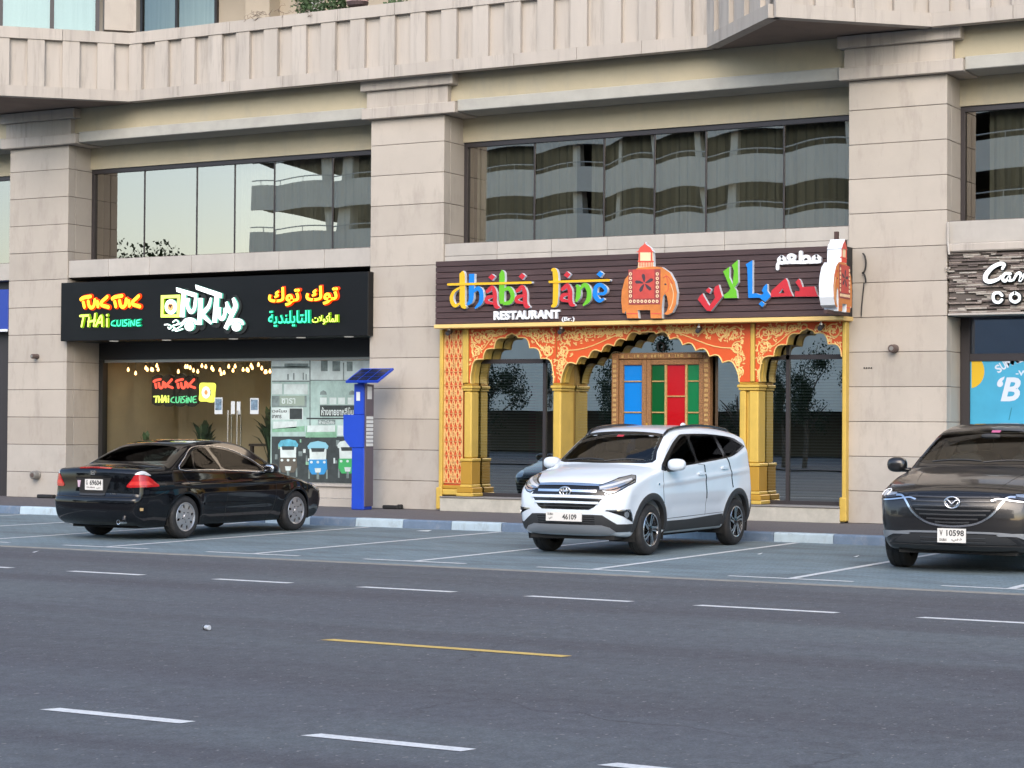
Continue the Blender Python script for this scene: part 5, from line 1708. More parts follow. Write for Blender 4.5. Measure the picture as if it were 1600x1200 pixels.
# blue fascia of the neighbour at the left edge
nb = thing('sign_board', 'blue sign edge of the next shop at the far left', 'sign', (-33, 31.5, 3.6))
MB().cbox(-37.2, -30.06, 31.62, 31.88, 3.60, 4.45).build('sign_box', mat('blue_sign', (.02, .05, .30), .4), nb)
MB().box(-37.2, -30.06, 31.60, 31.618, 3.57, 3.62).build('sign_edge', MT['white_side'], nb)

# ------------------------------------------------------------------ parking meter
MT['meter_blue'] = mat('meter_blue', (.010, .055, .46), .4, var=.05, vscale=3)
MT['meter_grey'] = mat('meter_grey', (.10, .085, .11), .5)
pm = thing('parking_meter', 'blue solar parking meter on the pavement beside the middle pillar', 'parking meter', (-20.7, 30.88, WZ))
mx, my = -20.70, 30.95
MB().cbox(-20.875, -20.60, my-.14, my+.14, WZ, 1.27, .015).build('pedestal', MT['meter_blue'], pm)
mb = MB()
prism(mb, [[(-20.60, 1.272), (-20.60, 1.865), (-21.05, 1.865), (-21.05, 1.50), (-21.02, 1.40), (-20.90, 1.272)]], lambda u, v, d: (u, my-.15+d, v), 0, .30, 0, 0, True)
bx_ = mb.build('cabinet', MT['meter_blue'], pm)
MB().cbox(-20.86, -20.635, my-.10, my+.10, 1.866, 2.43, .012).build('upper_housing', MT['meter_blue'], pm)
MB().box(-20.598, -20.575, my-.13, my+.13, .2, 2.42).build('service_panel', MT['meter_grey'], pm)
for k in range(8): MB().cbox(-20.574, -20.566, my-.11, my+.11, 1.29+.07*k, 1.345+.07*k, .003).build('keypad_panel', MT['sticker'], pm)
MB().box(-20.574, -20.568, my-.08, my+.06, 2.15, 2.38).build('info_sticker', MT['sticker'], pm)
MB().box(-20.80, -20.72, my-.106, my-.1005, 2.12, 2.28).build('info_sticker', MT['sticker'], pm)
MB().cbox(-20.82, -20.66, my-.05, my+.05, 2.43, 2.50, .01).build('neck', MT['meter_blue'], pm)
def slab_par(mb, c0, ux, uy, un, t):
    vs_ = [c0, c0+ux, c0+ux+uy, c0+uy]
    vs_ = vs_+[v+un*t for v in vs_]
    mb.add(vs_, [(3, 2, 1, 0), (4, 5, 6, 7), (0, 1, 5, 4), (1, 2, 6, 5), (2, 3, 7, 6), (3, 0, 4, 7)])
    return mb
ux, uy = Vector((.70, 0, 0)), Vector((0, .52, .245))
un = ux.cross(uy).normalized()
c0 = Vector((-20.90, my-.30, 2.44))
sp_ = slab_par(MB(), c0, ux, uy, un, .035).build('solar_panel', MT['meter_blue'], pm)
MT['solar'] = mat('solar_cell', (.02, .028, .08), .2, metal=.3)
for i in range(3):
    for j in range(3):
        slab_par(MB(), c0+ux*(.05+.31*i)+uy*(.06+.3*j)+un*.036, ux*.28, uy*.27, un, .004).build('solar_cell', MT['solar'], sp_)
bb = thing('cable_box', 'low black rubber block at the foot of the middle pillar', 'block', (-20.35, 31.5, WZ))
MB().cbox(-20.62, -20.28, 31.44, 31.56, WZ, WZ+.07, .02).cbox(-20.30, -20.22, 31.44, 31.56, WZ, WZ+.09, .02).build('rubber_block', MT['black_matte'], bb)
b2 = thing('cable_box', 'low black rubber block at the foot of the left pillar', 'block', (-28.95, 31.5, WZ))
MB().cbox(-29.05, -28.62, 31.42, 31.56, WZ, WZ+.075, .02).build('rubber_block', MT['black_matte'], b2)

# round wall fittings
MT['fit'] = mat('fitting_grey', (.25, .24, .22), .5, metal=.4)
MT['fitd'] = mat('fitting_brown', (.10, .07, .06), .5)
for (X, Z, r, lb, m) in ((-29.18, .60, .085, 'round grey pipe cap low on the left pillar', 'fit'), (-10.86, 2.97, .065, 'round brown lamp fitting on the right pillar', 'fitd'), (-29.22, 3.04, .05, 'small brown lamp fitting high on the left pillar', 'fitd')):
    t = thing('wall_fitting', lb, 'fitting', (X, FY, Z), group='round fittings on the pillars')
    Mx = Matrix.Translation((X, FY, Z)) @ Matrix.Rotation(R(90), 4, 'X')
    MB().lathe([(r*1.1, 0), (r*1.1, .03), (r, .035), (r, .15), (r*.85, .165)], Mx, 18).build('cap', MT[m], t, smooth=40)
    MB().lathe([(r*.55, .166), (r*.5, .18)], Mx, 14).build('knob', MT['fitd' if m == 'fit' else 'fit'], t, smooth=40)
t = thing('anchor_bolts', 'row of small dark bolts left on the right pillar', 'bolts', (-10.95, FY, 2.6))
ax_, az_ = wp(1355, 575, FY)
for i in range(4): MB().cbox(ax_-.06+.04*i, ax_-.035+.04*i, FY-.012, FY, az_-.01, az_+.012, .003).build('bolt', MT['black_matte'], t)
dp = thing('drain_pipe', 'thin pale pipe running down the right pillar corner by the coffee shop', 'pipe', (-9.95, 31.55, 3.5))
MB().tube([(-9.97, 31.56, 4.98), (-9.97, 31.56, 4.66), (-9.93, 31.50, 4.45)], .018, 8).build('pipe', MT['sillstone'], dp)

# litter
def litter(px_, py_, lb, cat_, size, m, z=.006):
    x, y = gp(px_, py_, z)
    t = thing(cat_.replace(' ', '_'), lb, cat_, (x, y, z))
    return x, y, t
x, y, t = litter(323, 985, 'crushed white drink can lying on the asphalt at the left', 'crushed can', .1, None, 0.)
Mx = Matrix.Translation((x, y, .024)) @ Matrix.Scale(.68, 4) @ Matrix.Rotation(R(90), 4, 'Y') @ Matrix.Rotation(R(20), 4, 'X')
MB().lathe([(.024, -.06), (.033, -.05), (.031, -.02), (.027, .0), (.032, .03), (.033, .05), (.026, .06)], Mx, 14).build('can_body', mat('can_white', (.55, .57, .6), .35, metal=.3), t, smooth=40)
MB().lathe([(.0335, -.045), (.0332, -.025), (.0312, -.02)], Mx, 14, cap=False).build('can_band', MT['black_matte'], t, smooth=40)
for (px_, py_, lb) in ((662, 830, 'torn white plastic scrap at the kerb between the sedan and the white car'), (1187, 866, 'tiny white paper scrap on the paving right of the white car'), (1338, 870, 'tiny white paper scrap on the paving by the dark car'), (55, 863, 'tiny white paper scrap on the road edge at the left')):
    x, y, t = litter(px_, py_, lb, 'paper scrap', .1, None, .01)
    s = .13 if '662' in str(px_) else .028
    MB().add([(x-s, y-.03, .012), (x+s*.8, y-.04, .012), (x+s, y+.05, .03), (x-s*.7, y+.04, .018)], [(0, 1, 2, 3)]).build('scrap', MT['sticker'], t)
# ------------------------------------------------------------------ cars
def smax(a, b, k):
    h = np.clip(.5+.5*(a-b)/k, 0, 1)
    return b*(1-h)+a*h+k*h*(1-h)

def surface_nets(f, lo, hi, h):
    ax = [np.arange(lo[i], hi[i]+h, h) for i in range(3)]
    G = np.meshgrid(*ax, indexing='ij')
    V = f(np.stack([g.ravel() for g in G], 1)).reshape(G[0].shape)
    ins = V < 0
    nx, ny, nz = V.shape
    cnt = sum(ins[i:nx-1+i, j:ny-1+j, k:nz-1+k].astype(np.int8) for i in (0, 1) for j in (0, 1) for k in (0, 1))
    act = np.argwhere((cnt > 0) & (cnt < 8))
    idx = -np.ones((nx-1, ny-1, nz-1), dtype=np.int64)
    idx[act[:, 0], act[:, 1], act[:, 2]] = np.arange(len(act))
    pos = np.zeros((len(act), 3)); n = np.zeros(len(act))
    C8 = [(i, j, k) for i in (0, 1) for j in (0, 1) for k in (0, 1)]
    for a in C8:
        for d in range(3):
            if a[d] == 0:
                b = list(a); b[d] = 1
                va = V[act[:, 0]+a[0], act[:, 1]+a[1], act[:, 2]+a[2]]
                vb = V[act[:, 0]+b[0], act[:, 1]+b[1], act[:, 2]+b[2]]
                m = (va < 0) != (vb < 0)
                t = np.where(m, va/np.where(m, va-vb, 1), 0)
                p = act+np.array(a, float)
                p[:, d] += t
                pos += p*m[:, None]; n += m
    pos = pos/n[:, None]*h+np.array(lo)
    F = []
    for d in range(3):
        e = [0, 0, 0]; e[d] = 1
        A = ins[:nx-e[0], :ny-e[1], :nz-e[2]]; B = ins[e[0]:, e[1]:, e[2]:]
        E_ = np.argwhere(A != B)
        u, v = (d+1) % 3, (d+2) % 3
        E_ = E_[(E_[:, u] > 0) & (E_[:, v] > 0) & (E_[:, u] < V.shape[u]-1) & (E_[:, v] < V.shape[v]-1)]
        def cell(du, dv):
            q = E_.copy(); q[:, u] += du; q[:, v] += dv
            return idx[q[:, 0], q[:, 1], q[:, 2]]
        q = np.stack([cell(-1, -1), cell(0, -1), cell(0, 0), cell(-1, 0)], 1)
        s = A[E_[:, 0], E_[:, 1], E_[:, 2]]
        q[~s] = q[~s][:, ::-1]
        F.append(q)
    return pos, np.concatenate(F)

def inpoly(px, py, poly):
    px, py = np.asarray(px), np.asarray(py)
    c = np.zeros(px.shape, bool)
    j = len(poly)-1
    for i in range(len(poly)):
        xi, yi = poly[i]; xj, yj = poly[j]
        cond = ((yi > py) != (yj > py)) & (px < (xj-xi)*(py-yi)/((yj-yi) if yj != yi else 1e-12)+xi)
        c ^= cond
        j = i
    return c

def inset(poly, d):
    P = [np.array(p, float) for p in poly]
    if poly_area(poly) < 0: P = P[::-1]
    out = []
    n = len(P)
    for i in range(n):
        a, b, c = P[i-1], P[i], P[(i+1) % n]
        e1 = (b-a)/(np.linalg.norm(b-a)+1e-9); e2 = (c-b)/(np.linalg.norm(c-b)+1e-9)
        n1 = np.array([-e1[1], e1[0]]); n2 = np.array([-e2[1], e2[0]])
        m = n1+n2
        m = m/max(np.dot(m, m)*.5, .35)
        out.append(tuple(b+m*d))
    return out

def backface_paint(name, base, metal, rough, coat, flake=0.):
    m = bpy.data.materials.new(name)
    m.use_nodes = True
    nt = m.node_tree
    b = nt.nodes['Principled BSDF']
    b.inputs['Base Color'].default_value = (*base, 1)
    b.inputs['Metallic'].default_value = metal
    b.inputs['Roughness'].default_value = rough
    b.inputs['Coat Weight'].default_value = coat
    b.inputs['Coat Roughness'].default_value = .04
    geo = _n(nt, 'ShaderNodeNewGeometry')
    # light road dust, thicker low down on the body
    nz = _n(nt, 'ShaderNodeTexNoise')
    nz.inputs['Scale'].default_value = 5
    nz.inputs['Detail'].default_value = 8
    nt.links.new(geo.outputs['Position'], nz.inputs['Vector'])
    r = _n(nt, 'ShaderNodeMapRange')
    r.inputs[1].default_value, r.inputs[2].default_value, r.inputs[4].default_value = .4, .8, flake
    nt.links.new(nz.outputs[0], r.inputs[0])
    mx = _n(nt, 'ShaderNodeMix', data_type='RGBA')
    nt.links.new(r.outputs[0], mx.inputs[0])
    mx.inputs[6].default_value = (*base, 1)
    mx.inputs[7].default_value = (.30, .27, .23, 1)
    m2 = _n(nt, 'ShaderNodeMix', data_type='RGBA')     # inside of the shell is dark trim
    nt.links.new(geo.outputs['Backfacing'], m2.inputs[0])
    nt.links.new(mx.outputs[2], m2.inputs[6])
    m2.inputs[7].default_value = (.02, .02, .02, 1)
    nt.links.new(m2.outputs[2], b.inputs['Base Color'])
    return m

MT['rubber'] = mat('tyre_rubber', (.018, .018, .019), .75, var=.3, vscale=12, stain=(.10, .09, .08), stain_amt=.35, stain_scale=(4, 4, 4))
MT['plastic'] = mat('black_plastic_trim', (.028, .029, .031), .5)
MT['gloss_black'] = mat('gloss_black', (.008, .008, .009), .12)
MT['silver'] = mat('silver_paint', (.42, .43, .45), .35, metal=.7)
MT['alloy'] = mat('machined_alloy', (.62, .62, .63), .25, metal=1.)
MT['autoglass'] = glass_mat('tinted_car_glass', (.055, .052, .05), .012, (1, 1, 1), top=.035)
MT['windscreen'] = glass_mat('windscreen_glass', (.34, .36, .34), .05, (1, 1, 1), top=.42)
MT['lens'] = glass_mat('clear_lamp_lens', (.85, .88, .9), .12)
MT['red_lens'] = mat('red_lamp_lens', (.42, .008, .010), .15, coat=.6)
MT['red_lens_light'] = mat('bright_red_lens', (.62, .035, .03), .15, coat=.6)
MT['white_lens'] = mat('white_lamp_lens', (.55, .56, .58), .15, coat=.6)
MT['lamp_inner'] = mat('lamp_reflector', (.50, .53, .56), .22, metal=.8)
MT['plate_white'] = mat('plate_white', (.70, .68, .64), .4)
MT['plate_ink'] = mat('plate_ink', (.02, .02, .02), .5)
MT['seat'] = mat('dark_seat', (.03, .028, .027), .8)
MT['underbody'] = mat('underbody', (.012, .012, .012), .9)

class Car:
    def __init__(s, name, label, pos, head, spec, paint_m):
        s.root = thing(name, label, 'car', (pos[0], pos[1], .006))
        s.root.rotation_euler = (0, 0, head)
        s.sp = spec
        s.paint = paint_m
        prof = spec['prof']
        top = [tuple(p) for p in catmull(prof, 6)]
        zb = spec['zbot']
        poly = top+[(prof[-1][0]+.15, zb), (prof[0][0]-.15, zb)]
        P = np.array(poly)
        x0, x1 = P[:, 0].min()-.3, P[:, 0].max()+.3
        z0, z1 = zb-.25, P[:, 1].max()+.3
        st = .02
        gx, gz = np.arange(x0, x1, st), np.arange(z0, z1, st)
        GX_, GZ_ = np.meshgrid(gx, gz, indexing='ij')
        d2 = np.full(GX_.shape, 1e9)
        for i in range(len(P)):
            a, b = P[i], P[(i+1) % len(P)]
            e = b-a
            L2 = e@e+1e-12
            t = np.clip(((GX_-a[0])*e[0]+(GZ_-a[1])*e[1])/L2, 0, 1)
            d2 = np.minimum(d2, (GX_-a[0]-t*e[0])**2+(GZ_-a[1]-t*e[1])**2)
        S = np.sqrt(d2)*np.where(inpoly(GX_, GZ_, poly), -1, 1)
        # soften the profile a little
        for _ in range(2):
            T = S.copy()
            T[1:-1, 1:-1] = (S[1:-1, 1:-1]*4+S[:-2, 1:-1]+S[2:, 1:-1]+S[1:-1, :-2]+S[1:-1, 2:])/8
            S = T
        hwx, hwv = zip(*sorted(spec['plan']))
        secz, secf = zip(*spec['sec'])
        bx, bz = zip(*sorted(spec['belt']))
        hw0 = max(hwv)
        def W(x, z):
            w_ = np.interp(x, hwx, hwv)*np.interp(z, secz, secf)
            zb_ = np.interp(x, bx, bz)
            w_ = w_-np.maximum(z-zb_, 0)*spec['tumble']-spec.get('shoulder', .012)*(1/(1+np.exp(-np.clip((z-zb_)/.012, -30, 30))))
            for (xw, r_) in spec['wheels']:
                w_ = w_+spec.get('flare', .018)*np.exp(-((np.hypot(x-xw, z-.32)-r_)/.11)**2)*(z < zb_)
            for (zc, dz, amp, xa, xb) in spec.get('crease', ()):
                zc_ = zc if not callable(zc) else zc(x)
                w_ = w_+amp*np.exp(-((z-zc_)/dz)**2)*np.clip((x-xa)/.3, 0, 1)*np.clip((xb-x)/.3, 0, 1)
            return w_
        bf, br = spec['bow']
        def f(p):
            x, y, z = p[:, 0], np.abs(p[:, 1]), p[:, 2]
            u = np.clip(y/hw0, 0, 1.2)
            xs = x*(1+np.where(x > 0, bf, br)*u**2.6)
            zs = z+spec['crown']*y*y*np.clip((z-.5)/.4, 0, 1)
            fi = np.clip((xs-gx[0])/st, 0, len(gx)-1.001); fj = np.clip((zs-gz[0])/st, 0, len(gz)-1.001)
            i, j = fi.astype(int), fj.astype(int)
            a, b = fi-i, fj-j
            sd = S[i, j]*(1-a)*(1-b)+S[i+1, j]*a*(1-b)+S[i, j+1]*(1-a)*b+S[i+1, j+1]*a*b
            v = smax(sd, (y-W(x, z))*.92, spec['round'])
            for (xw, r_) in spec['wheels']:
                c = np.maximum(np.hypot(x-xw, z-spec['wr'])-r_, (hw0-.32)-y)
                v = np.maximum(v, -c)
            return v
        s.f = f
        hh = spec.get('h', .021)
        pos_, F = surface_nets(f, (x0+.15, -hw0-.08, zb-.08), (x1-.15, hw0+.08, z1-.15), hh)
        for _ in range(3):
            e = .004
            v = f(pos_)
            g = np.stack([(f(pos_+d)-f(pos_-d))/(2*e) for d in np.eye(3)*e], 1)
            stp = v[:, None]*g/np.maximum((g*g).sum(1), .25)[:, None]
            nrm = np.linalg.norm(stp, axis=1)
            stp *= np.minimum(1, .008/np.maximum(nrm, 1e-9))[:, None]
            pos_ = pos_-stp
        s.v, s.fc = pos_, F
        s.bvh = BVHTree.FromPolygons([tuple(p) for p in pos_], [tuple(q) for q in F])
        c = pos_[F]
        s.ctr = c.mean(1)
        n_ = np.cross(c[:, 2]-c[:, 0], c[:, 3]-c[:, 1])
        s.nrm = n_/np.maximum(np.linalg.norm(n_, axis=1), 1e-12)[:, None]
        s.dead = np.zeros(len(F), bool)
    # projection frames
    def frame(s, fr):
        if fr == 'L': return Vector((0, -1, 0)), Vector((1, 0, 0)), Vector((0, 0, 1))
        if fr == 'R': return Vector((0, 1, 0)), Vector((1, 0, 0)), Vector((0, 0, 1))
        if fr == 'F': return Vector((-1, 0, 0)), Vector((0, 1, 0)), Vector((0, 0, 1))
        if fr == 'B': return Vector((1, 0, 0)), Vector((0, 1, 0)), Vector((0, 0, 1))
        if fr == 'T': return Vector((0, 0, -1)), Vector((1, 0, 0)), Vector((0, 1, 0))
        a = R(fr)
        return Vector((-math.cos(a), -math.sin(a), 0)), Vector((-math.sin(a), math.cos(a), 0)), Vector((0, 0, 1))
    def hit(s, fr, u, v):
        d, eu, ev = s.frame(fr)
        o = eu*u+ev*v-d*6
        loc, n, i, dist = s.bvh.ray_cast(o, d)
        if loc is None:
            # slide to the nearest point of the shell beside the ray
            loc, n, i, dist = s.bvh.find_nearest(eu*u+ev*v-d*2.2)
        return loc, n
    def patch(s, name, loops, fr, off, m, parent=None, skirt=.014, step=.034, maxseg=.026, smooth=True):
        loops = loops if isinstance(loops[0][0], (tuple, list, np.ndarray)) else [loops]
        dl_ = []
        for l in loops:
            o = []
            for i in range(len(l)):
                a, b = np.array(l[i], float), np.array(l[(i+1) % len(l)], float)
                n = max(1, int(np.linalg.norm(b-a)/maxseg))
                o += [tuple(a+(b-a)*k/n) for k in range(n)]
            dl_.append(o)
        allp = [p for l in dl_ for p in l]
        A = np.array(allp)
        lo, hi = A.min(0), A.max(0)
        gx, gy = np.meshgrid(np.arange(lo[0]+step/2, hi[0], step), np.arange(lo[1]+step/2, hi[1], step))
        gx, gy = gx.ravel(), gy.ravel()
        m_ = np.zeros(gx.shape, bool)
        for l in dl_: m_ ^= inpoly(gx, gy, l)
        q = np.stack([gx[m_], gy[m_]], 1)
        if len(q):
            dmin = np.min(np.hypot(q[:, None, 0]-A[None, :, 0], q[:, None, 1]-A[None, :, 1]), 1)
            q = q[dmin > step*.35]
        vs_ = [Vector(p) for p in allp]+[Vector((float(a), float(b))) for a, b in q]
        ed = []
        b0 = 0
        for l in dl_:
            ed += [(b0+i, b0+(i+1) % len(l)) for i in range(len(l))]
            b0 += len(l)
        ov, oe, of, _, _, _ = delaunay_2d_cdt(vs_, ed, [], 1, 1e-7)
        ox = np.array([v.x for v in ov]); oy = np.array([v.y for v in ov])
        tris = [t for t in of if len(t) == 3]
        T = np.array(tris)
        cx, cy = ox[T].mean(1), oy[T].mean(1)
        k_ = np.zeros(len(T), bool)
        for l in dl_: k_ ^= inpoly(cx, cy, l)
        T = T[k_]
        d, eu, ev = s.frame(fr)
        P3, N3 = [], []
        for x, y in zip(ox, oy):
            h, n = s.hit(fr, float(x), float(y))
            if n.dot(d) > 0: n = -n
            P3.append(h+n*off); N3.append(n)
        fl = eu.cross(ev).dot(d) > 0
        faces = []
        for t in T:
            ar = (ox[t[1]]-ox[t[0]])*(oy[t[2]]-oy[t[0]])-(ox[t[2]]-ox[t[0]])*(oy[t[1]]-oy[t[0]])
            t = tuple(t) if ar > 0 else tuple(t[::-1])
            faces.append(t[::-1] if fl else t)
        mb = MB()
        mb.add(P3, faces)
        if skirt:
            ec = {}
            for t in faces:
                for i in range(3):
                    e = (t[i], t[(i+1) % 3]); ec[tuple(sorted(e))] = ec.get(tuple(sorted(e)), [])+[e]
            bd = [v[0] for v in ec.values() if len(v) == 1]
            ids = sorted({i for e in bd for i in e})
            mp_ = {i: k for k, i in enumerate(ids)}
            n = len(ids)
            vv = [P3[i] for i in ids]+[P3[i]-N3[i]*skirt for i in ids]
            mb.add(vv, [(mp_[j], mp_[i], mp_[i]+n, mp_[j]+n) for i, j in bd])
        return mb.build(name, m, parent or s.root, smooth=smooth, local=True)
    def cut(s, poly, fr, d_in=.03):
        poly = inset(poly, d_in)
        d, eu, ev = s.frame(fr)
        d, eu, ev = np.array(d), np.array(eu), np.array(ev)
        U, Vv = s.v@eu, s.v@ev
        ins = inpoly(U, Vv, poly)
        allin = ins[s.fc].all(1)
        s.dead |= allin & (s.nrm@d < -.15)
    def ribbon(s, name, pts, fr, w_, off, m, parent=None, n=6, smooth=True, cap='flat'):
        return s.patch(name, [ribbon([(p[0], p[1], p[2] if len(p) > 2 else w_) for p in pts], w_, n=n, cap=cap, smooth=smooth)], fr, off, m, parent, skirt=.006, step=.2, maxseg=.022)
    def finish(s):
        keep = s.fc[~s.dead]
        mb = MB()
        mb.v = [tuple(p) for p in s.v]
        mb.f = [tuple(int(i) for i in q) for q in keep]
        mb.m = [0]*len(mb.f)
        o = mb.build('body', s.paint, s.root, smooth=True, local=True)
        return o
    def both(s, fn):
        fn(1); fn(-1)

def wheel_set(car, xs, R_, rimR, wid, yo, style):
    """four wheels; yo = outer face of the tyre"""
    Mx = Matrix.Rotation(R(-90), 4, 'X')      # lathe axis z -> +y
    h = wid/2
    ty = MB().lathe([(rimR-.012, -h+.02), (rimR+.012, -h), (R_-.045, -h-.004), (R_-.014, -h+.014), (R_-.002, -h+.04), (R_, -h*.35), (R_-.007, -h*.34), (R_-.007, -h*.28), (R_, -h*.27), (R_, h*.27), (R_-.007, h*.28), (R_-.007, h*.34), (R_, h*.35), (R_-.002, h-.04), (R_-.014, h-.014), (R_-.045, h+.004), (rimR+.012, h), (rimR-.012, h-.02)], Mx, 40, cap=False)
    lip = MB().lathe([(rimR+.004, h-.004), (rimR-.004, h+.002), (rimR-.016, h-.004), (rimR-.022, h-.06), (rimR-.03, -h+.03)], Mx, 40, cap=False)
    back = MB().lathe([(rimR-.02, h-.075), (.02, h-.075)], Mx, 32, cap=False)
    mp = lambda u, v, d: (u, h-.012-d, v)      # wheel face plane, depth inward
    sp = []
    if style == 'cover':
        holes = []
        for k in range(8):
            a = k*math.pi/4+.2
            e = [(.155*math.cos(a)+.032*math.cos(t)*math.cos(a)-.021*math.sin(t)*math.sin(a), .155*math.sin(a)+.032*math.cos(t)*math.sin(a)+.021*math.sin(t)*math.cos(a)) for t in np.linspace(0, 2*math.pi, 10, endpoint=False)]
            holes.append(e)
        m_ = MB()
        prism(m_, [circ(0, 0, rimR-.004, n=40)]+holes, lambda u, v, d: (u, h-.004-.10*max(0, (math.hypot(u, v)-.12))-d, v), 0, .02)
        sp.append(('wheel_cover', m_, MT['silver']))
        m_ = MB()
        m_.lathe([(.05, h-.002), (.045, h+.006), (.01, h+.008)], Mx, 20)
        sp.append(('hub_cap', m_, MT['silver']))
        for k in range(5):
            a = k*2*math.pi/5
            m_ = MB().lathe([(.009, h-.004), (.007, h+.006)], Matrix.Translation((.075*math.cos(a), 0, .075*math.sin(a))) @ Mx, 8)
            sp.append(('wheel_nut', m_, MT['plastic']))
    else:
        for k in range(5 if style == 'blade' else 10):
            n_ = 5 if style == 'blade' else 10
            a = k*2*math.pi/n_
            ca, sa = math.cos(a), math.sin(a)
            rot = lambda r_, t: (r_*ca-t*sa, r_*sa+t*ca)
            e = rimR-.006
            if style == 'blade':
                polys = [[rot(.035, -.030), rot(.06, -.034), rot(e*.72, -.006), rot(e, .012), rot(e, .048), rot(e*.70, .022), rot(.05, .004)],
                         [rot(.045, .012), rot(e*.62, .036), rot(e*.98, .088), rot(e*.90, .108), rot(e*.56, .052), rot(.045, .030)]]
            else:
                polys = [[rot(.04, -.016), rot(e, -.012), rot(e, .012), rot(.04, .016)]]
            m_ = MB()
            for i, pl_ in enumerate(polys): prism(m_, [pl_], mp, -.001*i, .03, 0, 1)
            sp.append(('spoke', m_, [MT['alloy'], MT['gloss_black']]))
        m_ = MB()
        m_.lathe([(.052, h-.02), (.048, h-.006), (.03, h-.002)], Mx, 20)
        sp.append(('hub_cap', m_, MT['gloss_black']))
    meshes = []
    def mk(nm, mb_, mats, sm):
        o = mb_.build(nm, mats, None, smooth=sm, local=True)
        me = o.data
        bpy.data.objects.remove(o)
        return me
    parts = [('tyre', mk('tyre', ty, MT['rubber'], 40)), ('rim', mk('rim', lip, MT['alloy'] if style != 'cover' else MT['silver'], 40)), ('brake_disc', mk('brake_disc', back, MT['gloss_black'], False))]
    parts += [(nm, mk(nm, m_, mats, 30)) for nm, m_, mats in sp]
    for x in xs:
        for sd in (1, -1):
            wl = part_empty('wheel', car.root)
            wl.location = (x, sd*(yo-h), R_)
            wl.rotation_euler = (0, random.uniform(0, 3), 0 if sd > 0 else math.pi)
            for nm, me in parts:
                o = bpy.data.objects.new(nm, me)
                COL.objects.link(o)
                o.parent = wl

def ellipsoid(mb, c, r, nu=18, nv=12, rot=None, mi=0, p=2.0):
    vs_, fs_ = [], []
    M = rot or Matrix.Identity(3)
    sg = lambda t: math.copysign(abs(t)**(2/p), t)
    for j in range(nv+1):
        ph = -math.pi/2+math.pi*j/nv
        for i in range(nu):
            th = 2*math.pi*i/nu
            q = Vector((r[0]*sg(math.cos(ph))*sg(math.cos(th)), r[1]*sg(math.cos(ph))*sg(math.sin(th)), r[2]*sg(math.sin(ph))))
            vs_.append(Vector(c)+M @ q)
    for j in range(nv):
        for i in range(nu):
            fs_.append((j*nu+i, j*nu+(i+1) % nu, (j+1)*nu+(i+1) % nu, (j+1)*nu+i))
    mb.add(vs_, fs_, mi)
    return mb

def number_plate(car, c, wid, hei, sgn, items, tilt=0.):
    """plate facing +x (sgn=1) or -x (sgn=-1); items: (text, u0, u1, v0, v1)"""
    nrm = Vector((sgn*math.cos(tilt), 0, math.sin(tilt)))
    eu = Vector((0, sgn, 0))
    ev = Vector((-sgn*math.sin(tilt), 0, math.cos(tilt)))
    c = Vector(c)
    mp = lambda u, v, d: c+eu*u+ev*v-nrm*d
    mb = MB()
    prism(mb, [[(-wid/2, -hei/2), (wid/2, -hei/2), (wid/2, hei/2), (-wid/2, hei/2)]], mp, 0, .012)
    p = mb.build('number_plate', MT['plate_white'], car.root, local=True)
    for i, (tx, u0, u1, v0, v1, b) in enumerate(items):
        mb = MB()
        text_add(mb, tx, (u0, u1, v0, v1), mp, -.002, 0, b)
        mb.build('plate_character', MT['plate_ink'], p, local=True)
    return p

def seats(car, x, z, ys, wid=.5):
    for y in ys:
        mb = MB()
        ellipsoid(mb, (x, y, z+.12), (.10, wid/2, .36), p=3.5)
        mb.build('seat', MT['seat'], car.root, smooth=True, local=True)
        mb = MB()
        ellipsoid(mb, (x-.04, y, z+.56), (.06, .13, .09), p=3)
        mb.build('headrest', MT['seat'], car.root, smooth=True, local=True)

def cabin(car, x0, x1, hw, z0, zd):
    MB().box(x0, x1, -hw, hw, z0, z0+.03).build('cabin_floor', MT['underbody'], car.root, local=True)
    mb = MB()
    ellipsoid(mb, (x1-.12, 0, zd-.08), (.32, hw*.95, .12), p=4)
    mb.build('dashboard', MT['seat'], car.root, smooth=True, local=True)

def steering(car, x, y, z):
    pts = [(x+.06*math.sin(a), y+.18*math.cos(a), z+.17*math.sin(a)) for a in np.linspace(0, 2*math.pi, 25)]
    MB().tube(pts, .014, 6, cap=False).build('steering_wheel', MT['plastic'], car.root, smooth=True, local=True)

def ring2(car, name, cy, cz, ry, rz, xoff, r_, sgn, m, parent=None, n=24):
    x0 = xoff
    pts = [(x0, cy+ry*math.cos(a), cz+rz*math.sin(a)) for a in np.linspace(0, 2*math.pi, n+1)]
    return MB().tube(pts, r_, 6, cap=False).build(name, m, parent or car.root, smooth=True, local=True)

def arch_ring(cx, cz, r0, r1, a0, a1, n=28):
    A = np.linspace(R(a0), R(a1), n)
    return [(cx+r1*math.cos(a), cz+r1*math.sin(a)) for a in A]+[(cx+r0*math.cos(a), cz+r0*math.sin(a)) for a in A[::-1]]

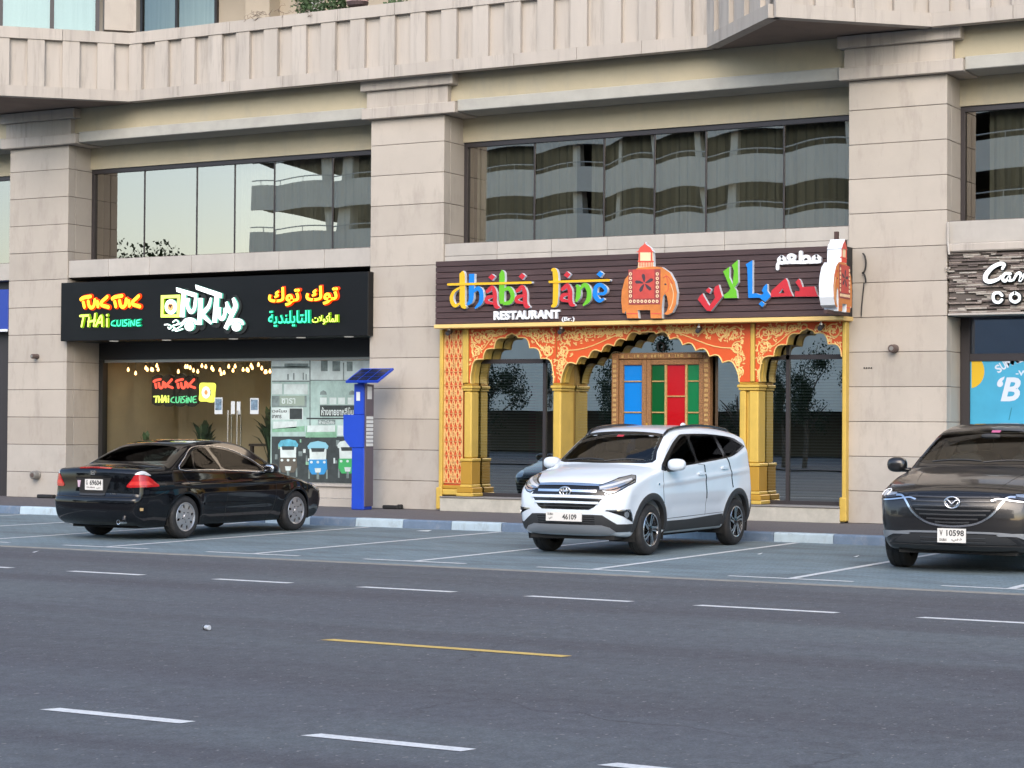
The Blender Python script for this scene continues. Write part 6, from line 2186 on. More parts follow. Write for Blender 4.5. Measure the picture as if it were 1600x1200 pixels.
def arch_trim(car, xw, zc, r_in, r_mid, r_out, fr, m, off, a0=-10, a1=190, n=44, name='arch_trim'):
    # moulding round a wheel opening: follows the shell outside the opening and turns inward at its edge
    sd = 1 if fr == 'L' else -1
    rows = []
    for i in range(n+1):
        a = R(a0+(a1-a0)*i/n)
        ca, sa = math.cos(a), math.sin(a)
        row = []
        for r_ in (r_out, (r_out+r_mid)/2, r_mid):
            h_, n_ = car.hit(fr, xw+r_*ca, zc+r_*sa)
            row.append(Vector((xw+r_*ca, h_.y, zc+r_*sa)))
        ym = row[2].y
        if abs(row[0].y-ym) > .12: row[0].y = ym
        o = Vector((0, sd*off, 0))
        pts = [row[0]-o*.6, row[0]+o*.6, row[1]+o, row[2]+o, Vector((xw+r_in*ca, ym+sd*off*.4, zc+r_in*sa)), Vector((xw+r_in*ca, ym-sd*.06, zc+r_in*sa))]
        rows.append(pts)
    k = len(rows[0])
    vs_ = [p for r0 in rows for p in r0]
    fs_ = []
    for i in range(n):
        for j in range(k-1):
            q = (i*k+j, i*k+j+1, (i+1)*k+j+1, (i+1)*k+j)
            fs_.append(q if sd > 0 else q[::-1])
    MB().add(vs_, fs_).build(name, m, car.root, smooth=50, local=True)

def wheel_wells(car, wheels, zc, r_, hw):
    for x, _ in wheels:
        for sd in (1, -1):
            mb = MB()
            vs_, fs_ = [], []
            n = 18
            for i in range(n+1):
                a = R(-20)+R(220)*i/n
                vs_ += [(x+r_*math.cos(a), sd*(hw-.03), zc+r_*math.sin(a)), (x+r_*math.cos(a), sd*(hw-.42), zc+r_*math.sin(a))]
            for i in range(n): fs_.append((2*i, 2*i+2, 2*i+3, 2*i+1))
            k = len(vs_)
            mb.add(vs_, fs_)
            mb.add([vs_[2*i+1] for i in range(n+1)], [tuple(range(n+1))])
            mb.build('wheel_well', MT['underbody'], car.root, local=True)

smoothpoly = lambda pts, n=4: [tuple(p) for p in catmull(pts, n, True)]
# ---- white seven seat SUV, nose to the street
SPEC = dict(
    prof=[(2.06, .27), (2.15, .34), (2.195, .46), (2.205, .60), (2.19, .76), (2.15, .89), (2.08, .965), (1.93, 1.04), (1.62, 1.125), (1.30, 1.185), (1.20, 1.215), (.95, 1.368), (.66, 1.535), (.43, 1.632), (.15, 1.685), (-.5, 1.715), (-1.15, 1.695), (-1.65, 1.645), (-1.93, 1.585), (-1.985, 1.545), (-1.99, 1.45), (-2.05, 1.25), (-2.11, 1.08), (-2.15, .92), (-2.18, .72), (-2.20, .56), (-2.17, .42), (-2.08, .33)],
    zbot=.25, plan=[(2.25, .76), (1.9, .815), (1.36, .838), (0, .845), (-1.4, .845), (-1.9, .825), (-2.25, .74)],
    sec=[(.1, .86), (.25, .90), (.42, .955), (.62, .985), (.80, 1.), (.95, .992), (1.1, .985), (1.3, .98), (1.9, .97)],
    belt=[(1.1, 1.115), (.5, 1.145), (-.1, 1.18), (-1., 1.24), (-1.4, 1.28), (-2., 1.40)], tumble=.36, shoulder=.014, bow=(.115, .08), crown=.09, round=.085,
    wheels=[(1.33, .415), (-1.41, .415)], wr=.335, flare=.02, crease=[(lambda x: .98-.05*x, .035, .012, -2.0, 1.2), (.62, .06, -.010, -1.1, .95)])
MT['white_car'] = backface_paint('white_car_paint', (.66, .725, .785), 0, .32, .8, .05)
car = Car('parked_suv', 'white sport utility car parked nose out before the gold arches', (-12.48, 25.61), R(-90.8), SPEC, MT['white_car'])
# windscreen
ws = smoothpoly([(-.70, 1.215), (-.35, 1.205), (0, 1.20), (.35, 1.205), (.70, 1.215), (.665, 1.36), (.605, 1.545), (.55, 1.592), (.28, 1.617), (0, 1.623), (-.28, 1.617), (-.55, 1.592), (-.605, 1.545), (-.665, 1.36)], 3)
car.cut(ws, 'F', .035)
car.patch('windscreen_border', [ws, inset(ws, .035)], 'F', .003, MT['gloss_black'], skirt=.01)
car.patch('windscreen', inset(ws, .02), 'F', .001, MT['windscreen'], skirt=0)
rw = smoothpoly([(-.58, 1.16), (0, 1.15), (.58, 1.16), (.55, 1.40), (.50, 1.47), (0, 1.485), (-.50, 1.47), (-.55, 1.40)], 3)
car.patch('rear_window', rw, 'B', .003, MT['gloss_black'])
DLO = smoothpoly([(1.02, 1.115), (.5, 1.148), (-.1, 1.185), (-1.0, 1.245), (-1.35, 1.29), (-1.74, 1.395), (-1.76, 1.425), (-1.66, 1.475), (-1.40, 1.545), (-.70, 1.59), (0, 1.59), (.22, 1.56), (.58, 1.395)], 3)
W1 = smoothpoly([(.90, 1.14), (.45, 1.168), (-.055, 1.198), (-.045, 1.38), (-.035, 1.56), (.17, 1.538), (.50, 1.385)], 3)
W2 = smoothpoly([(-.15, 1.205), (-.55, 1.232), (-.97, 1.262), (-.92, 1.42), (-.86, 1.56), (-.5, 1.567), (-.13, 1.565), (-.14, 1.38)], 3)
W3 = smoothpoly([(-1.08, 1.275), (-1.36, 1.315), (-1.68, 1.405), (-1.66, 1.44), (-1.38, 1.52), (-.97, 1.555), (-1.02, 1.42)], 3)
for fr in ('L', 'R'):
    for wd in (W1, W2, W3):
        car.cut(wd, fr, .02)
    car.patch('window_surround', [DLO, inset(W1, .004), inset(W2, .004), inset(W3, .004)], fr, .005, MT['gloss_black'], skirt=.008)
    for wd in (W1, W2, W3): car.patch('side_window', wd, fr, .002, MT['autoglass'], skirt=0)
    for xw, r_ in SPEC['wheels']:
        arch_trim(car, xw, .335, .40, .432, .485, fr, MT['plastic'], .014, -2, 182, name='arch_cladding')
    car.patch('sill_cladding', [(.86, .43), (.2, .43), (-.92, .47), (-.92, .30), (.86, .29)], fr, .010, MT['plastic'], skirt=.02)
    car.patch('bumper_cladding', [(-1.88, .46), (-1.95, .50), (-2.02, .60), (-2.08, .70), (-2.09, .40), (-2.0, .36), (-1.88, .34)], fr, .010, MT['plastic'], skirt=.02)
    car.ribbon('edge_guard', [(-.30, 1.165), (-.325, 1.08), (-.345, .9), (-.37, .70)], fr, .020, .006, MT['gloss_black'])
    car.ribbon('edge_guard', [(-1.06, 1.262), (-1.14, 1.17), (-1.20, 1.02), (-1.235, .83)], fr, .020, .006, MT['gloss_black'])
    car.ribbon('door_seam', [(.98, 1.10), (.985, .8), (.93, .46)], fr, .009, .0014, MT['underbody'])
    car.ribbon('door_seam', [(-.11, 1.18), (-.30, 1.165), (-.37, .70), (-.36, .47)], fr, .007, .0012, MT['plastic'], smooth=False)
    car.ribbon('door_seam', [(.93, .46), (-.95, .49)], fr, .007, .0012, MT['plastic'], smooth=False)
    sd = 1 if fr == 'L' else -1
    for hx, hz in ((-.19, 1.045), (-.97, 1.115)):
        p, n_ = car.hit(fr, hx, hz)
        car.patch('door_handle', smoothpoly([(hx-.09, hz-.014), (hx+.09, hz-.02), (hx+.09, hz+.012), (hx-.09, hz+.018)]), fr, .028, MT['white_car'], skirt=.03)
    p, n_ = car.hit(fr, 1.12, .93)
    car.patch('side_repeater', circ(1.12, .93, .022, .016, 10), fr, .006, MT['lamp_inner'])
    # mirror
    y = sd*.955
    mb = MB()
    ellipsoid(mb, (.83, y, 1.185), (.085, .125, .082), p=2.6)
    mi = mb.build('mirror', MT['white_car'], car.root, smooth=True, local=True)
    ellipsoid(MB(), (.775, y, 1.185), (.035, .105, .066), p=3).build('mirror_glass', MT['gloss_black'], mi, smooth=True, local=True)
    MB().tube([(.84, sd*.80, 1.125), (.83, sd*.90, 1.125), (.83, sd*.98, 1.135)], [.035, .035, .03], 8).build('mirror_foot', MT['plastic'], mi, smooth=True, local=True)
    # roof rail
    rp = []
    for x in np.linspace(.52, -1.70, 14):
        h_, n_ = car.hit('T', float(x), sd*.585)
        e = min((.52-x), (x+1.70))
        rp.append((x, sd*.585, h_.z+.03*min(1, e/.18)))
    MB().tube(rp, .018, 8).build('roof_rail', MT['gloss_black'], car.root, smooth=True, local=True)
    # tail lamp
    a = 135 if sd > 0 else -135
    tl = [(sd*u, v) for u, v in ((1.08, 1.30), (.88, 1.24), (.80, 1.14), (.92, 1.09), (1.10, 1.14))]
    car.patch('tail_lamp', smoothpoly(tl, 3), a, .014, MT['red_lens'], skirt=.02)
    # headlamp, on the front corner
    a = 45*sd
    q = lambda pts: [(-sd*u, v) for u, v in pts]
    hl = [(1.165, .925), (1.17, .865), (1.06, .81), (.98, .825), (.80, .915), (.66, .965), (.605, 1.055), (.66, 1.062), (.86, 1.025), (1.04, .965)]
    car.patch('headlamp_housing', q(hl), a, .004, MT['gloss_black'], skirt=.012)
    car.patch('headlamp', q(inset(hl, .012)), a, .008, MT['lamp_inner'], skirt=.004)
    car.patch('led_strip', q([(1.15, .905), (.98, .945), (.80, .99), (.70, 1.015), (.70, .995), (.82, .965), (1.0, .915), (1.15, .885)]), a, .012, MT['white_lens'], skirt=.004)
    car.ribbon('lamp_divider', [(-sd*u, v) for u, v in ((1.15, .868), (1.0, .87), (.80, .94), (.66, 1.0))], a, .012, .0135, MT['gloss_black'])
    car.patch('turn_lamp', q([(1.08, .85), (.96, .855), (.90, .885), (.94, .905), (1.08, .875)]), a, .0125, mat('amber_grey', (.42, .30, .24), .2) if sd > 0 else bpy.data.materials['amber_grey'], skirt=.004)
    # fog lamp pocket
    fg = [(1.08, .60), (.92, .60), (.80, .605), (.76, .565), (.735, .46), (.80, .49), (.88, .53)]
    car.patch('fog_pocket', q(fg), a, .005, MT['gloss_black'], skirt=.01)
    car.ribbon('fog_chrome', [(-sd*u, v) for u, v in ((1.10, .607), (.92, .612), (.785, .615), (.75, .56), (.725, .45))], a, .016, .012, MT['chrome'], smooth=False)
    car.patch('fog_lamp', circ(-sd*.835, .555, .035, .042, 16), a, .014, MT['lamp_inner'])
for sd in (1, -1):
    car.patch('corner_cladding', [(-sd*u, v) for u, v in ((1.04, .43), (.86, .43), (.56, .43), (.55, .34), (.8, .33), (1.02, .33))], 45*sd, .008, MT['plastic'], skirt=.015)
# grille
gr = [(-.46, .925), (.46, .925), (.505, .87), (.545, .795), (.42, .65), (.35, .612), (-.35, .612), (-.42, .65), (-.545, .795), (-.505, .87)]
car.patch('grille', gr, 'F', .003, MT['gloss_black'], skirt=.02)
car.ribbon('grille_bar', [(-.44, .925), (0, .932), (.44, .925)], 'F', .026, .014, MT['chrome'])
car.ribbon('grille_bar', [(-.43, .848), (0, .852), (.43, .848)], 'F', .030, .016, MT['chrome'])
car.ribbon('grille_bar', [(-.54, .775), (0, .780), (.54, .775)], 'F', .036, .018, MT['white_car'])
car.ribbon('grille_bar', [(-.47, .700), (0, .705), (.47, .700)], 'F', .030, .018, MT['white_car'])
car.ribbon('grille_bar', [(-.40, .650), (0, .655), (.40, .650)], 'F', .010, .012, MT['plastic'])
p, _ = car.hit('F', 0, .845)
ex = p.x+.022
em_ = ring2(car, 'emblem', 0, .845, .082, .056, ex, .011, 1, MT['chrome'])
ring2(car, 'emblem_oval', 0, .845, .030, .052, ex+.002, .008, 1, MT['chrome'], em_)
ring2(car, 'emblem_oval', 0, .868, .062, .026, ex+.002, .008, 1, MT['chrome'], em_)
lo = [(-.72, .41), (-.52, .545), (-.40, .55), (.40, .55), (.52, .545), (.72, .41), (.72, .34), (-.72, .34)]
car.patch('lower_grille', lo, 'F', .004, MT['plastic'], skirt=.015)
for k in range(4): car.ribbon('grille_slat', [(-.42, .43+.03*k), (.42, .43+.03*k)], 'F', .008, .008, MT['gloss_black'], smooth=False)
car.patch('skid_plate', [(-.50, .415), (.50, .415), (.60, .385), (.66, .335), (.58, .30), (-.58, .30), (-.66, .335), (-.60, .385)], 'F', .016, MT['silver'], skirt=.03)
car.ribbon('bonnet_seam', [(-.55, .935), (-.3, .95), (0, .955), (.3, .95), (.55, .935)], 'F', .006, .0012, MT['plastic'])
p, _ = car.hit('F', 0, .52)
number_plate(car, (p.x+.02, 0, .515), .53, .115, 1, [('46109', -.02, .19, -.035, .035, .02), ('DUBAI', -.24, -.16, .018, .045, .01), ('\ufef2\ufe91\ufea9', -.22, -.17, -.04, .0, .01)])
for ya, yb in ((-.55, .02), (.05, .58)):
    pts = []
    for t in np.linspace(0, 1, 8):
        y = ya+(yb-ya)*t
        z = 1.228+.02*math.sin(t*3.14)+.02*t
        h_, _ = car.hit('F', float(y), float(z))
        pts.append((h_.x+.012, y, h_.z))
    MB().tube(pts, .009, 6).build('wiper', MT['plastic'], car.root, local=True)
car.patch('toll_sticker', rect(-.06, 1.55, .04, 1.575), 'F', .004, mat('red_sticker', (.45, .03, .05), .5), skirt=0)
h_, _ = car.hit('T', -1.35, 0)
mb = MB()
ellipsoid(mb, (-1.35, 0, h_.z+.02), (.085, .028, .05), p=2.)
mb.build('antenna_fin', MT['white_car'], car.root, smooth=True, local=True)
car.finish()
wheel_set(car, [w_[0] for w_ in SPEC['wheels']], .337, .222, .215, .828, 'blade')
wheel_wells(car, SPEC['wheels'], .335, .43, .83)
MB().box(-2.0, 2.0, -.62, .62, .22, .27).build('underbody_tray', MT['underbody'], car.root, local=True)
cabin(car, -1.9, 1.02, .70, .5, 1.13)
seats(car, .15, .85, (-.36, .36))
seats(car, -.75, .88, (-.36, .36))
steering(car, .62, .36, 1.10)
mb = MB(); ellipsoid(mb, (.52, 0, 1.50), (.02, .11, .035), p=3); mb.build('rear_view_mirror', MT['plastic'], car.root, smooth=True, local=True)
# ---- black saloon, tail to the street
SPEC = dict(
    prof=[(2.22, .20), (2.34, .28), (2.395, .42), (2.39, .54), (2.33, .64), (2.20, .715), (1.85, .81), (1.45, .895), (1.20, .945), (1.12, .975), (.85, 1.135), (.55, 1.29), (.28, 1.385), (0, 1.432), (-.35, 1.452), (-.68, 1.435), (-.98, 1.385), (-1.30, 1.27), (-1.58, 1.145), (-1.74, 1.085), (-1.88, 1.068), (-2.10, 1.062), (-2.26, 1.052), (-2.325, 1.02), (-2.34, .96), (-2.345, .82), (-2.355, .68), (-2.375, .635), (-2.41, .61), (-2.42, .52), (-2.405, .38), (-2.35, .28), (-2.24, .22)],
    zbot=.185, plan=[(2.42, .70), (2.1, .82), (1.7, .875), (1.2, .898), (0, .905), (-1.0, .905), (-1.6, .89), (-2.1, .845), (-2.42, .76)],
    sec=[(.1, .88), (.2, .90), (.35, .955), (.5, .985), (.66, 1.), (.80, .995), (.92, .975), (1.05, .955), (1.6, .94)],
    belt=[(1.3, .90), (.6, .925), (-.4, .975), (-1.45, 1.005), (-2.4, 1.03)], tumble=.52, shoulder=.006, bow=(.12, .065), crown=.045, round=.06,
    wheels=[(1.40, .352), (-1.32, .352)], wr=.318, flare=.014, crease=[(lambda x: .80+.01*x, .03, .010, -2.2, 1.9), (.47, .05, -.010, -.95, .98)])
MT['black_car'] = backface_paint('black_car_paint', (.004, .0043, .0056), 0, .05, 0., .0)
car = Car('parked_sedan', 'black saloon car parked nose in before the Thai restaurant', (-19.84, 25.02), R(89.2), SPEC, MT['black_car'])
rwn = smoothpoly([(-.69, 1.115), (-.35, 1.10), (0, 1.097), (.35, 1.10), (.69, 1.115), (.665, 1.18), (.58, 1.31), (.52, 1.355), (.28, 1.382), (0, 1.388), (-.28, 1.382), (-.52, 1.355), (-.58, 1.31), (-.665, 1.18)], 3)
car.cut(rwn, 'B', .03)
car.patch('rear_window_border', [rwn, inset(rwn, .028)], 'B', .003, MT['gloss_black'], skirt=.01)
car.patch('rear_window', inset(rwn, .015), 'B', .001, MT['autoglass'], skirt=0)
ws = smoothpoly([(-.74, .985), (0, .965), (.74, .985), (.70, 1.12), (.60, 1.30), (.54, 1.35), (0, 1.385), (-.54, 1.35), (-.60, 1.30), (-.70, 1.12)], 3)
car.cut(ws, 'F', .03)
car.patch('windscreen_border', [ws, inset(ws, .03)], 'F', .003, MT['gloss_black'], skirt=.01)
car.patch('windscreen', inset(ws, .015), 'F', .001, MT['windscreen'], skirt=0)
DLO = smoothpoly([(-1.44, 1.015), (-.9, 1.0), (-.41, .985), (.1, .962), (.62, .938), (.70, .938), (.60, 1.01), (.36, 1.15), (0, 1.282), (-.3, 1.335), (-.62, 1.352), (-.86, 1.345), (-1.03, 1.30), (-1.20, 1.19)], 3)
WR = smoothpoly([(-1.06, 1.022), (-.75, 1.014), (-.475, 1.005), (-.54, 1.16), (-.64, 1.325), (-.78, 1.326), (-.90, 1.31), (-.97, 1.275), (-1.02, 1.15)], 3)
WQ = smoothpoly([(-1.39, 1.03), (-1.24, 1.028), (-1.10, 1.024), (-1.06, 1.14), (-1.02, 1.245), (-1.10, 1.205), (-1.25, 1.11)], 3)
WF = smoothpoly([(-.385, 1.0), (.1, .985), (.50, .965), (.56, 1.0), (.34, 1.132), (0, 1.26), (-.3, 1.31), (-.55, 1.325), (-.46, 1.16)], 3)
for fr in ('L', 'R'):
    sd = 1 if fr == 'L' else -1
    for wd in (WR, WQ, WF): car.cut(wd, fr, .02)
    car.patch('window_surround', [DLO, inset(WR, .004), inset(WQ, .004), inset(WF, .004)], fr, .005, MT['gloss_black'], skirt=.008)
    for wd in (WR, WQ, WF): car.patch('side_window', wd, fr, .002, MT['autoglass'], skirt=0)
    tp = []
    for u, v in DLO+[DLO[0]]:
        h_, n_ = car.hit(fr, u, v)
        tp.append(h_+n_*.008)
    MB().tube(tp, .008, 6, cap=False).build('chrome_trim', MT['chrome'], car.root, smooth=True, local=True)
    for xw, r_ in SPEC['wheels']: arch_trim(car, xw, .318, .345, .362, .385, fr, MT['black_car'], .008, -2, 182, name='arch_lip')
    car.ribbon('door_seam', [(.80, .93), (.86, .7), (.82, .40), (.70, .25)], fr, .006, .0012, MT['underbody'])
    car.ribbon('door_seam', [(-.40, .975), (-.36, .7), (-.38, .26)], fr, .006, .0012, MT['underbody'])
    car.ribbon('door_seam', [(-1.42, 1.0), (-1.30, .86), (-1.12, .70), (-.98, .55), (-.90, .40), (-.88, .26)], fr, .006, .0012, MT['underbody'])
    car.ribbon('door_moulding', [(.80, .475), (-.90, .50)], fr, .035, .010, MT['black_car'], smooth=False)
    for hx, hz in ((-.20, .865), (-1.06, .895)):
        car.patch('door_handle', smoothpoly([(hx-.10, hz-.014), (hx+.10, hz-.02), (hx+.10, hz+.014), (hx-.10, hz+.02)]), fr, .03, MT['black_car'], skirt=.03)
    mb = MB()
    ellipsoid(mb, (.60, sd*.985, 1.0), (.085, .115, .075), p=2.6)
    mi = mb.build('mirror', MT['black_car'], car.root, smooth=True, local=True)
    ellipsoid(MB(), (.548, sd*.985, 1.0), (.03, .095, .06), p=3).build('mirror_glass', MT['chrome'], mi, smooth=True, local=True)
    MB().tube([(.62, sd*.84, .955), (.61, sd*.95, .965)], .03, 8).build('mirror_foot', MT['black_car'], mi, smooth=True, local=True)
    # tail lamps wrap the corner
    a = 135*sd
    q = lambda pts: [(sd*u, v) for u, v in pts]
    car.patch('tail_lamp', smoothpoly(q([(1.20, .772), (1.14, .87), (1.085, .945), (1.0, .946), (.90, .925), (.80, .845), (.735, .785), (.85, .775), (1.0, .772)]), 3), a, .010, MT['red_lens'], skirt=.02)
    car.patch('tail_lamp_band', q([(1.175, .80), (1.14, .855), (.90, .855), (.83, .80)]), a, .013, MT['red_lens_light'], skirt=.004)
    car.patch('reverse_lamp', smoothpoly(q([(1.09, .95), (1.05, .985), (.99, 1.0), (.93, .985), (.865, .935), (.99, .955)]), 3), a, .010, MT['white_lens'], skirt=.02)
    car.patch('front_lamp', smoothpoly([(-sd*u, v) for u, v in ((1.20, .62), (1.0, .60), (.80, .64), (.72, .73), (.90, .735), (1.10, .69))], 3), 45*sd, .008, MT['lamp_inner'], skirt=.015)
    car.ribbon('bumper_seam', [(sd*u, v) for u, v in ((1.22, .625), (1.0, .63), (.80, .64), (.62, .70))], a, .007, .0015, MT['underbody'])
    car.patch('reflector', [(sd*1.02, .435), (sd*.97, .435), (sd*.97, .475), (sd*1.02, .475)], a, .006, mat('amber_reflector', (.55, .38, .18), .3) if sd > 0 else bpy.data.materials['amber_reflector'])
    car.ribbon('boot_seam', [(sd*.70, .64), (sd*.715, .78), (sd*.80, .96), (sd*.80, 1.04)], 'B', .006, .0015, MT['underbody'])
car.ribbon('bumper_seam', [(-.70, .628), (0, .622), (.70, .628)], 'B', .010, .0015, MT['underbody'])
rc = [(-.345, .905), (.345, .905), (.32, .87), (.235, .655), (.20, .64), (-.20, .64), (-.235, .655), (-.32, .87)]
car.patch('plate_recess', rc, 'B', .002, MT['underbody'], skirt=.01)
car.ribbon('chrome_garnish', [(-.35, .915), (0, .918), (.35, .915)], 'B', .022, .012, MT['gloss_black'])
car.ribbon('number_lamp_bar', [(-.24, .66), (0, .655), (.24, .66)], 'B', .03, .008, MT['plastic'])
car.ribbon('third_brake_lamp', [(-.30, 1.035), (0, 1.043), (.30, 1.035)], 'B', .016, .008, MT['red_lens'])
p, _ = car.hit('B', 0, .80)
number_plate(car, (p.x-.018, -.03, .80), .335, .155, -1, [('G', -.145, -.115, -.005, .06, .015), ('69604', -.075, .145, -.01, .065, .02), ('DUBAI  \ufef2\ufe91\ufea9', -.13, .13, -.062, -.03, .012)])
mb = MB()
sl_ = lambda u, v, d: Vector((p.x-.014+d, -u, v))
prism(mb, [[(-.245, .76), (-.225, .86), (-.285, .86), (-.275, .76)]], sl_, 0, .01)
mb.build('pink_sticker', mat('pink_plate', (.55, .40, .48), .4), car.root, local=True)
# emblem: letter in a rounded frame
p2, _ = car.hit('B', 0, .975)
ep = [(-.042, .945), (-.048, 1.0), (.048, 1.0), (.042, .945)]
mpE = lambda u, v, d: Vector((p2.x-.012+d, -u, v))
mb = MB()
prism(mb, [[(-.040, .942), (-.048, 1.002), (.048, 1.002), (.040, .942)], [(-.032, .950), (.032, .950), (.039, .995), (-.039, .995)]], mpE, 0, .014)
e_ = mb.build('emblem', MT['chrome'], car.root, local=True)
mb = MB()
for i, pl_ in enumerate(([(-.026, .950), (-.014, .950), (-.016, .995), (-.030, .995)], [(.014, .950), (.026, .950), (.030, .995), (.016, .995)], [(-.016, .966), (.016, .966), (.016, .978), (-.016, .978)])):
    prism(mb, [pl_], mpE, .0005*i, .014)
mb.build('emblem_bars', MT['chrome'], e_, local=True)
mb = MB()
p3, _ = car.hit('B', -.38, .675)
text_add(mb, 'V-TEC', (.33, .44, .668, .682), lambda u, v, d: Vector((p3.x-.008+d, -u, v)), 0, .004, .02)
mb.build('badge', MT['chrome'], car.root, local=True)
Mx = Matrix.Translation((-2.43, -.56, .275)) @ Matrix.Rotation(R(90), 4, 'Y')
MB().lathe([(.034, 0), (.034, .16)], Mx, 18, cap=False).lathe([(.034, 0), (.027, .002), (.027, .10)], Mx, 18, cap=False).build('exhaust_tip', MT['chrome'], car.root, smooth=40, local=True)
MB().lathe([(.0265, .02), (.001, .021)], Mx, 18, cap=False).build('exhaust_bore', MT['underbody'], car.root, local=True)
mb = MB(); ellipsoid(mb, (-1.75, -.48, .25), (.42, .17, .07), p=3); mb.build('silencer', mat('rusty_silencer', (.10, .07, .055), .6, metal=.5, var=.3, vscale=8), car.root, smooth=True, local=True)
car.finish()
wheel_set(car, [w_[0] for w_ in SPEC['wheels']], .318, .212, .205, .885, 'cover')
wheel_wells(car, SPEC['wheels'], .318, .37, .885)
MB().box(-2.1, 2.1, -.60, .60, .17, .21).build('underbody_tray', MT['underbody'], car.root, local=True)
cabin(car, -1.5, .92, .70, .35, .95)
seats(car, .0, .62, (-.37, .37)); seats(car, -.85, .62, (-.37, .37))
steering(car, .45, .37, .86)
MB().box(-1.62, -1.15, -.68, .68, .98, 1.03).build('parcel_shelf', MT['seat'], car.root, local=True)
# ---- dark grey SUV at the right edge, nose to the street
SPEC = dict(
    prof=[(2.36, .27), (2.46, .34), (2.505, .46), (2.515, .62), (2.505, .78), (2.47, .90), (2.40, .975), (2.2, 1.055), (1.8, 1.14), (1.40, 1.20), (1.16, 1.235), (1.06, 1.275), (.75, 1.465), (.42, 1.635), (.15, 1.715), (-.3, 1.765), (-.9, 1.765), (-1.6, 1.715), (-2.1, 1.63), (-2.28, 1.56), (-2.33, 1.42), (-2.42, 1.18), (-2.49, .95), (-2.53, .70), (-2.53, .50), (-2.45, .36), (-2.3, .30)],
    zbot=.24, plan=[(2.55, .80), (2.2, .925), (1.8, .965), (1.5, .975), (0, .975), (-1.4, .975), (-2.0, .955), (-2.55, .86)],
    sec=[(.1, .88), (.24, .90), (.42, .96), (.6, .99), (.8, 1.), (.95, .99), (1.08, .975), (1.3, .96), (1.9, .95)],
    belt=[(1.3, 1.12), (.5, 1.14), (-1, 1.19), (-2.3, 1.27)], tumble=.44, shoulder=.012, bow=(.10, .06), crown=.07, round=.085,
    wheels=[(1.56, .43), (-1.40, .43)], wr=.38, flare=.02, crease=[(lambda x: .92+.03*x, .035, .012, -2.2, 2.0)])
MT['grey_car'] = backface_paint('dark_grey_metallic', (.022, .021, .022), .5, .3, .8, .008)
car = Car('parked_suv', 'dark grey sport utility car parked nose out at the right edge before the coffee shop', (-7.44, 25.72), R(-86.3), SPEC, MT['grey_car'])
ws = smoothpoly([(-.80, 1.275), (-.4, 1.262), (0, 1.258), (.4, 1.262), (.80, 1.275), (.76, 1.44), (.68, 1.62), (.62, 1.67), (.3, 1.70), (0, 1.706), (-.3, 1.70), (-.62, 1.67), (-.68, 1.62), (-.76, 1.44)], 3)
car.cut(ws, 'F', .035)
car.patch('windscreen_border', [ws, inset(ws, .035)], 'F', .003, MT['gloss_black'], skirt=.01)
car.patch('windscreen', inset(ws, .02), 'F', .001, MT['windscreen'], skirt=0)
DLO = smoothpoly([(1.0, 1.16), (0, 1.18), (-1.0, 1.215), (-1.9, 1.30), (-1.85, 1.42), (-1.5, 1.52), (-.7, 1.575), (0, 1.57), (.25, 1.545), (.62, 1.38)], 3)
WA = smoothpoly([(.86, 1.18), (.4, 1.188), (-.15, 1.20), (-.13, 1.38), (-.12, 1.545), (.2, 1.52), (.54, 1.375)], 3)
WB_ = smoothpoly([(-.25, 1.205), (-.7, 1.22), (-1.12, 1.24), (-1.06, 1.40), (-1.0, 1.53), (-.6, 1.545), (-.22, 1.545), (-.24, 1.38)], 3)
WC = smoothpoly([(-1.22, 1.25), (-1.5, 1.275), (-1.82, 1.32), (-1.78, 1.40), (-1.48, 1.485), (-1.12, 1.52), (-1.16, 1.40)], 3)
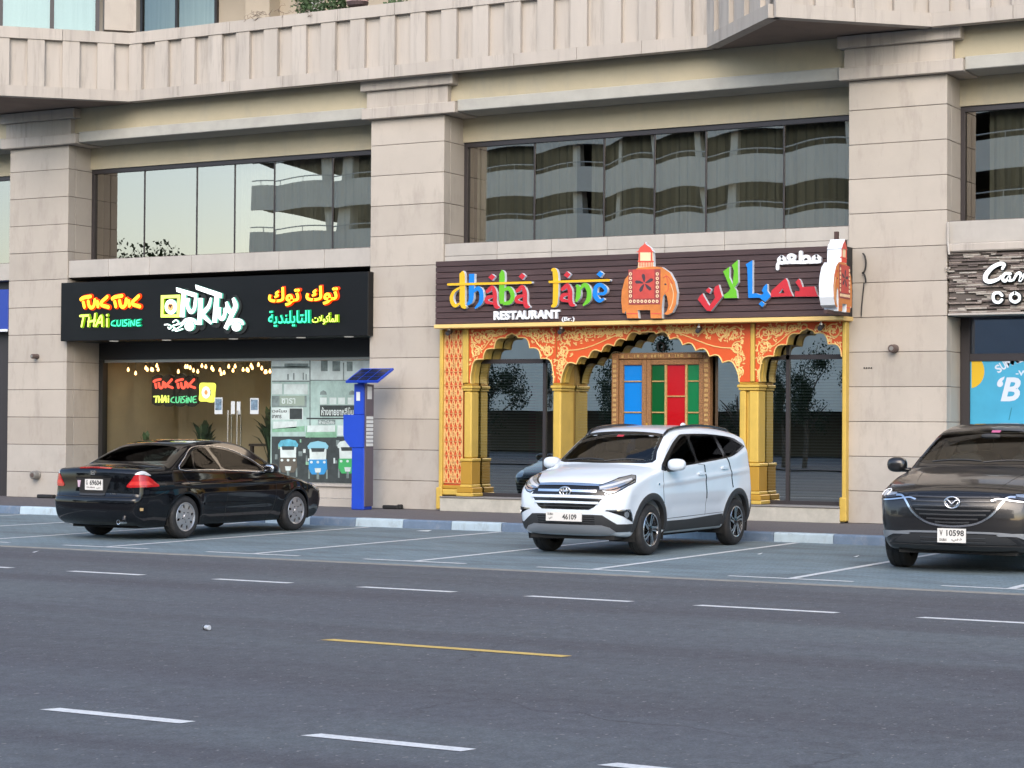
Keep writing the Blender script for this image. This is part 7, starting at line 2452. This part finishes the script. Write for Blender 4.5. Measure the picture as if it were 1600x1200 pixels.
for fr in ('L', 'R'):
    sd = 1 if fr == 'L' else -1
    for wd in (WA, WB_, WC): car.cut(wd, fr, .02)
    car.patch('window_surround', [DLO, inset(WA, .004), inset(WB_, .004), inset(WC, .004)], fr, .005, MT['gloss_black'], skirt=.008)
    for wd in (WA, WB_, WC): car.patch('side_window', wd, fr, .002, MT['autoglass'], skirt=0)
    for xw, r_ in SPEC['wheels']: arch_trim(car, xw, .38, .415, .445, .50, fr, MT['plastic'], .012, -4, 184, name='arch_cladding')
    car.patch('sill_cladding', [(1.05, .42), (-.88, .42), (-.88, .29), (1.05, .29)], fr, .010, MT['plastic'], skirt=.02)
    car.ribbon('door_seam', [(1.05, 1.14), (1.06, .8), (1.0, .45)], fr, .007, .0012, MT['underbody'])
    car.ribbon('door_seam', [(-.20, 1.19), (-.22, .8), (-.25, .45)], fr, .007, .0012, MT['underbody'])
    mb = MB()
    ellipsoid(mb, (.86, sd*1.10, 1.235), (.095, .125, .095), p=2.6)
    mi = mb.build('mirror', MT['grey_car'], car.root, smooth=True, local=True)
    MB().tube([(.88, sd*.92, 1.17), (.86, sd*1.06, 1.175)], .03, 8).build('mirror_foot', MT['gloss_black'], mi, smooth=True, local=True)
    a = 45*sd
    q = lambda pts: [(-sd*u, v) for u, v in pts]
    hl = [(1.30, .905), (1.20, .868), (1.05, .852), (.86, .858), (.80, .90), (.79, .965), (.83, .985), (.95, .975), (1.15, .94)]
    car.patch('headlamp_housing', smoothpoly(q(hl), 2), a, .005, MT['gloss_black'], skirt=.015)
    car.patch('headlamp', smoothpoly(q([(1.22, .90), (1.1, .872), (.88, .872), (.82, .91), (.83, .965), (.95, .96), (1.10, .93)]), 2), a, .009, mat('headlamp_dark', (.10, .105, .12), .15, metal=.7) if sd > 0 else bpy.data.materials['headlamp_dark'], skirt=.005)
    h_, n_ = car.hit(a, -sd*.985, .915)
    rr_ = []
    for t in np.linspace(R(150), R(390), 20):
        hh_, nn_ = car.hit(a, -sd*(.985+.062*math.cos(t)), .915+.045*math.sin(-t))
        rr_.append(hh_+nn_*.016)
    MB().tube(rr_, .007, 6).build('daytime_lamp', emis('lamp_white', (.9, .95, 1.), .25, (.7, .7, .7)) if sd > 0 else bpy.data.materials['lamp_white'], car.root, smooth=True, local=True)
    car.patch('projector_lens', circ(-sd*.985, .915, .036, .032, 16), a, .014, MT['white_lens'])
    car.patch('lamp_bar', q([(1.15, .905), (1.05, .89), (1.05, .93), (1.15, .93)]), a, .013, MT['lamp_inner'])
    car.ribbon('chrome_wing', [(-sd*u, v) for u, v in ((1.42, .86), (1.34, .88), (1.22, .862), (1.05, .845), (.88, .848))], a, .016, .012, MT['chrome'])
    lw = [(1.36, .475), (1.15, .485), (.95, .478), (.80, .455), (.75, .43), (.95, .405), (1.05, .40), (1.18, .45), (1.36, .452)]
    car.patch('lower_chrome', smoothpoly(q(lw), 2), a, .012, MT['silver'], skirt=.015)
    car.ribbon('bumper_crease', [(-sd*u, v) for u, v in ((1.0, .80), (.86, .70), (.80, .60))], a, .006, .001, MT['underbody'])
MT['grille_edge'] = mat('grille_edge_dark_chrome', (.16, .16, .165), .3, metal=.8)
g0 = [(.555, .925), (.53, .85), (.47, .745), (.38, .66), (.24, .597), (.0, .572)]
gr = [(0, .945), (.3, .942)]+g0+[(-x, z) for x, z in g0[::-1][1:]]+[(-.3, .942)]
gr = smoothpoly(gr, 2)
car.patch('grille', gr, 'F', .002, MT['gloss_black'], skirt=.02)
for k, (z, hw_) in enumerate(((.895, .53), (.845, .50), (.795, .475), (.745, .44), (.695, .39), (.645, .30), (.605, .2))):
    car.ribbon('grille_bar', [(-hw_, z), (0, z-.004), (hw_, z)], 'F', .016, .010, MT['plastic'])
    car.ribbon('grille_bar_edge', [(-hw_, z+.006), (0, z+.002), (hw_, z+.006)], 'F', .0035, .0125, MT['grille_edge'])
U = [(.70, .90), (.62, .895), (.56, .835), (.49, .735), (.39, .648), (.24, .583), (0, .558)]
car.ribbon('grille_surround', U+[(-x, z) for x, z in U[::-1][1:]], 'F', .022, .016, MT['chrome'])
p, _ = car.hit('F', 0, .835)
ex = p.x+.022
e_ = ring2(car, 'emblem', 0, .835, .088, .066, ex, .010, 1, MT['chrome'])
mb = MB()
mb.tube([(ex, -.078, .865), (ex+.004, -.045, .862), (ex+.006, 0, .815), (ex+.004, .045, .862), (ex, .078, .865)], [.006, .012, .014, .012, .006], 6)
mb.tube([(ex, -.08, .85), (ex, -.05, .80), (ex, -.02, .778)], [.004, .007, .004], 6).tube([(ex, .08, .85), (ex, .05, .80), (ex, .02, .778)], [.004, .007, .004], 6)
mb.build('emblem_wings', MT['chrome'], e_, smooth=True, local=True)
car.patch('lower_grille', [(-.60, .45), (-.40, .468), (.40, .468), (.60, .45), (.72, .365), (.66, .35), (-.66, .35), (-.72, .365)], 'F', .004, MT['plastic'], skirt=.02)
car.ribbon('lower_chrome_strip', [(-.72, .47), (-.45, .488), (0, .492), (.45, .488), (.72, .47)], 'F', .022, .012, MT['silver'])
for k in range(3): car.ribbon('grille_slat', [(-.38, .375+.025*k), (.38, .375+.025*k)], 'F', .009, .009, MT['grille_edge'] if k != 1 else MT['plastic'], smooth=False)
car.patch('chin', [(-.80, .335), (.80, .335), (.74, .29), (-.74, .29)], 'F', .010, MT['plastic'], skirt=.03)
p, _ = car.hit('F', 0, .45)
number_plate(car, (p.x+.03, 0, .45), .335, .165, 1, [('V', -.14, -.105, -.005, .065, .015), ('10598', -.06, .145, -.005, .065, .02), ('DUBAI', -.14, -.06, -.065, -.035, .012), ('\ufef2\ufe91\ufea9', .0, .12, -.068, -.03, .012)])
car.ribbon('bonnet_seam', [(-.62, .945), (-.3, .962), (0, .966), (.3, .962), (.62, .945)], 'F', .006, .0012, MT['underbody'])
for sd in (1, -1):
    car.ribbon('bonnet_crease', [(2.3, sd*.50), (1.9, sd*.56), (1.3, sd*.64)], 'T', .012, .004, MT['grey_car'])
for ya, yb in ((-.62, .0), (.03, .66)):
    pts = []
    for t in np.linspace(0, 1, 8):
        y = ya+(yb-ya)*t
        h_, _ = car.hit('F', float(y), 1.285+.02*math.sin(t*3.14)+.015*t)
        pts.append((h_.x+.012, y, h_.z))
    MB().tube(pts, .009, 6).build('wiper', MT['plastic'], car.root, local=True)
car.patch('toll_sticker', rect(-.02, 1.645, .09, 1.673), 'F', .004, mat('pink_toll_sticker', (.50, .12, .25), .5), skirt=0)
car.finish()
wheel_set(car, [w_[0] for w_ in SPEC['wheels']], .38, .245, .255, .965, 'multi')
wheel_wells(car, SPEC['wheels'], .38, .44, .965)
MB().box(-2.3, 2.25, -.70, .70, .22, .27).build('underbody_tray', MT['underbody'], car.root, local=True)
cabin(car, -2.0, .92, .80, .5, 1.20)
MT['seat_pale'] = mat('grey_leather', (.10, .10, .105), .6)
_sv = MT['seat']; MT['seat'] = MT['seat_pale']
seats(car, .10, .90, (-.40, .40), .52); seats(car, -.85, .92, (-.40, .40), .52)
MT['seat'] = _sv
steering(car, .58, .40, 1.14)
mb = MB(); ellipsoid(mb, (.50, 0, 1.60), (.02, .12, .035), p=3); mb.build('rear_view_mirror', MT['plastic'], car.root, smooth=True, local=True)
MB().tube([(.52, .0, 1.53), (.52, .0, 1.45)], .003, 4).build('hanging_cord', MT['plastic'], car.root, local=True)
